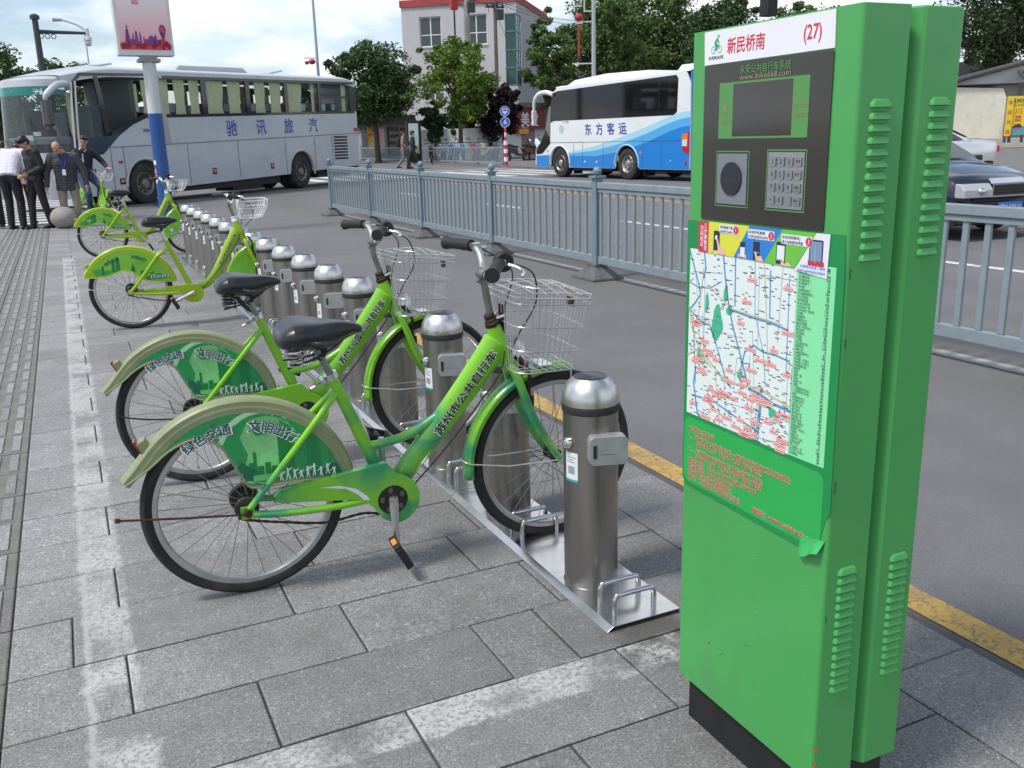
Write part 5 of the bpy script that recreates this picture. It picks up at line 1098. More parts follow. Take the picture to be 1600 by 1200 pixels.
# driver's side glass with its swept black lower edge
mb = MB(); profile_prism(mb, [(-1.98, 1.30), (-1.35, 1.36), (-.75, 1.80), (-.25, 2.06), (.25, 2.22), (.86, 2.26), (.90, 2.36), (.30, 2.33), (-.30, 2.18), (-.78, 1.99), (-.98, 1.92), (-1.02, 1.80), (-1.90, 1.78), (-1.95, 3.1), (-1.75, 3.24), (.6, 3.30), (.6, 3.36), (-1.8, 3.32), (-2.06, 3.1)], -.006, .05, SH); mb.obj('driver_window_surround', CBLK, cs_)
mb = MB(); profile_prism(mb, [(-1.20, 1.9), (-1.0, 1.9), (-1.22, 3.26), (-1.36, 3.26)], -.004, .045, SH); profile_prism(mb, [(-1.93, 2.50), (-1.1, 2.52), (-1.1, 2.56), (-1.93, 2.54)], .0, .045, SH); profile_prism(mb, [(-1.52, 1.79), (-1.49, 1.79), (-1.49, 2.5), (-1.52, 2.5)], .0, .045, SH); mb.obj('driver_window_bar', CBLK, cs_)
mb = MB(); mb.flat([(-1.97, 1.78), (-.98, 1.90), (-.3, 2.15), (.3, 2.30), (.82, 2.33), (.66, 3.32), (-1.75, 3.28), (-1.95, 3.1)], lambda u, v: (u, .020, v+SH*u)); mb.obj('driver_window', CGLS, cs_)
curtain(.28, .62, 2.35, 3.2, .09, taper=.5); curtain(-.05, .18, 2.4, 3.1, .16)
mb = MB(); mb.prism(rrect(-1.15, 1.5, -.8, 2.45, .12), lambda u, v: (u, .5, v), (0, .5, 0)); mb.obj('driver_seat', M('tan_seat', (.32, .24, .15), .7), cs_, .04)
# nose: plan-curved front
def nose(y, z):
    q = (y-WD/2)/(WD/2); rake = .16*max(0, z-1.3)/1.8; return XF-.38*(1-abs(q)**2.6)-.06+rake+.55*abs(q)**6*.55
def npatch(mb, z0, z1, mi=0, y0=0.0, y1=1.0, out=0.0, nu=26, nv=6): mb.grid(lambda u, v: (nose(WD*(y0+(y1-y0)*u), z0+(z1-z0)*v)-out, WD*(y0+(y1-y0)*u), z0+(z1-z0)*v+SH*XF), nu, nv, mi); return mb
mb = MB(); npatch(mb, .34, 1.46)
for yy in (0, 1): mb.grid(lambda u, v: (nose(WD*yy, .34+.94*v)+u*(XF+.56-nose(WD*yy, .34+.94*v)), WD*yy, .34+.94*v+SH*XF), 4, 3)
mb.obj('front_panel', SILV, cs_); mb = MB(); npatch(mb, 1.46, 1.66, 0, out=.003); mb.grid(lambda u, v: (nose(0, 1.28+.38*v)+u*(-1.97-nose(0, 1.28+.38*v)), -.004, 1.28+.38*v+SH*XF), 4, 3); mb.obj('front_black_band', CBLK, cs_)
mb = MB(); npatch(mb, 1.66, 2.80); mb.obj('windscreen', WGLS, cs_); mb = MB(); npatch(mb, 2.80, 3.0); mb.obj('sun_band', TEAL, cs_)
mb = MB(); npatch(mb, 3.0, 3.16); mb.grid(lambda u, v: (nose(WD*u, 3.16)+v*(XF+.3-nose(WD*u, 3.16)), WD*u, 3.16+SH*XF+(roofpt(0, .5-.5*math.cos(PI*u))[2]-3.16-SH*XF)*v**.7), 20, 6)
for yy in (0,): mb.grid(lambda u, v: (nose(0, 3.0+.16*v)+u*(XF+.7-nose(0, 3.0+.16*v)), 0, 3.0+.22*v+SH*XF+u*.1), 4, 2)
mb.obj('front_dome', SILV, cs_)
mb = MB(); mb.tube([(-2.10, -.02, 1.5), (-2.03, -.02, 2.4), (-1.96, -.02, 3.08)], .03, 8); mb.tube([(-2.22, -.01, 1.5), (-2.15, -.01, 2.4), (-2.08, -.01, 3.05)], .03, 8); mb.obj('corner_trim', ALU, cs_)
mb = MB(); mb.bb((XF+.02, .12, 1.5), (XF+.5, WD-.12, 1.78)); mb.obj('dashboard', M('dashboard_grey', (.20, .21, .22), .7), cs_, .05)
mb = MB(); mb.bb((XF+1.2, .25, 1.4), (XF+1.6, 1.0, 2.5)); mb.bb((XF+1.3, 1.2, 1.4), (XF+1.7, 1.75, 2.4)); mb.obj('front_seat', SEATC, cs_, .08)
mb = MB(); mb.bb((XF+2.6, .1, 1.4), (XF+2.66, WD-.1, 3.2)); mb.obj('partition', M('partition_sky_tint', (.16, .165, .17), .8), cs_)  # partition colour lightened to suggest sky reflected in the windscreen
curtain(XF+.45, XF+.75, 1.9, 2.85, .12); mb = MB(); mb.bb((XF-.26, .55, 1.70), (XF-.25, .95, 1.82)); mb.bb((XF-.22, .35, 1.80), (XF-.21, .6, 1.9)); stuff(mb.obj('dash_card', [STK], cs_))
mb = MB(); mb.tube([(nose(.9, 1.6)-.04, .75, 1.55), (nose(.9, 1.8)-.05, 1.15, 1.68), (nose(1.5, 1.8)-.05, 1.65, 1.72)], .014, 6); mb.tube([(nose(.5, 1.6)-.04, .35, 1.55), (nose(.5, 2.3)-.05, .55, 2.25)], .012, 6); mb.obj('wiper', CBLK, cs_)
mb = MB(); mb.tube(smooth_path([(XF+.42, -.02, 2.93), (XF+.2, -.20, 2.98), (XF-.16, -.30, 2.93), (XF-.42, -.26, 2.72), (XF-.46, -.24, 2.60)], 5), [.08]*16+[.07, .06, .06, .05, .05], 10); mr_o = mb.obj('mirror_arm', SILV, cs_)
mb = MB(); mb.box((XF-.44, -.24, 2.30), (.16, .26, .58)); mb.obj('mirror_housing', CBLK, cs_, .05)
mb = MB(); mb.bb((nose(.9, .62)-.02, .62, .55), (nose(.9, .62), 1.12, .72)); pl_ = mb.obj('number_plate', PLT, cs_); mb = MB(); mb.text('苏E·21730', lambda u, v: (nose(.9, .62)-.024, 1.10-u, v), .01, .585, .12, 0, .02, width=.46); mb.obj('plate_lettering', CBLK, pl_)
mb = MB(); mb.lathe([(0, -.02), (.10, -.02), (.13, 0)], (nose(.25, .8)+.06, .32, .82), 16, 0, 'x'); mb.obj('headlamp', CLR, cs_); mb = MB(); mb.lathe([(0, -.02), (.10, -.02), (.13, 0)], (nose(WD-.3, .8)+.06, WD-.32, .82), 16, 0, 'x'); mb.obj('headlamp', CLR, cs_)
# mouldings, gaps, lamps, lettering
mb = MB(); profile_prism(mb, [(-1.12, 1.50), (XR-.02, 1.535), (XR-.02, 1.565), (-1.12, 1.53)], -.012, .0, SH); mb.obj('belt_moulding', M('belt_grey', (.25, .26, .28), .4, .3), cs_)
mb = MB()
for x in (-1.12, -.70, .70, 1.68, 3.85, 6.2, 7.85, 8.9): profile_prism(mb, [(x, .42), (x+.018, .42), (x+.018, 1.5), (x, 1.5)], -.003, .001, SH)
stuff(mb.obj('panel_joints', SEAM, cs_))
for x, z, w, h, m in ((-.90, 1.10, .14, .07, RLM), (-.90, .62, .13, .08, AMB), (2.66, .65, .12, .10, AMB), (5.4, .64, .11, .09, AMB), (8.55, .62, .09, .08, RUB)):
    mb = MB(); profile_prism(mb, [(x-.03, z-.05), (x+w+.03, z-.05), (x+w+.03, z+h+.03), (x-.03, z+h+.03)], -.006, .0, SH); q = mb.obj('side_lamp', CBLK if m != RLM else SILV, cs_)
    mb = MB(); profile_prism(mb, [(x, z), (x+w, z), (x+w, z+h), (x, z+h)], -.013, -.0065, SH); mb.obj('lamp_lens', m, q)
for x, r in ((0, .70), (7.04, .70)):
    mb = MB(); mb.tube([(x+r*math.cos(R(a)), -.006, (.49 if x == 0 else .55)+r*math.sin(R(a))+.0) for a in range(-8, 190, 9)], .035, 6); mb.obj('wheel_arch', SILV, cs_)
mb = MB(); mb.lathe([(0, -.006), (.27, -.006), (.275, .0)], (2.05, 0, 1.90+SH*2), 28, 0, 'y'); mb.obj('grey_disc', M('disc_grey', (.50, .50, .50), .5), cs_)
mb = MB()
for x, c in zip((3.42, 4.82, 6.24, 7.62), '驰讯旅汽'): side_text(mb, c, x, 1.70, .50, SH, 0, .02)
side_text(mb, 'XINGRUN', .08, 1.86, .13, SH, 1, .03, y=-.004); mb.obj('lettering', [CTX, SEAM], cs_)
for k in range(8):
    mb = MB(); mb.box((9.45, -.012, .92+.105*k-.2+SH*9.4), (.82, .03, .05), Matrix.Rotation(R(30), 3, 'X')); mb.obj('grille_slat', CBLK, cs_)
mb = MB(); profile_prism(mb, [(XR-.25, 1.62), (XR+.02, 1.62), (XR+.02, 1.74), (XR-.25, 1.74)], -.008, .2, SH); mb.obj('tail_lamp', RLM, cs_)
coach_wheel(cs_, 0, .02, .53, .545); coach_wheel(cs_, 7.04, .02, .55, .545); coach_wheel(cs_, 0, WD-.36, .53, .545); coach_wheel(cs_, 7.04, WD-.6, .55, .545); coach_wheel(cs_, 7.04, .36, .55, .545)
mb = MB(); mb.bb((1.0, .1, .24), (5.9, WD-.1, .5)); mb.bb((8.2, .2, .3), (10.2, WD-.2, .6)); mb.bb((3.6, .12, .12), (5.0, .8, .42)); mb.obj('underside', RUB, cs_)
# ---- white and blue coach, driving away on the far side of the road
A2 = Vector((17.1495, 26.8356, ROADZ)); e2 = (Vector((16.7205, 30.7645, 0))-Vector((A2.x, A2.y, 0))).normalized(); ang2 = math.atan2(e2.y, e2.x)
# x forward, y to its left. The camera sees its left side, so the near wall is y = 0 and the body lies at y < 0
cw = thing('coach', 'white coach with blue wave stripes and dark tinted windows driving away', 'coach', A2, ang2)
Wd2 = 2.35; F2, R2 = 5.62, -3.0
low2 = [(R2, .36), (-.62, .36)] + [(.08+.60*math.cos(R(a)), .50+.62*math.sin(R(a))) for a in range(186, -7, -12)] + [(.72, .36), (3.40, .36)] + [(4.0+.60*math.cos(R(a)), .50+.62*math.sin(R(a))) for a in range(186, -7, -12)] + [(4.66, .36), (F2-.1, .36), (F2, .5), (F2-.02, .95), (F2-.28, 1.2), (F2-.95, 1.95), (F2-1.2, 3.0), (F2-1.5, 3.18), (0, 3.24), (R2+.25, 3.30), (R2+.03, 2.9)]
SH2 = -.012
mb = MB(); mb.prism(low2, lambda u, v: (u, 0, v), (0, -.05, 0)); s_ = mb.obj('side_panel', WHC, cw, .02); mb = MB(); mb.prism(low2, lambda u, v: (u, -Wd2, v), (0, .05, 0)); mb.obj('far_side_panel', WHC, cw)
mb = MB(); mb.prism([(F2-.1, -.05), (F2, .5), (F2-.02, .95), (F2-.28, 1.2), (F2-.95, 1.95), (F2-1.2, 3.0), (F2-1.5, 3.18), (F2-1.9, 3.2), (F2-1.9, .4), (F2-.1, .36)][2:], lambda u, v: (u, -.06, v), (0, -Wd2+.12, 0)); mb.obj('front_body', CBLK, cw)
mb = MB(); mb.grid(lambda u, v: (R2+.06+(F2-1.45-R2)*u, -Wd2*(.5-.5*math.cos(PI*v)), (3.30-.10*u)-.02+.10*math.sin(PI*v)), 20, 12); mb.obj('roof', WHC, cw)
mb = MB(); mb.prism([(R2+2.0, 3.26), (R2+2.3, 3.46), (R2+4.6, 3.50), (F2-2.2, 3.40), (F2-1.5, 3.16)], lambda u, v: (u, -.25, v), (0, -Wd2+.5, 0)); mb.obj('roof_unit', WHC, cw, .06); mb = MB(); mb.prism([(R2-.05, 3.28), (R2-.05, 3.50), (R2+.7, 3.50), (R2+.95, 3.28)], lambda u, v: (u, -.2, v), (0, -Wd2+.4, 0)); mb.obj('rear_roof_pod', WHC, cw, .05)
mb = MB(); mb.bb((R2+.02, -Wd2+.03, .4), (R2+.08, -.03, 3.28)); mb.obj('rear_wall', BL1, cw, .02); mb = MB(); mb.bb((R2+.005, -Wd2+.25, 2.0), (R2+.03, -.12, 3.1)); mb.obj('rear_window', DTNT, cw)
def st2(mb, pts, out=.004, mi=0): mb.prism(pts, lambda u, v: (u, .0005, v), (0, out, 0), mi)
# blue waves cut round the wheel openings
def wave(z): # list of (x, top z) along the side
    return [(F2-.06, .78+z*.0), (4.9, .80+z*.1), (3.3, .86+z*.3), (1.8, .98+z*.75), (.3, 1.22+z), (-1.0, 1.52+z*1.05), (-2.0, 1.80+z*1.0), (-2.6, 1.92+z*.95), (R2+.01, 1.95+z*.95)]
def under(x): 
    for c in (.08, 4.0):
        if abs(x-c) < .62: return max(.37, .50+math.sqrt(max(0, .635**2-(x-c)**2)))
    return .37
def stripe(z0, z1, mat, out, name):
    top = wave(z1); xs = [F2-.06-(F2-.06-R2-.01)*i/120 for i in range(121)]
    def ev(tb, x):
        for (a, za), (b, zb) in zip(tb[:-1], tb[1:]):
            if b <= x <= a: return za+(zb-za)*((a-x)/(a-b))
        return tb[-1][1]
    bot = (lambda x: under(x)) if z0 is None else (lambda x: max(under(x), ev(wave(z0), x)))
    mb = MB(); vs = []; fs = []
    for x in xs: vs += [(x, out, bot(x)), (x, out, max(bot(x), ev(top, x)))]
    mb.add(vs, [(2*i, 2*i+1, 2*i+3, 2*i+2) for i in range(120)]); return mb.obj(name, mat, s_)
stripe(None, -.28, BL1, .0030, 'blue_wave'); stripe(-.28, -.02, BL2, .0034, 'mid_blue_wave'); stripe(-.02, .18, BL3, .0038, 'pale_blue_wave')
mb = MB(); st2(mb, [(F2-1.02, 1.22), (F2-1.0, 1.95), (F2-1.28, 2.02), (R2+.78, 2.02), (R2+.62, 2.10), (R2+.58, 3.10), (R2+.68, 3.2), (F2-1.5, 3.06), (F2-1.2, 2.98), (F2-.93, 1.95), (F2-.27, 1.15), (F2-.06, .96), (F2-.08, .82), (F2-.5, .86)], .006); mb.obj('window_band', DTNT, s_)
mb = MB()
for x in (R2+1.45, R2+.95): st2(mb, [(x, 2.06), (x+.03, 2.06), (x+.03, 3.08), (x, 3.08)], .009)
mb.obj('window_bar', CBLK, s_)
mb = MB(); st2(mb, [(F2-1.02, 1.4), (F2-.72, 1.75), (F2-.98, 2.55), (F2-1.08, 2.55)], .010); mb.obj('quarter_glass', M('pale_glass', (.10, .13, .13), .06, coat=.4), s_)
# lettering reads from the rear (right in the view) ... so text runs along -x
mb = MB(); ft = lambda u, v: (-u+.14*(v-1.5), .0085, v)
for i, c in enumerate('东方客运'): mb.text(c, ft, -2.38+.64*i, 1.52, .42, 0, .02)
mb.obj('lettering', CTX, s_)
mb = MB(); mb.add(*disc(lambda u, v: (u, .0065, v), F2-1.75, 1.72, .15, 20)); mb.obj('round_badge', M('badge_green', (.42, .60, .50), .5), s_); mb = MB(); mb.text('三六文旅', lambda u, v: (-u, .0065, v), -F2+1.86, 1.93, .09, 0); mb.obj('small_lettering', SEAM, s_)
mb = MB()
for x in (3.1, 2.55, 1.35, -.75, -1.7): st2(mb, [(x, .42), (x+.014, .42), (x+.014, 1.24), (x, 1.24)], .0048)
st2(mb, [(R2+.4, 1.24), (4.8, 1.24), (4.8, 1.254), (R2+.4, 1.254)], .0048); stuff(mb.obj('panel_joints', SEAM, s_))
for x, z, m, r in ((4.78, .95, AMB, .045), (.95, 1.02, AMB, .05), (-.66, .88, AMB, .045), (1.75, .55, ALU, .055), (2.45, .55, ALU, .055), (-2.1, .62, ALU, .05)):
    mb = MB(); mb.lathe([(0, .018), (r*.8, .018), (r, .004)], (x, 0, z), 14, 0, 'y'); mb.obj('side_lamp' if m is AMB else 'filler_cap', m, s_)
for x, a in ((.08, .64), (4.0, .64)):
    mb = MB(); mb.tube([(x+a*math.cos(R(q)), .004, .50+a*math.sin(R(q))) for q in range(0, 181, 9)], .028, 6); mb.obj('wheel_arch', BL3 if x < 1 else WHC, s_)
tl = MB(); st2(tl, [(R2+.12, .85), (R2+.34, .95), (R2+.36, 1.42), (R2+.16, 1.50), (R2+.03, 1.5), (R2+.03, .83)], .012); tq = tl.obj('tail_lamp', RLM, s_)
mb = MB(); st2(mb, [(R2+.10, 1.30), (R2+.355, 1.27), (R2+.355, 1.43), (R2+.10, 1.49)], .014); mb.obj('indicator_lens', AMB, tq); mb = MB(); st2(mb, [(R2+.12, 1.08), (R2+.34, 1.08), (R2+.35, 1.27), (R2+.12, 1.29)], .0145); mb.obj('reverse_lens', CLR, tq)
mb = MB(); st2(mb, [(R2+.12, .52), (R2+.22, .52), (R2+.22, .64), (R2+.12, .64)], .012); mb.obj('fog_lamp', RLM, s_)
mb = MB(); mb.tube(smooth_path([(F2-1.28, .02, 2.95), (F2-.9, .10, 3.05), (F2-.5, .16, 2.98), (F2-.28, .2, 2.72), (F2-.25, .2, 2.45)], 5), [.085]*14+[.07, .065, .06, .06, .05, .05, .05], 10); mb.obj('mirror_arm', WHC, cw); mb = MB(); mb.box((F2-.25, .20, 2.16), (.10, .20, .56)); mb.obj('mirror_housing', WHC, cw, .04)
mb = MB(); mb.prism([(F2-.15, 1.05), (F2+.02, 1.25), (F2-.02, 1.42), (F2-.3, 1.2)], lambda u, v: (u, .03, v), (0, -.12, 0)); mb.obj('headlamp_pod', WHC, cw, .02)
for x, y in ((.10, -.34), (4.02, -.34), (.10, -Wd2+.02), (4.02, -Wd2+.02), (.10, -.70)):
    w_ = coach_wheel(cw, x, y, .52, .515, .30, True); w_.rotation_euler = (0, 0, PI); w_.location = (x, y+.16, .52)
mb = MB(); mb.bb((.9, -Wd2+.1, .26), (3.2, -.1, .5)); mb.bb((R2+.4, -Wd2+.2, .26), (-.8, -.2, .5)); mb.bb((-.75, -.12, .14), (-.70, -.55, .5)); mb.bb((3.25, -.12, .14), (3.3, -.5, .5)); mb.obj('underside', RUB, cw)
# ------------------------------------------------------------------ people
SKIN = M('skin', (.46, .255, .175), .5, var=.08, vs=9); SKIN2 = M('skin_pale', (.52, .31, .23), .5, var=.08, vs=9); HAIR = M('black_hair', (.012, .010, .009), .45, bump=.4, bs=90); EYE = M('eye_dark', (.015, .012, .01), .2); LIP = M('lip', (.30, .11, .09), .5)
BTR = M('black_trousers', (.012, .012, .014), .75, var=.3, vs=5); WSH = M('white_shirt', (.58, .575, .66), .7, var=.05, vs=7, bump=.15, bs=14); BJK = M('black_jacket', (.013, .013, .016), .7, var=.35, vs=6, bump=.15, bs=20); KHA = M('khaki_trousers', (.24, .21, .155), .8, var=.12, vs=6, bump=.15, bs=16); JEAN = M('blue_jeans', (.035, .06, .12), .8, var=.35, vs=6); SHOE = M('black_shoe', (.012, .011, .011), .35); TAN = M('tan_jacket', (.26, .19, .15), .8, var=.12, vs=6); NAVY = M('navy_jacket', (.018, .024, .04), .75, var=.2, vs=6); GRT = M('grey_trousers', (.16, .16, .17), .8, var=.12, vs=6); PKS = M('pink_shirt', (.74, .46, .52), .7); LAN = M('blue_lanyard', (.015, .04, .38), .5)
def plaid():
    nb = NB('plaid_shirt'); co = nb.t.nodes.new('ShaderNodeTexCoord').outputs['Object']; sp_ = nb.t.nodes.new('ShaderNodeSeparateXYZ'); nb.t.links.new(co, sp_.inputs[0])
    def st(v, per, w): return nb.ramp(nb.n('ABSOLUTE', nb.n('SUBTRACT', nb.n('FRACT', nb.n('MULTIPLY', v, 1/per)), .5)), w, w+.05, 1, 0)
    a = nb.n('ADD', sp_.outputs[0], nb.n('MULTIPLY', sp_.outputs[1], .4)); k = nb.n('MULTIPLY', nb.n('ADD', st(a, .085, .22), st(sp_.outputs[2], .085, .22)), .5)
    c = nb.mix(k, (.055, .058, .066), (.013, .014, .02)); c = nb.mix(nb.n('MULTIPLY', nb.n('MAXIMUM', st(a, .085, .015), st(sp_.outputs[2], .085, .015)), .5), c, (.16, .17, .19)); return nb.out(c, .8)
PLAID = plaid()
def blob(name, chains, mat, parent, vox=.010, it=3, extra=None):
    """one continuous surface over tapered limbs: chains of (point, radius)"""
    mb = MB()
    for ch in chains:
        fl = 1.0
        if isinstance(ch, dict): fl = ch.get('flat', 1.0); ch = ch['c']
        for (p, r) in ch: mb.ball(p, (r*fl if isinstance(fl, float) else r*fl[0], r if isinstance(fl, float) else r*fl[1], r), 14, 9)
        for (p, r), (q, s) in zip(ch[:-1], ch[1:]):
            p, q = Vector(p), Vector(q); n = max(2, int((q-p).length/(.35*max(.004, min(r, s)))))
            for i in range(1, n):
                t = i/n; rr = r+(s-r)*t; mb.ball(p.lerp(q, t), (rr*(fl if isinstance(fl, float) else fl[0]), rr*(1 if isinstance(fl, float) else fl[1]), rr), 12, 7)
    if extra: extra(mb)
    me = bpy.data.meshes.new(name); me.from_pydata(mb.v, [], mb.f); o = bpy.data.objects.new(name, me); COL.objects.link(o)
    m = o.modifiers.new('r', 'REMESH'); m.mode = 'VOXEL'; m.voxel_size = vox; m.use_smooth_shade = True
    s = o.modifiers.new('s', 'SMOOTH'); s.factor = .5; s.iterations = it
    new = bpy.data.meshes.new_from_object(o.evaluated_get(bpy.context.evaluated_depsgraph_get())); bpy.data.objects.remove(o); bpy.data.meshes.remove(me)
    new.materials.clear(); new.materials.append(mat); new.polygons.foreach_set('use_smooth', [True]*len(new.polygons)); new.name = name
    return link(name, new, parent)
def hand_chains(w, d, side, palm_n, curl=.5):
    """wrist point, direction of the fingers, side (towards the thumb), palm normal"""
    w, d, s, n = Vector(w), Vector(d).normalized(), Vector(side).normalized(), Vector(palm_n).normalized(); out = [[(w, .026), (w+d*.045, .030)], [(w+d*.05+s*.018, .020), (w+d*.085+s*.024, .012)], [(w+d*.05-s*.018, .020), (w+d*.085-s*.024, .012)]]
    for k, (o, l) in enumerate(((.027, .070), (.009, .080), (-.009, .074), (-.026, .058))):
        b = w+d*.085+s*o; c = b+(d+n*curl*.35).normalized()*l*.5; e = c+(d*(1-curl)+n*curl*1.1).normalized()*l*.5; out.append([(b, .0105), (c, .0095), (e, .0078)])
    b = w+d*.025+s*.030; c = b+(d*.6+s*.7).normalized()*.038; out.append([(b, .014), (c, .0115), (c+(d*.8+s*.25+n*.3).normalized()*.032, .009)]); return out
def person(label, loc, rz, J, top=None, legs=None, skin=SKIN, shoe=SHOE, group=None, hair='short', vox=.011, face=True, scale=1.0, hands=(1, 1), topname='shirt', bulk=1.0, shoes=True, collar=None):
    """J: joints in the figure's own space, facing -y; r = the figure's right (-x)"""
    t = thing('person', label, 'person', loc, rz, group); t.scale = (scale,)*3
    V3 = Vector; H = V3(J['head']); N = V3(J['neck']); CH = V3(J['chest']); PE = V3(J['pelvis']); look = V3(J.get('look', (0, -1, 0))).normalized(); upv = (H-N).normalized(); sidev = look.cross(upv).normalized()
    look = upv.cross(sidev).normalized()
    body = [[(PE, .085), (CH, .085), (N, .060), (H-upv*.05, .056)]]
    for s in 'lr': body += [[(V3(J['sh_'+s]), .052), (V3(J['el_'+s]), .040), (V3(J['wr_'+s]), .028)], [(V3(J['hip_'+s]), .08), (V3(J['kn_'+s]), .052), (V3(J['an_'+s]), .036)]]
    for s, h in zip('lr', hands):
        if h:
            e, w = V3(J['el_'+s]), V3(J['wr_'+s]); d = V3(J.get('hd_'+s, w-e)); sd = V3(J.get('hs_'+s, (0, -1, 0))); sd = sd-d.normalized()*sd.dot(d.normalized()); pn = V3(J.get('hn_'+s, (1 if s == 'r' else -1, 0, 0))); body += hand_chains(w, d, sd, pn, J.get('curl_'+s, .5))
    def headgeo(mb):
        M3 = Matrix((sidev, -look, upv)).transposed()
        def el(c, r, nu=18, nv=12):
            k = MB(); k.ball((0, 0, 0), r, nu, nv); k.xf(lambda p: H+M3 @ (p+V3(c))); mb.add(k.v, k.f)
        el((0, .012, .028), (.076, .093, .092)); el((0, -.022, -.028), (.060, .070, .078)); el((0, -.038, -.078), (.036, .040, .032)); el((0, -.060, -.01), (.050, .030, .05))
        el((0, -.100, -.020), (.0115, .017, .016), 10, 8); el((0, -.094, .002), (.008, .012, .024), 8, 6); el((0, -.090, .026), (.042, .012, .010), 10, 6); el((0, -.088, -.054), (.022, .012, .010), 10, 6)
        for q in (-1, 1): el((q*.076, .012, -.008), (.012, .020, .030), 10, 8)
    b = blob('body', body, skin, t, vox*.72, 2, headgeo)
    M3 = Matrix((sidev, -look, upv)).transposed(); hp = lambda c: H+M3 @ V3(c)
    if face:
        for q in (-1, 1):
            mb = MB(); mb.ball(hp((q*.030, -.086, .008)), .0085, 10, 7); mb.obj('eye', EYE, b)
            mb = MB(); mb.tube([hp((q*.014, -.096, .027)), hp((q*.031, -.094, .032)), hp((q*.050, -.080, .026))], .0038, 6); mb.obj('eyebrow', HAIR, b)
        mb = MB(); mb.tube([hp((-.021, -.094, -.054)), hp((0, -.100, -.053)), hp((.021, -.094, -.054))], .0042, 6); mb.obj('mouth', LIP, b)
    if hair:
        def hg(mb):
            def el(c, r):
                k = MB(); k.ball((0, 0, 0), r, 18, 12); k.xf(lambda p: H+M3 @ (p+V3(c))); mb.add(k.v, k.f)
            if hair == 'short': el((0, .020, .050), (.083, .094, .082)); el((0, .052, .0), (.079, .066, .075)); el((0, -.045, .088), (.060, .045, .030))
            elif hair == 'full': el((0, .018, .055), (.090, .104, .085)); el((0, .052, .0), (.084, .072, .085)); el((0, -.052, .085), (.072, .055, .042))
            elif hair == 'bald': el((0, .055, -.005), (.078, .062, .060)); el((.066, .02, .0), (.016, .045, .045)); el((-.066, .02, .0), (.016, .045, .045)); el((0, .062, .045), (.066, .05, .052))
            elif hair == 'long': el((0, .020, .045), (.086, .098, .085)); el((0, .055, -.06), (.088, .070, .13))
        blob('hair', [], HAIR, t, .009, 2, hg)
    if top is not None:
        sl, sr = V3(J['sh_l']), V3(J['sh_r']); w = .5; mid = PE.lerp(CH, .35); k = bulk
        hem = PE+(PE-CH).normalized()*J.get('hem', .06)
        ch = [[(sl.lerp(sr, .18)-V3((0, 0, .02)), .082*k), (sl.lerp(sr, .82)-V3((0, 0, .02)), .082*k)], [(CH+(sl-sr)*.22, .118*k), (mid+(sl-sr)*.16, .112*k), (hem+(sl-sr)*.19, .112*k)], [(CH-(sl-sr)*.22, .118*k), (mid-(sl-sr)*.16, .112*k), (hem-(sl-sr)*.19, .112*k)], [(CH, .12*k), (mid, .125*k), (hem, .125*k)], [(CH, .10), (N-(N-CH)*.18, .074)]]
        for s in 'lr':
            e, wv = V3(J['el_'+s]), V3(J['wr_'+s]); c_ = wv+(e-wv).normalized()*.015
            ch.append([(V3(J['sh_'+s]), .074*k), (e, .058*k), (c_, .043*k)])
        tp = blob(topname, ch, top, t, vox, 2); ax = (CH-PE).normalized(); hp_ = hem-ax*.03; lat = (sl-sr).normalized()
        for v_ in tp.data.vertices:      # straight hem
            d_ = (v_.co-hp_).dot(ax)
            if d_ < 0 and abs((v_.co-PE).dot(lat)) < .185*k: v_.co -= ax*d_
    if collar is not None: blob('collar', [[(N-upv*.01+look*.03+sidev*.055, .022), (N-upv*.09+look*.10, .026)], [(N-upv*.01+look*.03-sidev*.055, .022), (N-upv*.09+look*.10, .026)], [(N-upv*.09+look*.10, .030), (CH+look*.15-upv*.03, .036)]], collar, t, .008, 2)
    if legs is not None:
        ch = [[(PE, .105), (V3(J['hip_l']), .098)], [(PE, .105), (V3(J['hip_r']), .098)]]
        for s in 'lr': ch.append([(V3(J['hip_'+s]), .098), (V3(J['kn_'+s]), .072), (V3(J['an_'+s])+V3((0, 0, .005)), .060)])
        blob('trousers', ch, legs, t, vox, 2)
    if shoes:
        for s in 'lr':
            a = V3(J['an_'+s]); toe = V3(J.get('toe_'+s, a+V3((0, -.17, 0)))); d = (toe-a); d.z = 0; d = d.normalized(); base = a.z-.055
            blob('shoe', [[(V3((a.x, a.y, base+.005))-d*.035, .036), (V3((a.x, a.y, base))+d*.07, .038), (V3((a.x, a.y, base-.008))+d*.145, .034)], [(a-V3((0, 0, .02)), .042), (V3((a.x, a.y, base+.01))+d*.04, .04)]], shoe, t, .009, 2)
    return t
STAND = dict(head=(0, 0, 1.60), neck=(0, .01, 1.46), chest=(0, .01, 1.27), pelvis=(0, .01, .95), sh_l=(.185, .01, 1.40), sh_r=(-.185, .01, 1.40), el_l=(.245, .03, 1.12), el_r=(-.245, .03, 1.12), wr_l=(.25, -.03, .87), wr_r=(-.25, -.03, .87), hip_l=(.09, .01, .90), hip_r=(-.09, .01, .90), kn_l=(.105, -.01, .49), kn_r=(-.105, -.01, .49), an_l=(.11, .02, .085), an_r=(-.11, .02, .085))
def pose(**k): d = dict(STAND); d.update(k); return d
# people seen from the pavement end: heading rz turns the face (-y) towards where each looks
grp = 'people waiting at the pavement end'
def gp(px, py): v = G(px, py); return (v.x, v.y, 0)
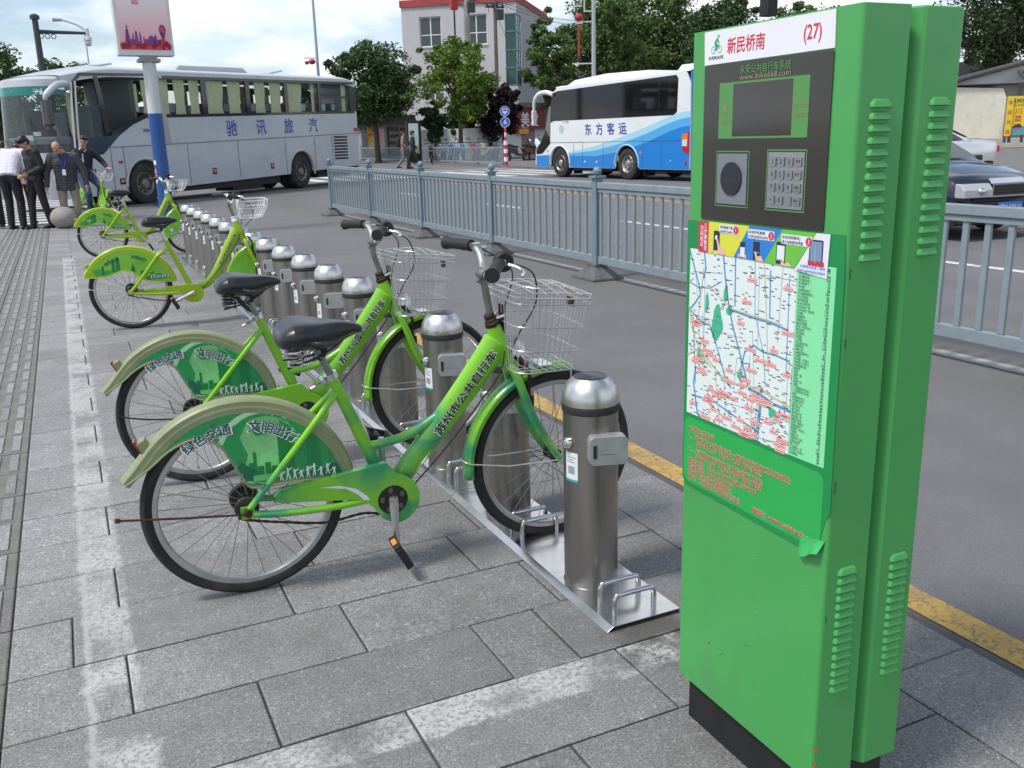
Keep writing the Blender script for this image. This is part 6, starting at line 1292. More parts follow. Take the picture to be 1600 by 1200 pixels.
# man in a white shirt stooping forward, back to us, head beyond the collar
person('man in white shirt and black trousers stooping with his back to the bicycles', gp(30, 358), R(150), pose(head=(.06, -.40, 1.36), neck=(.03, -.27, 1.33), chest=(.02, -.14, 1.20), pelvis=(0, .05, .93), look=(.3, -.8, -.55), sh_l=(.20, -.22, 1.30), sh_r=(-.18, -.20, 1.30), el_l=(.27, -.16, 1.03), wr_l=(.24, -.28, .80), el_r=(-.26, -.12, 1.04), wr_r=(-.24, -.10, .80), hip_l=(.09, .05, .88), hip_r=(-.09, .05, .88), hem=.02), WSH, BTR, group=grp, hair='short', scale=1.08, bulk=1.2)
person('young man in all black jacket and trousers holding papers, looking down', gp(66, 357), R(-62), pose(head=(.02, -.12, 1.585), neck=(.01, -.03, 1.46), look=(0, -.85, -.5), sh_l=(.17, .0, 1.40), sh_r=(-.18, .0, 1.39), el_l=(.24, .05, 1.13), wr_l=(.16, -.18, 1.02), el_r=(-.23, .06, 1.12), wr_r=(-.10, -.17, 1.00), an_l=(.12, .14, .085), kn_l=(.11, .06, .49), an_r=(-.10, -.10, .085), kn_r=(-.1, -.07, .49), hem=.02), BJK, BTR, group=grp, hair='full', bulk=1.08, topname='jacket')
pp_ = Vector(gp(66, 357)); bx = MB(); bx.box((0, 0, 0), (.15, .012, .10), Matrix.Rotation(R(32), 3, 'Y')); o = bx.obj('folder', STK, None, loc=(pp_.x+.17, pp_.y-.04, 1.0)); tag(o, 'white folder with dark edge held by the man dressed in black', 'folder'); bx = MB(); bx.box((.0, 0, .054), (.15, .014, .006), None); bx.xf(lambda p: Matrix.Rotation(R(32), 3, 'Y') @ p).obj('folder_edge', BJK, o)
pl3 = person('balding man in dark plaid shirt and khaki trousers with a name badge', gp(115, 355), R(-8), pose(head=(-.07, -.10, 1.475), neck=(-.01, -.02, 1.385), chest=(0, 0, 1.19), pelvis=(0, .03, .86), look=(-.35, -.75, -.62), sh_l=(.20, .0, 1.31), sh_r=(-.21, .0, 1.31), el_l=(.325, -.02, 1.04), wr_l=(.345, -.06, .80), el_r=(-.325, -.01, 1.04), wr_r=(-.345, -.06, .78), hip_l=(.10, .02, .82), hip_r=(-.10, .02, .82), kn_l=(.13, -.0, .46), kn_r=(-.11, 0, .46), hem=.13), PLAID, KHA, group=grp, hair='bald', bulk=1.16)
mb = MB()
for q in (-1, 1): mb.tube([(q*.075-.01, -.085, 1.35), (q*.05, -.155, 1.24), (q*.006, -.165, 1.10)], .009, 6)
ln = mb.obj('lanyard', LAN, pl3); mb = MB(); mb.box((0, -.172, 1.03), (.062, .006, .105)); mb.obj('name_badge', STK, ln, .003)
# figures only partly in the frame or half hidden
person('person in black trousers and low shoes cut by the picture edge', (gp(-6, 357)[0], gp(-6, 357)[1]+.25, 0), R(200), pose(), BJK, BTR, group=grp, hair='short')
person('person in a pink shirt half hidden behind the stooping man', (-.72, 21.35, 0), R(160), pose(head=(0, -.05, 1.42), neck=(0, 0, 1.33), chest=(0, 0, 1.15), pelvis=(0, 0, .88), sh_l=(.17, 0, 1.26), sh_r=(-.17, 0, 1.26), el_l=(.22, .02, 1.0), el_r=(-.22, .02, 1.0), wr_l=(.22, -.05, .78), wr_r=(-.22, -.05, .78)), PKS, BTR, group=grp, hair='long')
# rider on a fifth bicycle
bl = (.36, 22.4, -.06); bth = R(-63)
BIKES.append(make_bicycle('ridden bicycle of the man in a dark blazer, behind the granite ball', bl, bth, 'C', None, single=False, steer=.1, lean=0, crank=-95))
rd_ = person('man in dark blazer, white shirt and jeans riding a bicycle', bl, bth+PI/2, dict(head=(0, -.36, 1.66), neck=(0, -.30, 1.515), chest=(0, -.27, 1.32), pelvis=(0, -.245, 1.0), look=(-.55, -.8, -.05), sh_l=(.19, -.29, 1.44), sh_r=(-.19, -.29, 1.44), el_l=(.30, -.47, 1.24), el_r=(-.30, -.47, 1.24), wr_l=(.29, -.66, 1.10), wr_r=(-.29, -.66, 1.10), hd_l=(0, -1, -.1), hd_r=(0, -1, -.1), hs_l=(-1, 0, 0), hs_r=(1, 0, 0), hn_l=(0, 0, -1), hn_r=(0, 0, -1), curl_l=.9, curl_r=.9, hip_l=(.09, -.27, .95), hip_r=(-.09, -.27, .95), kn_l=(.12, -.60, .72), kn_r=(-.13, -.52, .58), an_l=(.11, -.50, .42), an_r=(-.11, -.46, .17), toe_l=(.11, -.64, .40), toe_r=(-.11, -.62, .15), hem=.05), BJK, JEAN, SKIN2, hair='short', topname='blazer', collar=WSH)
mb = MB(); hp0 = Vector((0, -.36, 1.66)); lk = Vector((-.55, -.8, -.05)).normalized(); sv = lk.cross(Vector((0, 0, 1))).normalized()
for q in (-1, 1): c = hp0+lk*.098+sv*q*.032+Vector((0, 0, .008)); mb.tube([c+sv*.022*math.cos(a)+Vector((0, 0, .016*math.sin(a))) for a in [2*PI*i/12 for i in range(12)]], .003, 5, closed=True)
mb.tube([hp0+lk*.10-sv*.01+Vector((0, 0, .01)), hp0+lk*.10+sv*.01+Vector((0, 0, .01))], .003, 5); mb.obj('glasses', EYE, rd_)
# two walkers crossing the road
def walker(label, px, py, top, legs, hair, ph): g_ = G(px, py, ROADZ); return person(label, g_, R(75), pose(an_l=(.10, -.28*ph, .10), kn_l=(.10, -.20*ph-.03, .50), an_r=(-.10, .30*ph, .14), kn_r=(-.10, .06*ph-.05, .50), el_l=(.24, .10, 1.13), wr_l=(.22, -.10, .95), el_r=(-.24, .06, 1.13), wr_r=(-.22, -.16, .97), toe_l=(.10, -.5, .09), toe_r=(-.1, .13, .1), hem=.10), top, legs, group='pedestrians crossing the road', hair=hair, vox=.016, scale=1.13, bulk=1.05, topname='jacket')
w1 = walker('pedestrian in a tan jacket and grey trousers carrying a dark backpack', 632, 264, TAN, GRT, 'short', 1); w2 = walker('pedestrian in a navy jacket and dark trousers walking beside the other', 647, 264, NAVY, BTR, 'full', -1)
bk_ = blob('backpack', [[((-.02, .20, 1.36), .11), ((0, .22, 1.10), .13)]], BJK, None, .02); bk_.location = w1.location; bk_.rotation_euler = w1.rotation_euler; bk_.scale = w1.scale; tag(bk_, 'dark backpack worn by the pedestrian in the tan jacket', 'backpack')
# driver's companion behind the windscreen of the silver coach
drv = cs_.matrix_basis @ Vector((-2.0, 1.05, 1.02))
person('woman seated behind the windscreen of the silver coach', drv, ang-PI/2, pose(head=(0, -.02, 1.08), neck=(0, 0, .94), chest=(0, 0, .75), pelvis=(0, 0, .45), sh_l=(.17, 0, .88), sh_r=(-.17, 0, .88), el_l=(.24, -.08, .64), el_r=(-.24, -.08, .64), wr_l=(.18, -.3, .62), wr_r=(-.18, -.3, .62), hip_l=(.09, 0, .42), hip_r=(-.09, 0, .42), kn_l=(.1, -.38, .42), kn_r=(-.1, -.38, .42), an_l=(.1, -.40, .08), an_r=(-.1, -.40, .08)), BJK, BTR, SKIN2, hair='long', hands=(0, 0), shoes=False)
# ------------------------------------------------------------------ beyond the road: trees, buildings, poles, parked scooters
def gd(px, D, z=.07): v = P(px, 215, D); return Vector((v.x, v.y, z))
def zat(px, py, D): return P(px, py, D).z
BARK = M('bark', (.075, .06, .045), .9, var=.3, vs=9, bump=.6, bs=30); LIMEW = M('limewash', (.62, .62, .60), .85, var=.1, vs=8)
def leaf_mat(name, dark, light, yellow=None):
    m = bpy.data.materials.new(name); m.use_nodes = True; t = m.node_tree; b = t.nodes['Principled BSDF']; L = t.links.new
    g = t.nodes.new('ShaderNodeNewGeometry'); rp_ = t.nodes.new('ShaderNodeValToRGB'); e = rp_.color_ramp.elements; e[0].color = (*dark, 1); e[1].color = (*light, 1)
    if yellow: x = e.new(.9); x.color = (*light, 1); e[-1].color = (*yellow, 1)
    n = t.nodes.new('ShaderNodeTexNoise'); n.inputs['Scale'].default_value = .9; L(g.outputs['Position'], n.inputs['Vector'])
    a = t.nodes.new('ShaderNodeMath'); a.operation = 'MULTIPLY_ADD'; L(g.outputs['Random Per Island'], a.inputs[0]); a.inputs[1].default_value = .6
    s = t.nodes.new('ShaderNodeMath'); s.operation = 'MULTIPLY_ADD'; L(n.outputs['Fac'], s.inputs[0]); s.inputs[1].default_value = 1.1; s.inputs[2].default_value = -.35; L(s.outputs[0], a.inputs[2]); L(a.outputs[0], rp_.inputs[0]); L(rp_.outputs[0], b.inputs['Base Color'])
    b.inputs['Roughness'].default_value = .55
    tr = t.nodes.new('ShaderNodeBsdfTranslucent'); L(rp_.outputs[0], tr.inputs[0]); ms = t.nodes.new('ShaderNodeMixShader'); ms.inputs[0].default_value = .25; L(b.outputs[0], ms.inputs[1]); L(tr.outputs[0], ms.inputs[2]); L(ms.outputs[0], t.nodes['Material Output'].inputs[0])
    MATS[name] = m; return m
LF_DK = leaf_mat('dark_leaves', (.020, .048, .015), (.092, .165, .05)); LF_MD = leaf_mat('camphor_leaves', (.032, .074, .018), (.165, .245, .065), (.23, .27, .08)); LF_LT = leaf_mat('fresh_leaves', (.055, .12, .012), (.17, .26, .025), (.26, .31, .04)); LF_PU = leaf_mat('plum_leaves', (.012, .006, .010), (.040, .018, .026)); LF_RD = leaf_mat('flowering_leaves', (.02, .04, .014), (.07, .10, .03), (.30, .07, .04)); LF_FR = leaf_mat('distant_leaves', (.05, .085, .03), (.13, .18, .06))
def leaves_mesh(name, cen, rad, n, size, mat, seed):
    rs = np.random.RandomState(seed); k = len(cen); idx = rs.randint(0, k, n); d = rs.normal(0, 1, (n, 3)); d /= np.linalg.norm(d, axis=1)[:, None]; r = rs.rand(n)**.45
    p = np.array(cen)[idx]+d*np.array(rad)[idx][:, None]*r[:, None]*np.array([1, 1, .72])
    a = rs.normal(0, 1, (n, 3)); a[:, 2] *= .6; a /= np.linalg.norm(a, axis=1)[:, None]; b = np.cross(a, rs.normal(0, 1, (n, 3))); b /= np.linalg.norm(b, axis=1)[:, None]
    s = size*(.55+.9*rs.rand(n))[:, None]; L_ = a*s; W_ = b*s*.55
    v = np.stack([p-L_, p+W_-L_*.1, p+L_, p-W_-L_*.1], 1).reshape(-1, 3); me = bpy.data.meshes.new(name); me.vertices.add(4*n); me.vertices.foreach_set('co', v.astype(np.float32).ravel()); me.loops.add(4*n); me.loops.foreach_set('vertex_index', np.arange(4*n, dtype=np.int32)); me.polygons.add(n); me.polygons.foreach_set('loop_start', np.arange(0, 4*n, 4, dtype=np.int32)); me.update(calc_edges=True); me.materials.append(mat); return me
def tree(label, base, top, cz, rx, ry, rz_, mat, seed, n=9000, leaf=.16, clumps=46, trunk=.16, name='tree', group='trees beyond the road', lime=False, gap=.0, crad=.40, cat='tree', hollow=.25):
    """base point, crown centre height cz, crown radii; clumps scattered through the crown, limbs reaching to them"""
    rs = random.Random(seed); base = Vector(base); t = thing(name, label, cat, base, 0, group); cen, rad = [], []
    for i in range(clumps):
        while True:
            d = Vector((rs.uniform(-1, 1), rs.uniform(-1, 1), rs.uniform(-1, 1)))
            if hollow < d.length < 1: break
        k = 1+.30*math.sin(3*math.atan2(d.y, d.x)+seed)*(.5+.5*d.z)+.16*math.sin(5*math.atan2(d.x, d.z)+2*seed)
        d = d*(.86 if d.z > -.2 else .95); c = Vector((d.x*rx*k, d.y*ry*k, cz-base.z+d.z*rz_)); cen.append(c); rad.append(rs.choice([.45, .7, .9, 1.2])*crad*min(rx, rz_))
    for i in range(clumps//3):      # loose sprays past the main outline
        c = cen[i]; c2 = Vector((0, 0, cz-base.z)); cen.append(c2+(c-c2)*rs.uniform(1.12, 1.34)); rad.append(rs.uniform(.25, .5)*crad*min(rx, rz_))
    mb = MB(); h0 = cz-base.z-rz_*.75; mid = Vector((rs.uniform(-.1, .1), 0, max(.6, h0)))
    mb.tube([(0, 0, -.1), (0, 0, .12), tuple(mid*.5), tuple(mid)], [trunk*1.5, trunk*1.05, trunk*.85, trunk*.7], 10, 1 if lime else 0)
    if lime: mb.tube([tuple(mid*.35), tuple(mid)], [trunk*.92, trunk*.72], 10, 0)
    for i in range(0, clumps, 3):
        c = cen[i]; m = mid.lerp(c, .45)+Vector((rs.uniform(-.2, .2), rs.uniform(-.2, .2), .25)); s = mid*rs.uniform(.75, 1)
        mb.tube([s, m, c], [trunk*.45, trunk*.22, trunk*.07], 6)
    mb.obj('trunk', [BARK, LIMEW], t); link('crown', leaves_mesh('crown', cen, rad, n, leaf, mat, seed), t); return t
def ptree(label, px0, px1, pytop, pybot, D, mat, seed, base_px=None, **k):
    """a tree whose crown spans these photographed columns and rows at distance D"""
    cx = (px0+px1)/2; s = D/FPX; c = P(cx, (pytop+pybot)/2, D); b = gd(base_px or cx, D); rx = (px1-px0)/2*s; rz_ = (pybot-pytop)/2*s
    k.setdefault('leaf', .0019*D); k['n'] = int(k.get('n', 9000)*1.6); k['clumps'] = int(k.get('clumps', 46)*1.25)
    return tree(label, (c.x, c.y, .07), None, c.z, rx*.86, rx*.86, rz_*.92, mat, seed, **k)
ptree('dark green street tree with spreading crown beside the poster kiosk, behind the railing', 500, 668, 62, 202, 62, LF_DK, 11, n=15000, clumps=75, trunk=.2)
ptree('fresh yellow green tree with whitewashed trunk in front of the pale building', 646, 786, 44, 196, 60, LF_LT, 12, n=7000, clumps=70, trunk=.17, lime=True, crad=.27, hollow=.2)
ptree('purple leaved plum tree standing behind the round blue signs', 748, 822, 118, 222, 63, LF_PU, 13, n=7000, clumps=38, trunk=.12)
ptree('smaller purple leaved tree behind the yellow green one', 700, 772, 140, 226, 65, LF_PU, 14, n=5500, clumps=30, trunk=.11)
ptree('bushy dark evergreen beside the lit advertising case', 652, 702, 152, 226, 64, LF_DK, 15, n=5000, clumps=26, trunk=.1); ptree('rounded evergreen bush tree left of the whitewashed trunk', 694, 738, 160, 226, 64, LF_DK, 16, n=4500, clumps=24, trunk=.1)
ptree('airy green tree by the glass corner bay of the pale building', 806, 905, 18, 168, 66, LF_MD, 17, n=8000, clumps=60, trunk=.18, crad=.30)
ptree('large dense camphor tree behind the front of the white coach', 868, 1010, -30, 138, 70, LF_MD, 18, n=15000, clumps=80, trunk=.25)
ptree('large dense camphor tree behind the rear of the white coach', 960, 1120, -40, 140, 76, LF_MD, 19, n=15000, clumps=80, trunk=.25)
ptree('pale green camphor tree filling the gap between the two larger ones', 905, 1045, 0, 140, 84, LF_MD, 24, n=12000, clumps=70)
ptree('camphor tree rising above the left corner of the green kiosk', 1060, 1190, -15, 150, 66, LF_DK, 20, n=12000, clumps=66, trunk=.22)
ptree('tree whose top just shows over the middle of the green kiosk', 1190, 1340, -6, 150, 90, LF_MD, 21, n=9000, clumps=60, trunk=.22)
ptree('broad dark tree with reddish blossom above the tiled cottage', 1465, 1660, -90, 118, 74, LF_RD, 22, n=17000, clumps=85, trunk=.28, crad=.34)
ptree('dark tree at the left picture edge behind the silver coach', -60, 60, 42, 260, 52, LF_DK, 23, n=12000, clumps=70, trunk=.22)
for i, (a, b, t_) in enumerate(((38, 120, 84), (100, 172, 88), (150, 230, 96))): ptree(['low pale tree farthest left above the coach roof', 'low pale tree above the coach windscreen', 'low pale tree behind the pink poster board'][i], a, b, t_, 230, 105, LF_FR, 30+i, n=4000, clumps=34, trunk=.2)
ptree('small dark tree beyond the rear of the silver coach', 455, 520, 108, 220, 80, LF_DK, 34, n=5000, clumps=30)
# ---- pale office building with a red parapet and a glass corner
WALL = M('pale_render', (.50, .49, .50), .8, var=.05, vs=1.2, dirt=(.40, .39, .39), ds=.8, da=.6, stretch=(1, 1, .25)); REDP = M('red_parapet', (.36, .055, .05), .7, var=.08, vs=1); WFR = M('window_frame_white', (.70, .71, .71), .5); BGL = M('building_glass', (.05, .065, .065), .06, spec=.6); TGL = M('teal_glass', (.02, .055, .055), .06, spec=.7); TFR = M('teal_frame', (.08, .20, .20), .4)
Dc = 78; C_ = gd(811, Dc, 0); dl = ray(-6000, 220); dl = Vector((dl.x, dl.y)).normalized(); bang = math.atan2(dl.y, dl.x); sB = Dc/FPX
ob = thing('office_building', 'pale grey office building with red parapet and a glass corner bay', 'building', C_, bang)
Lw = (811-634)*sB*1.03; zB = lambda py: 1.45+(217-py)*sB
wins = [((811-692)*sB, (811-657)*sB, zB(78), zB(34)), ((811-765)*sB, (811-730)*sB, zB(78), zB(34)), ((811-693)*sB, (811-661)*sB, zB(158), zB(127)), ((811-765)*sB, (811-731)*sB, zB(158), zB(127)), ((811-690)*sB, (811-660)*sB, 2.2, 3.6)]
def wall_with_holes(mb, u0, u1, z0, z1, holes, f, depth, mi=0):
    us = sorted({u0, u1, *[h[0] for h in holes], *[h[1] for h in holes]}); zs = sorted({z0, z1, *[h[2] for h in holes], *[h[3] for h in holes]})
    for a, b in zip(us[:-1], us[1:]):
        for c, d in zip(zs[:-1], zs[1:]):
            if any(h[0] <= (a+b)/2 <= h[1] and h[2] <= (c+d)/2 <= h[3] for h in holes): continue
            mb.add([f(a, c), f(b, c), f(b, d), f(a, d)], [(0, 1, 2, 3)], mi)
    for h in holes:
        for (p, q) in (((h[0], h[2]), (h[1], h[2])), ((h[1], h[2]), (h[1], h[3])), ((h[1], h[3]), (h[0], h[3])), ((h[0], h[3]), (h[0], h[2]))):
            mb.add([f(*p), f(*q), depth(*q), depth(*p)], [(0, 1, 2, 3)], mi)
mb = MB(); wall_with_holes(mb, 1.0, Lw, 0, 12.2, wins, lambda u, v: (u, 0, v), lambda u, v: (u, -.22, v)); mb.bb((0, -1.7, 11.3), (1.0, -.0, 12.2)); mb.bb((0, -1.7, 0), (1.0, -.0, 5.6))
mb.add([(.0, -1.7, 0), (.0, -14, 0), (.0, -14, 12.2), (.0, -1.7, 12.2)], [(0, 1, 2, 3)]); mb.add([(Lw, 0, 0), (Lw, -14, 0), (Lw, -14, 12.2), (Lw, 0, 12.2)], [(0, 1, 2, 3)]); mb.add([(0, -.2, 12.21), (Lw, -.2, 12.21), (Lw, -14, 12.21), (0, -14, 12.21)], [(0, 1, 2, 3)]); mb.obj('wall', WALL, ob)
mb = MB(); mb.bb((-.08, -14, 12.2), (Lw+.1, .12, 12.75)); mb.bb((-.05, -1.8, 12.751), (2.4, .16, 13.3)); mb.obj('parapet', REDP, ob)
for a, b, c, d in wins:
    mb = MB(); frame(mb, lambda u, v: (u, -.15, v), a, c, b, d, .09); rect(mb, lambda u, v: (u, -.149, v), (a+b)/2-.05, c, (a+b)/2+.05, d); rect(mb, lambda u, v: (u, -.148, v), a, c+(d-c)*.38, b, c+(d-c)*.38+.08); w_ = mb.obj('window', WFR, ob)
    mb = MB(); rect(mb, lambda u, v: (u, -.17, v), a, c, b, d); mb.obj('pane', BGL, w_)
    mb = MB(); mb.bb((a-.05, -.1, c-.10), (b+.05, .08, c-.003)); mb.obj('sill', WALL, w_)
    if c > 7:
        mb = MB(); mb.grid(lambda u, v: (a+.1+(b-a-.2)*u, -.20+.0*u, c+(d-c)*(.4+.6*v)), 1, 1); mb.obj('curtain', M('grey_curtain', (.35, .36, .38), .9), w_)
mb = MB(); mb.bb((.05, -1.66, 5.6), (.98, -.05, 11.3)); mb.obj('glass_bay', TGL, ob)
mb = MB()
for z in (5.6, 7.0, 8.4, 9.85, 11.2): mb.bb((-.01, -1.7, z+.003), (.997, .01, z+.12))
for x, y in ((.05, -.03), (.95, -.03), (.05, -.85), (.05, -1.62)): mb.bb((x-.04, y-.06, 5.6), (x+.04, y+.04, 11.3))
mb.obj('bay_frame', TFR, ob)
# lower wing and cottage roof to the left
lw = thing('low_shop', 'low dark roofed shop with an orange and yellow poster beyond the silver coach', 'shop', gd(605, 72, .07), R(25+3))
mb = MB(); mb.bb((-2.8, 0, 0), (2.6, 4, 2.6)); mb.obj('wall', M('shop_wall_grey', (.30, .30, .30), .85, var=.1, vs=2), lw); mb = MB(); mb.prism([(-3.2, 2.6), (3.0, 2.6), (2.6, 3.3), (-2.8, 3.3)], lambda u, v: (u, -.6, v), (0, 4.8, 0)); mb.obj('roof', M('dark_tiles', (.045, .045, .05), .8, var=.3, vs=6, stretch=(1, 1, 4)), lw)
mb = MB(); rect(mb, lambda u, v: (u, -.03, v), -2.2, .5, -.95, 2.3); po = mb.obj('poster', M('orange_yellow_poster', (.70, .38, .05), .5, var=.3, vs=2.0), lw); mb = MB(); mb.text('空调', lambda u, v: (u, -.04, v), -2.05, .8, .55, 0, .02); mb.text('维修 移机', lambda u, v: (u, -.04, v), -2.1, 1.75, .26, 1, .02); mb.add(*disc(lambda u, v: (u, -.036, v), -1.3, 1.55, .28), 0); mb.obj('lettering', [STK, RED], po)
mb = MB(); rect(mb, lambda u, v: (u, -.03, v), -.88, .5, -.35, 2.3); mb.obj('pink_price_list', M('pink_price_list', (.66, .45, .42), .6, var=.3, vs=9), lw)
mb = MB(); mb.bb((.0, -.1, .2), (1.25, -.02, 2.4)); bo = mb.obj('notice_board', M('navy_board', (.015, .022, .06), .4), lw); mb = MB()
for i, s in enumerate(('便民服务', '中国移动', '欢迎光临')): mb.text(s, lambda u, v: (u, -.11, v), .12, 1.85-.5*i, .27, 0, .02)
mb.obj('lettering', M('mustard_print', (.45, .40, .06), .5), bo)
mb = MB(); mb.prism([(0, 2.35), (0, 2.0), (-1.0, 1.75)], lambda u, v: (1.5, u, v), (1.3, 0, 0)); mb.obj('awning', M('red_awning', (.40, .05, .04), .7, var=.15, vs=4), lw)
ax_ = thing('advertising_case', 'tall lit advertising case with green and white poster in a dark frame', 'advertising case', gd(646, 58, .07), R(10)); mb = MB(); mb.bb((-.50, -.15, .0), (.50, .15, 2.55)); mb.obj('case', BLK, ax_, .02)
mb = MB(); rect(mb, lambda u, v: (u, -.158, v), -.42, .55, .28, 2.38, 0); mb.flat([(.0, .55), (.28, .55), (.28, 1.5), (.18, 1.1)], lambda u, v: (u, -.162, v), 1); mb.flat([(.05, .55), (.20, .75), (.28, 1.2), (.28, .9), (.16, .55)], lambda u, v: (u, -.165, v), 2); mb.text('绿色出行', lambda u, v: (u, -.162, v), -.36, 1.45, .13, 3, .02); mb.obj('poster', [M('lit_poster', (.66, .80, .68), .4), YE, BU, LGRN], ax_)
# hairdresser's shop behind the white coach
hs = thing('hair_salon', 'hairdresser shop with a dark red signboard in white characters', 'shop', gd(800, 66, .07), R(25)); mb = MB(); mb.bb((-4.6, .0, 0), (4.5, 5, 2.05)); mb.bb((-.8, .02, 2.05), (4.5, 5, 3.7)); mb.obj('wall', M('white_lime_wall', (.66, .66, .65), .85, var=.06, vs=1.5, dirt=(.4, .4, .38), ds=1.2, da=.4), hs)
mb = MB(); mb.bb((-.15, -.5, 1.95), (4.3, -.02, 3.4)); sgn = mb.obj('signboard', M('maroon_sign', (.21, .02, .025), .45), hs); mb = MB(); mb.text('美发', lambda u, v: (u, -.51, v), .45, 2.2, 1.05, 0, .02); mb.text('美丽人生', lambda u, v: (u, -.51, v), .5, 1.98, .2, 0, .0); mb.obj('lettering', STK, sgn)
mb = MB(); mb.prism([(-.3, 3.41), (4.5, 3.41), (4.4, 3.75), (0, 3.75)], lambda u, v: (u, -.7, v), (0, 3, 0)); mb.obj('canopy', M('weathered_canopy', (.14, .14, .135), .8, var=.2, vs=3), hs); mb = MB(); mb.bb((.3, -.45, 1.6), (1.4, -.05, 1.94)); mb.obj('orange_strip', M('orange_strip', (.72, .33, .03), .5), hs)
mb = MB(); mb.bb((1.1, -.05, 0), (2.6, -.003, 1.93)); mb.obj('curtained_door', M('door_curtain', (.30, .20, .22), .8, var=.4, vs=7, stretch=(6, 1, .6)), hs); mb = MB(); mb.bb((-2.6, -.04, .0), (-1.7, -.003, 1.9)); mb.obj('doorway', DRK, hs)
# ---- far railing, warning pole, round signs
fr_ = thing('railing', 'grey railing along the far pavement in front of the parked scooters', 'railing', (20.85, 0, ROADZ)); fys = [44.6, 47.9, 51.3, 55.9, 60.6, 65.3, 70]
for i, y in enumerate(fys):
    p = link('post', BP[0], fr_, .004, 2, (0, y, 0)); link('post_ball', BP[1], p); link('post_foot', BP[3], p)
    if i < len(fys)-1:
        a, b = y+.05, fys[i+1]-.05
        mb = MB(); mb.bb((-.03, a, .95), (.03, b, 1.02)); mb.obj('top_rail', RAIL, fr_); mb = MB(); mb.bb((-.02, a, .18), (.02, b, .25)); mb.obj('bottom_rail', RAIL, fr_)
        mb = MB(); n = 20
        for k in range(n): y_ = a+.05+(b-a-.1)*k/(n-1); mb.bb((-.014, y_-.025, .25), (.014, y_+.025, .95))
        stuff(mb.obj('bars', RAIL, fr_))
wp = thing('warning_pole', 'red and white striped pole carrying two round blue traffic signs', 'traffic sign', G(791, 262, ROADZ)); zt = 1.95
for k in range(9): mb = MB(); z0 = .12+k*.20; mb.prism([(0, 0)]+[(0, 0)], lambda u, v: (0, 0, 0), (0, 0, 0)) if False else mb.tube([(0, 0, z0), (0, 0, z0+.1985)], .105 if k < 6 else .05, 12); mb.obj('stripe', RED if k % 2 == 0 else STK, wp)
mb = MB(); mb.lathe([(.28, 0), (.26, .06), (.13, .12), (.105, .12)], n=14); mb.obj('foot', CASTI, wp); mb = MB(); mb.tube([(0, .04, 1.9), (0, .04, 2.98)], .035, 8); mb.obj('pole', ALU, wp)
yaw_ = R(-23)
for z, kind in ((2.75, 0), (2.22, 1)):
    rot = Matrix.Rotation(yaw_, 3, 'Z'); mb = MB(); mb.lathe([(0, -.02), (.245, -.02), (.245, .0), (0, .0)], (0, 0, 0), 24, 0, 'y'); s = mb.xf(lambda p: rot @ p+Vector((0, 0, z))).obj('round_sign', M('sign_blue', (.01, .08, .42), .35), wp)
    f = lambda u, v: rot @ Vector((u, -.024, v))+Vector((0, 0, z)); mb = MB(); mb.add(*ring(f, 0, 0, .245, .02))
    if kind == 0:
        mb.flat(rrect(-.12, -.10, .12, .13, .03), f); mb.flat([(-.06, -.16), (.0, -.11), (.06, -.16)], f)
        q = MB(); f2_ = lambda u, v: rot @ Vector((u, -.026, v))+Vector((0, 0, z)); rect(q, f2_, -.09, .0, .09, .09); rect(q, f2_, -.09, -.06, -.04, -.03); rect(q, f2_, .04, -.06, .09, -.03); q.obj('sign_cut', MATS['sign_blue'], s)
    else: cyclist(mb, f, -.01, -.14, .21)
    mb.obj('sign_figure', STK, s)
# ---- scooters
SEATM = M('scooter_seat', (.02, .02, .022), .5)
def scooter(label, loc, rz, colr, sc=1.0):
    t = thing('scooter', label, 'scooter', loc, rz, 'scooters parked along the far pavement'); t.scale = (sc,)*3; bm__ = M('scooter_paint_%d_%d_%d' % tuple(int(c*99) for c in colr), colr, .3, coat=.4)
    for x in (-.62, .62):
        mb = MB(); mb.lathe([(.13, -.05), (.20, -.055), (.235, -.03), (.235, .03), (.20, .055), (.13, .05)], (0, 0, 0), 20, 0, 'y', False); w = mb.obj('wheel', TYC, t, loc=(x, 0, .235)); mb = MB(); mb.lathe([(0, -.03), (.13, -.035), (.13, .035), (0, .03)], (0, 0, 0), 14, 0, 'y'); mb.obj('wheel_rim', WHL, w)
    mb = MB(); mb.prism([(-.85, .62), (-.70, .45), (-.25, .38), (-.15, .28), (.30, .26), (.42, .45), (.48, .95), (.40, .98), (.30, .50), (.20, .36), (-.05, .38), (-.12, .60), (-.80, .72)], lambda u, v: (u, -.13, v), (0, .26, 0)); mb.obj('body', bm__, t, .03)
    mb = MB(); mb.prism([(-.78, .73), (-.12, .62), (-.02, .70), (-.3, .76), (-.45, .82), (-.80, .82)], lambda u, v: (u, -.13, v), (0, .26, 0)); mb.obj('seat', SEATM, t, .03)
    mb = MB(); mb.tube([(.44, 0, .93), (.62, 0, .25)], .03, 8); mb.prism([(.42, .50), (.80, .50), (.70, .56), (.5, .58)], lambda u, v: (u, -.08, v), (0, .16, 0)); mb.obj('fork', bm__, t)
    mb = MB(); mb.tube(smooth_path([(.30, -.33, 1.02), (.40, -.12, 1.04), (.42, 0, 1.0), (.40, .12, 1.04), (.30, .33, 1.02)], 4), .022, 8); mb.obj('handlebar', SEATM, t); mb = MB(); mb.ball((.50, 0, .93), (.07, .11, .09), 12, 8); mb.obj('headlight', CLR, t)
    for s in (-1, 1): mb = MB(); mb.tube([(.36, s*.2, 1.04), (.40, s*.26, 1.22)], .008, 5); mb.ball((.40, s*.27, 1.24), (.015, .06, .04), 8, 6); mb.obj('mirror', SEATM, t)
    return t
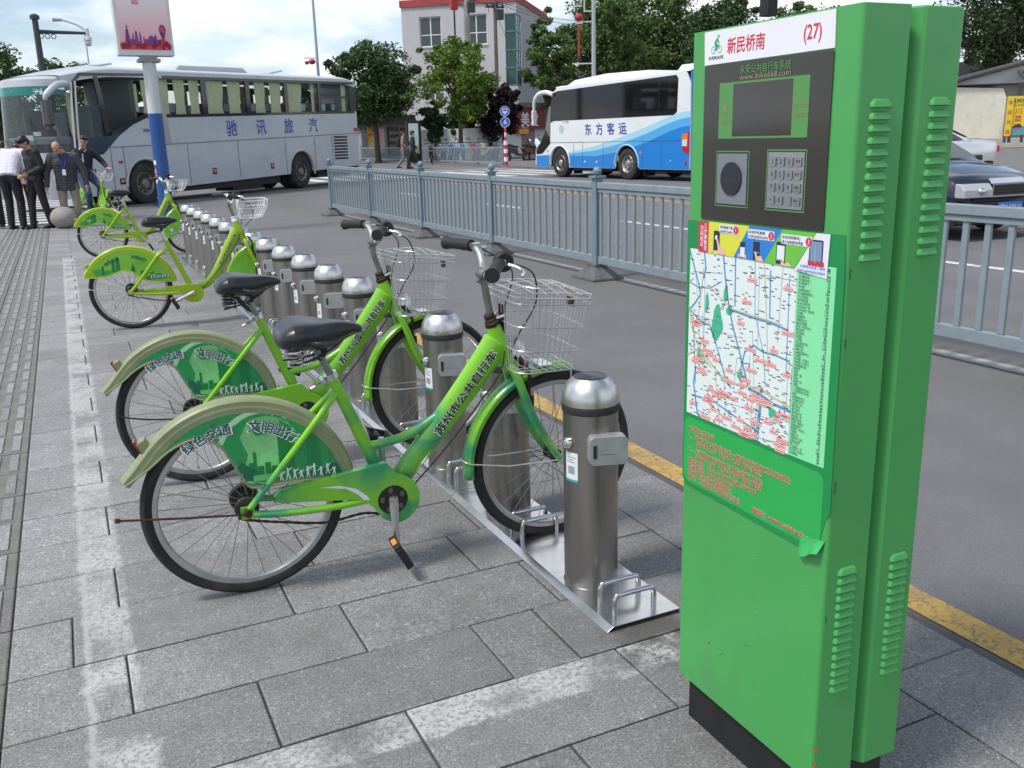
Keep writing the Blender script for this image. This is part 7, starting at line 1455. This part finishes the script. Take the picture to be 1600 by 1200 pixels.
for i, (px, D, c, l) in enumerate(((672, 56, (.05, .05, .05), 'black scooter farthest left behind the far railing'), (690, 57, (.14, .15, .15), 'grey scooter behind the far railing, second from the left'), (708, 56, (.04, .14, .30), 'blue scooter behind the far railing'), (722, 58, (.05, .22, .30), 'teal blue scooter beside the whitewashed trunk'), (742, 56, (.35, .03, .03), 'red scooter just right of the whitewashed trunk'), (758, 57, (.45, .42, .22), 'pale yellow scooter behind the far railing'), (774, 55, (.05, .05, .055), 'black scooter behind the far railing near the striped pole'))):
    scooter(l, gd(px, D, .07), R(70+8*(i % 3)), c, 1.1)
scooter('black scooter standing broadside right of the striped pole', G(812, 253, .0), R(-12), (.02, .02, .022), 1.3); scooter('dark scooter with red flashes beside the coach front', G(838, 252, .0), R(10), (.10, .02, .022), 1.25)
# ---- poles
CONC = M('concrete_pole', (.36, .35, .33), .85, var=.08, vs=3); WOOD = M('brown_pole', (.20, .165, .13), .85, var=.12, vs=4); LAMPG = M('lamp_post_grey', (.42, .44, .45), .45, .3); LRED = M('lantern_red', (.42, .03, .03), .6); DPOL = M('dark_pole', (.045, .048, .052), .5)
def pole(name, label, cat, px, D, ztop, r0, r1, mat, group=None): t = thing(name, label, cat, gd(px, D, .07), 0, group); mb = MB(); mb.tube([(0, 0, 0), (0, 0, ztop)], [r0, r1], 12); mb.obj('shaft', mat, t); return t
u1 = pole('utility_pole', 'thick pale concrete utility pole in front of the office building', 'utility pole', 736, 66, 15, .24, .19, CONC); u2 = pole('utility_pole', 'thin brown utility pole right of the concrete one', 'utility pole', 779, 67, 15, .15, .11, WOOD)
for t, zs in ((u1, (10.6,)), (u2, (10.2,))):
    for z in zs:
        mb = MB(); mb.bb((-.7, -.08, z), (.7, .08, z+.12)); mb.obj('crossarm', DPOL, t)
        for x in (-.6, -.2, .2, .6): mb = MB(); mb.lathe([(.0, 0), (.06, 0), (.08, .08), (.04, .12), (.06, .18), (0, .24)], (x, 0, z+.121), 8); mb.obj('insulator', DPOL, t)
        mb = MB(); mb.box((.25, -.2, z-.45), (.55, .35, .7)); mb.obj('junction_box', DPOL, t, .04)
        for s in (-1, 1): mb = MB(); mb.tube([(s*.2+.35*math.cos(a)*s, -.1, z-.1+.45*math.sin(a)) for a in [PI*i/10-.6 for i in range(14)]], .02, 5); mb.obj('cable_loop', KBL, t)
mb = MB(); mb.box((-1.05, -.3, 10.3), (.5, .3, .75)); mb.obj('red_switch', LRED, u1, .05); mb = MB(); mb.tube([(-1.05, -.3, 9.9), (-1.05, -.3, 8.0)], .06, 6); mb.obj('switch_cable', KBL, u1)
wires = MB()
for (a, b, sag) in (((736, -4, 66), (779, 2, 67), .3), ((779, 2, 67), (960, 22, 110), 1.0), ((779, 6, 67), (960, 30, 110), 1.0), ((736, 10, 66), (560, -60, 80), 1), ((779, 30, 67), (815, 110, 66), .2)):
    p, q = P(*a), P(*b); mb = MB(); mb.tube([p.lerp(q, i/10)-Vector((0, 0, sag*math.sin(PI*i/10))) for i in range(11)], .022, 4); tag(mb.obj('overhead_wire', KBL), ['black wire joining the two utility poles', 'upper black wire running right from the brown pole', 'lower black wire running right from the brown pole', 'black wire running left from the concrete pole', 'thin wire hanging down beside the glass bay'][len(wires.v)], 'wire'); wires.v.append(0)
def lantern_lamp(px, D, label, dec=True, zt=13):
    t = pole('street_lamp', label, 'street lamp', px, D, zt, .13, .085, LAMPG)
    if dec:
        mb = MB(); r_ = Matrix.Rotation(R(-25), 3, 'Z'); sgn_ = -1
        def add(a, b): mb.box(r_ @ Vector(((a[0]+b[0])/2, 0, (a[1]+b[1])/2)), (abs(b[0]-a[0]), .06, abs(b[1]-a[1])), r_)
        for a, b in (((-1.0, 8.0), (-.1, 8.06)), ((-1.0, 6.9), (-.1, 6.96)), ((-.5, 7.4), (-.1, 7.46)), ((-.5, 7.46), (-.44, 7.94)), ((-1.0, 7.4), (-.94, 7.94)), ((-.94, 7.65), (-.6, 7.71)), ((-1.1, 4.9), (-.1, 4.96))): add(a, b)
        mb.obj('lattice_bracket', M('bracket_white', (.6, .6, .58), .5), t)
        mb = MB(); mb.ball(r_ @ Vector((-.75, 0, 7.15)), (.22, .22, .19), 14, 10); mb.tube([r_ @ Vector((-.75, 0, 6.85)), r_ @ Vector((-.75, 0, 5.3))], .05, 8); mb.obj('red_lantern', LRED, t)
    return t
lantern_lamp(928, 48, 'grey street lamp with red lantern bracket rising behind the white coach', True, 12); s5 = lantern_lamp(505, 70, 'slender lamp post with red lantern at the dark street tree', False, 15)
mb = MB(); mb.ball((-.4, 0, 7.2), (.26, .26, .2), 12, 8); mb.ball((-.8, 0, 7.12), (.16, .16, .14), 10, 8); mb.tube([(-1.0, 0, 7.45), (.1, 0, 7.45)], .03, 6); mb.obj('red_lantern', LRED, s5)
tp_ = thing('camera_pole', 'dark mast with a side arm carrying a dome camera, above the coach', 'camera pole', gd(82, 42, 0)); zt = zat(70, 36, 42); mb = MB(); mb.tube([(0, 0, 0), (0, 0, zt)], [.17, .13], 10); mb.lathe([(.0, .0), (.2, .0), (.2, .15), (.1, .22), (0, .22)], (0, 0, zt), 12); mb.obj('mast', DPOL, tp_)
za = zat(76, 54, 42); ea = P(136, 52, 42)-Vector(tp_.location); mb = MB(); mb.tube([(0, 0, za), (ea.x, ea.y, ea.z)], [.09, .06], 8); mb.obj('arm', DPOL, tp_)
mb = MB(); mb.tube([(ea.x, ea.y, ea.z+.2), (ea.x, ea.y, ea.z-.15)], .09, 8); mb.lathe([(.14, -.15), (.17, -.2), (.17, -.32)], (ea.x, ea.y, ea.z), 12); mb.ball((ea.x, ea.y, ea.z-.42), .15, 12, 8); mb.obj('dome_camera', M('camera_white', (.6, .6, .62), .3), tp_)
mb = MB()
for k in range(3): mb.tube([Vector((ea.x, ea.y, ea.z))*.0+Vector((ea.x*(.08+.12*k), ea.y*(.08+.12*k), za-.18+.1*math.sin(a)))+Vector((ea.x, ea.y, 0)).normalized()*.1*math.cos(a) for a in [2*PI*i/8 for i in range(8)]], .02, 5, closed=True)
mb.obj('scroll_bracket', DPOL, tp_)
dl_ = thing('street_lamp', 'distant curved arm street lamp beyond the camera mast', 'street lamp', gd(142, 66, 0)); q = [P(140, 110, 66), P(133, 60, 66), P(130, 46, 66), P(118, 38, 66), P(96, 31, 66)]; q = [p-Vector(dl_.location) for p in q]; mb = MB(); mb.tube([(0, 0, 0)]+smooth_path(q, 4), .07, 6); mb.obj('shaft', LAMPG, dl_); mb = MB(); mb.tube([q[-1]-Vector((.6, 0, .0)), q[-1]], [.14, .1], 8); mb.obj('lamp_head', LAMPG, dl_)
kp_ = pole('signal_post', 'dark post with black top rising behind the kiosk roof', 'post', 1194, 24, zat(1194, 60, 24), .12, .11, M('grey_post', (.20, .20, .19), .6)); mb = MB(); z0 = zat(1194, 36, 24); mb.bb((-.20, -.16, z0), (.12, .16, z0+1.3)); mb.obj('black_housing', BLK, kp_, .02)
# ---- cottage, terrace and restaurant boards on the right
terr = MB(); c0 = gd(1545, 57, 0); terr.box((0, 0, 0), (60, 46, 1.2)); terr_o = struct(terr.obj('forecourt', M('beige_concrete', (.36, .34, .30), .85, var=.1, vs=1.5), None, loc=(c0.x+31.0, c0.y+9, -.02)))
FZ = .42
ct = thing('cottage', 'whitewashed cottage with grey tiled roof to the right of the kiosk', 'cottage', gd(1545, 62, FZ), R(-36)); sC = 62/FPX
WW = M('whitewash', (.62, .615, .60), .85, var=.06, vs=1.2, dirt=(.42, .41, .38), ds=1.5, da=.5); RT_ = M('grey_roof_tiles', (.06, .06, .065), .85, var=.35, vs=14)
mb = MB(); mb.prism([(-5, 0), (8, 0), (8, 6.3), (-5, 3.15)], lambda u, v: (u, 0, v), (0, 8, 0)); mb.obj('wall', WW, ct)
mb = MB(); mb.prism([(-5.6, 3.06), (8.6, 6.5), (8.6, 6.66), (-5.6, 3.22)], lambda u, v: (u, -.45, v), (0, 9, 0)); mb.obj('roof', RT_, ct)
mb = MB(); mb.bb((1.55, -1.5, 0), (7, -.02, 3.7)); mb.obj('porch_wall', WW, ct)
for k in range(18): mb = MB(); mb.tube([(1.35+.33*k, -1.95, 3.72), (1.35+.33*k, -.3, 4.35)], .12, 8); mb.obj('eave_tile', RT_, ct)
mb = MB(); mb.prism([(-3.3, 0), (.35, 0), (.35, 2.7), (.1, 3.28), (-3.1, 3.45), (-3.3, 3.2)], lambda u, v: (u, -1.6, v), (0, 1.55, 0)); mb.obj('cream_annex', M('cream_render', (.66, .62, .52), .85, var=.05, vs=1.5, dirt=(.3, .27, .2), ds=2.2, da=.4), ct); mb = MB(); mb.bb((-3.5, -1.8, 3.52), (1.5, .0, 3.60)); mb.obj('lean_to_roof', RT_, ct)
mb = MB(); mb.bb((2.3, -1.54, 0), (5.2, -1.501, 2.9)); mb.obj('doorway', DRK, ct); mb = MB(); mb.bb((1.56, -1.53, .1), (2.28, -1.501, 2.8)); mb.obj('grey_door', M('grey_door', (.20, .22, .25), .6), ct)
mb = MB(); mb.box((.85, -1.9, .6), (1.0, .08, 1.25), Matrix.Rotation(R(-14), 3, 'X')); o = mb.obj('leaning_board', M('dark_green_board', (.06, .085, .08), .6), ct)
YB = M('restaurant_yellow', (.74, .55, .03), .45)
for px0, px1, w, lab_, chars in ((1569, 1577, .34, 'narrow yellow board with red characters beside the restaurant sign', '欢迎光临'), (1575, 1598, .95, 'yellow restaurant board with red characters and a blue picture at its foot', None)):
    D = 54; b0 = gd((px0+px1)/2, D, FZ); t = thing('shop_board', lab_, 'signboard', b0, R(-38)); z0, z1 = zat(px0, 211 if not chars else 213, D)-FZ, zat(px0, 151, D)-FZ
    mb = MB(); mb.bb((-w/2, -.06, z0), (w/2, .06, z1)); mb.obj('board', YB, t)
    for x in (-w*.35, w*.35): mb = MB(); mb.bb((x-.03, -.2, -.02), (x+.03, .2, z0)); mb.obj('leg', DPOL, t)
    f = lambda u, v: (u, -.067, v); mb = MB(); H_ = z1-z0
    if chars:
        for i, c in enumerate(chars): mb.text(c, f, -.12, z1-.45-.55*i, .26, 0, .02)
        mb.obj('lettering', [RED], t)
    else:
        mb.text('苏州拉', f, -.42, z1-.38, .30, 1, .03, width=.8); mb.text('四川特色菜', f, -.30, z1-.56, .12, 1)
        for i, c in enumerate('川菜馆'): mb.text(c, f, -.18, z1-.98-.44*i, .40, 0, .02)
        mb.flat([(-w/2+.02, z0+.02), (w/2-.02, z0+.02), (w/2-.02, z0+.45), (.1, z0+.55), (-.1, z0+.42), (-w/2+.02, z0+.5)], lambda u, v: (u, -.064, v), 2); mb.flat([(-.3, z0+.4), (.3, z0+.42), (.15, z0+.62), (-.1, z0+.58)], lambda u, v: (u, -.069, v), 1); mb.obj('lettering', [RED, INK, M('picture_blue', (.10, .32, .42), .5)], t)
# ---- cars
def car(label, loc, rz, col, plate=None):
    t = thing('car', label, 'car', loc, rz); PM = M('car_paint_%d' % int(col[2]*999), col, .22, .35, coat=1.0, var=.03, vs=2); GL = M('car_glass', (.045, .055, .055), .05, spec=.6)
    st = [(-2.32, .55, .78, .72), (-2.25, .42, .90, .80), (-1.9, .36, .96, .86), (-1.35, .34, .98, .885), (-.65, .34, .98, .90), (.4, .34, .98, .90), (1.15, .34, .97, .90), (1.7, .34, .90, .88), (2.12, .36, .80, .82), (2.27, .42, .68, .74), (2.31, .5, .60, .62)]
    def ztop(x):
        for a, b in zip(st[:-1], st[1:]):
            if a[0] <= x <= b[0]: k = (x-a[0])/(b[0]-a[0]); return [a[i]+(b[i]-a[i])*k for i in range(4)]
        return list(st[-1])
    def sec(x, zt, zb, hw): return [(x, -hw*.97, zb), (x, -hw, zb+.18), (x, -hw*.99, zt-.12), (x, -hw*.93, zt-.025), (x, -hw*.75, zt+.012), (x, -hw*.38, zt+.035), (x, 0, zt+.042), (x, hw*.38, zt+.035), (x, hw*.75, zt+.012), (x, hw*.93, zt-.025), (x, hw*.99, zt-.12), (x, hw, zb+.18), (x, hw*.97, zb)]
    xs = [st[0][0]+(st[-1][0]-st[0][0])*i/46 for i in range(47)]; vs = []
    for x in xs: s = ztop(x); vs += sec(x, s[2], s[1], s[3])
    mb = MB(); n = 13; mb.add(vs, [(i*n+j, i*n+j+1, (i+1)*n+j+1, (i+1)*n+j) for i in range(46) for j in range(n-1)], 0, True); mb.add(vs[:n], [tuple(range(n))]); mb.add(vs[-n:], [tuple(range(n))[::-1]])
    b = mb.obj('body', PM, t)
    gh = [(-1.55, .98, .70), (-.75, 1.40, .60), (-.2, 1.45, .60), (.35, 1.42, .60), (1.22, .98, .72)]
    mb = MB(); vs = []
    for x, z, hw in gh: vs += [(x, -.84, .95), (x, -hw-.06*(z < 1.2), z-.05 if z > 1.1 else .96), (x, -hw*.8, z), (x, 0, z+.025), (x, hw*.8, z), (x, hw+.06*(z < 1.2), z-.05 if z > 1.1 else .96), (x, .84, .95)]
    mb.add(vs, [(i*7+j, i*7+j+1, (i+1)*7+j+1, (i+1)*7+j) for i in range(4) for j in range(6)], 0, True); mb.obj('roof', PM, t)
    mb = MB(); mb.add([(1.18, -.68, 1.02), (1.18, .68, 1.02), (.42, .56, 1.425), (.42, -.56, 1.425)], [(0, 1, 2, 3)]); mb.v = [(x+.02, y, z+.012) for x, y, z in mb.v]; mb.obj('windscreen', GL, t)
    mb = MB(); mb.add([(-1.50, -.64, 1.02), (-1.50, .64, 1.02), (-.80, .55, 1.385), (-.80, -.55, 1.385)], [(0, 1, 2, 3)]); mb.v = [(x-.02, y, z+.012) for x, y, z in mb.v]; mb.obj('rear_window', GL, t)
    for s in (-1, 1):
        mb = MB(); mb.add([(1.05, s*.85, .97), (-1.35, s*.85, .97), (-.75, s*.625, 1.36), (.35, s*.625, 1.38)], [(0, 1, 2, 3)]); mb.obj('side_window', GL, t)
        mb = MB(); mb.prism([(.0, .0), (.0, .10), (-.06, .18), (-.16, .185), (-.16, .0)], lambda u, v: (2.40+u, s*.33, .56+v), (0, s*.45, 0)); mb.xf(lambda p: p+Vector((-.16*max(0, abs(p.y)-.45), 0, 0))); h = mb.obj('headlight', M('headlamp_glass', (.52, .53, .54), .08, .25, coat=.8), t, .015)
        mb = MB(); mb.ball((2.385, s*.50, .645), (.03, .07, .045), 12, 8); mb.obj('lamp_reflector', CHR, h); mb = MB(); mb.bb((-2.33, s*.40, .62), (-2.25, s*.78, .80)); mb.obj('tail_light', RLM, t, .02)
        mb = MB(); mb.box((.95, s*.95, 1.0), (.12, .18, .12)); mb.obj('wing_mirror', PM, t, .03)
        for x in (-1.38, 1.42): w = coach_wheel(t, x, s*.80-.1, .32, .32, .2, True); (setattr(w, 'rotation_euler', (0, 0, PI)) if s > 0 else None)
    mb = MB(); frame(mb, lambda u, v: (2.375, u, v), -.32, .56, .32, .74, .022); mb.add([(2.37, -.34, .735), (2.37, .34, .735), (2.28, .30, .80), (2.28, -.30, .80)], [(0, 1, 2, 3)]); g = mb.obj('grille', CHR, t); mb = MB(); rect(mb, lambda u, v: (2.368, u, v), -.3, .57, .3, .73); mb.obj('grille_backing', BLK, g)
    for k in range(4): mb = MB(); mb.bb((2.369, -.30, .59+.036*k), (2.378, .30, .602+.036*k)); mb.obj('grille_slat', DPOL, g)
    mb = MB(); mb.prism(rrect(-.86, .24, .86, .50, .06), lambda u, v: (2.30, u, v), (.10, 0, 0)); mb.obj('bumper', PM, t, .04); mb = MB(); mb.bb((2.401, -.22, .36), (2.41, .22, .49)); np_ = mb.obj('number_plate', BU, t); mb = MB(); mb.text('苏E·5P216', lambda u, v: (2.413, u, v), -.19, .385, .10, 0, .02, width=.38); mb.obj('plate_lettering', STK, np_)
    mb = MB(); mb.bb((-2.2, -.8, .2), (2.25, .8, .36)); mb.obj('underside', RUB, t); return t
hl = P(1524, 293, 12.0); ca_ = R(-93); fw_ = Vector((math.cos(ca_), math.sin(ca_), 0)); lf_ = Vector((-fw_.y, fw_.x, 0)); cc_ = hl-fw_*2.28+lf_*.52; car('dark navy saloon car facing the camera behind the railing, right of the kiosk', (cc_.x, cc_.y, ROADZ), ca_, (.012, .013, .028))
tl_ = P(1548, 235, 26); car('white saloon car whose tail shows past the navy one', (tl_.x-.65, tl_.y+2.3, ROADZ+.1), R(140), (.62, .62, .63))
# end of the street: a hazy band of distant roofs closes the view behind the trees
DB = M('distant_wall', (.42, .43, .44), .9, var=.1, vs=.3)
for i, (px, D, w, h, l) in enumerate(((20, 150, 34, 6, 'distant grey block far left behind the coach'), (330, 170, 30, 7, 'distant grey block beyond the middle of the coach'), (560, 160, 24, 8, 'distant pale block behind the dark street tree'), (905, 130, 40, 9, 'distant pale block behind the camphor trees'), (1180, 120, 46, 8, 'distant pale block hidden behind the kiosk'), (1480, 110, 40, 7, 'distant pale block behind the cottage'))):
    g_ = gd(px, D, 0); t = thing('distant_building', l, 'building', g_, R(-25+4*i)); mb = MB(); mb.bb((-w/2, 0, 0), (w/2, 10, h)); mb.obj('wall', DB, t); mb = MB(); mb.prism([(-w/2-.6, h), (w/2+.6, h), (w/2-2, h+1.6), (-w/2+2, h+1.6)], lambda u, v: (u, -.5, v), (0, 11, 0)); mb.obj('roof', MATS['grey_roof_tiles'], t)
    for k in range(int(w/3.2)):
        for zz2 in (1.2, 4.2): mb = MB(); mb.bb((-w/2+1+3.2*k, -.06, zz2), (-w/2+2.6+3.2*k, -.004, zz2+1.5)); mb.obj('window', BGL, t)
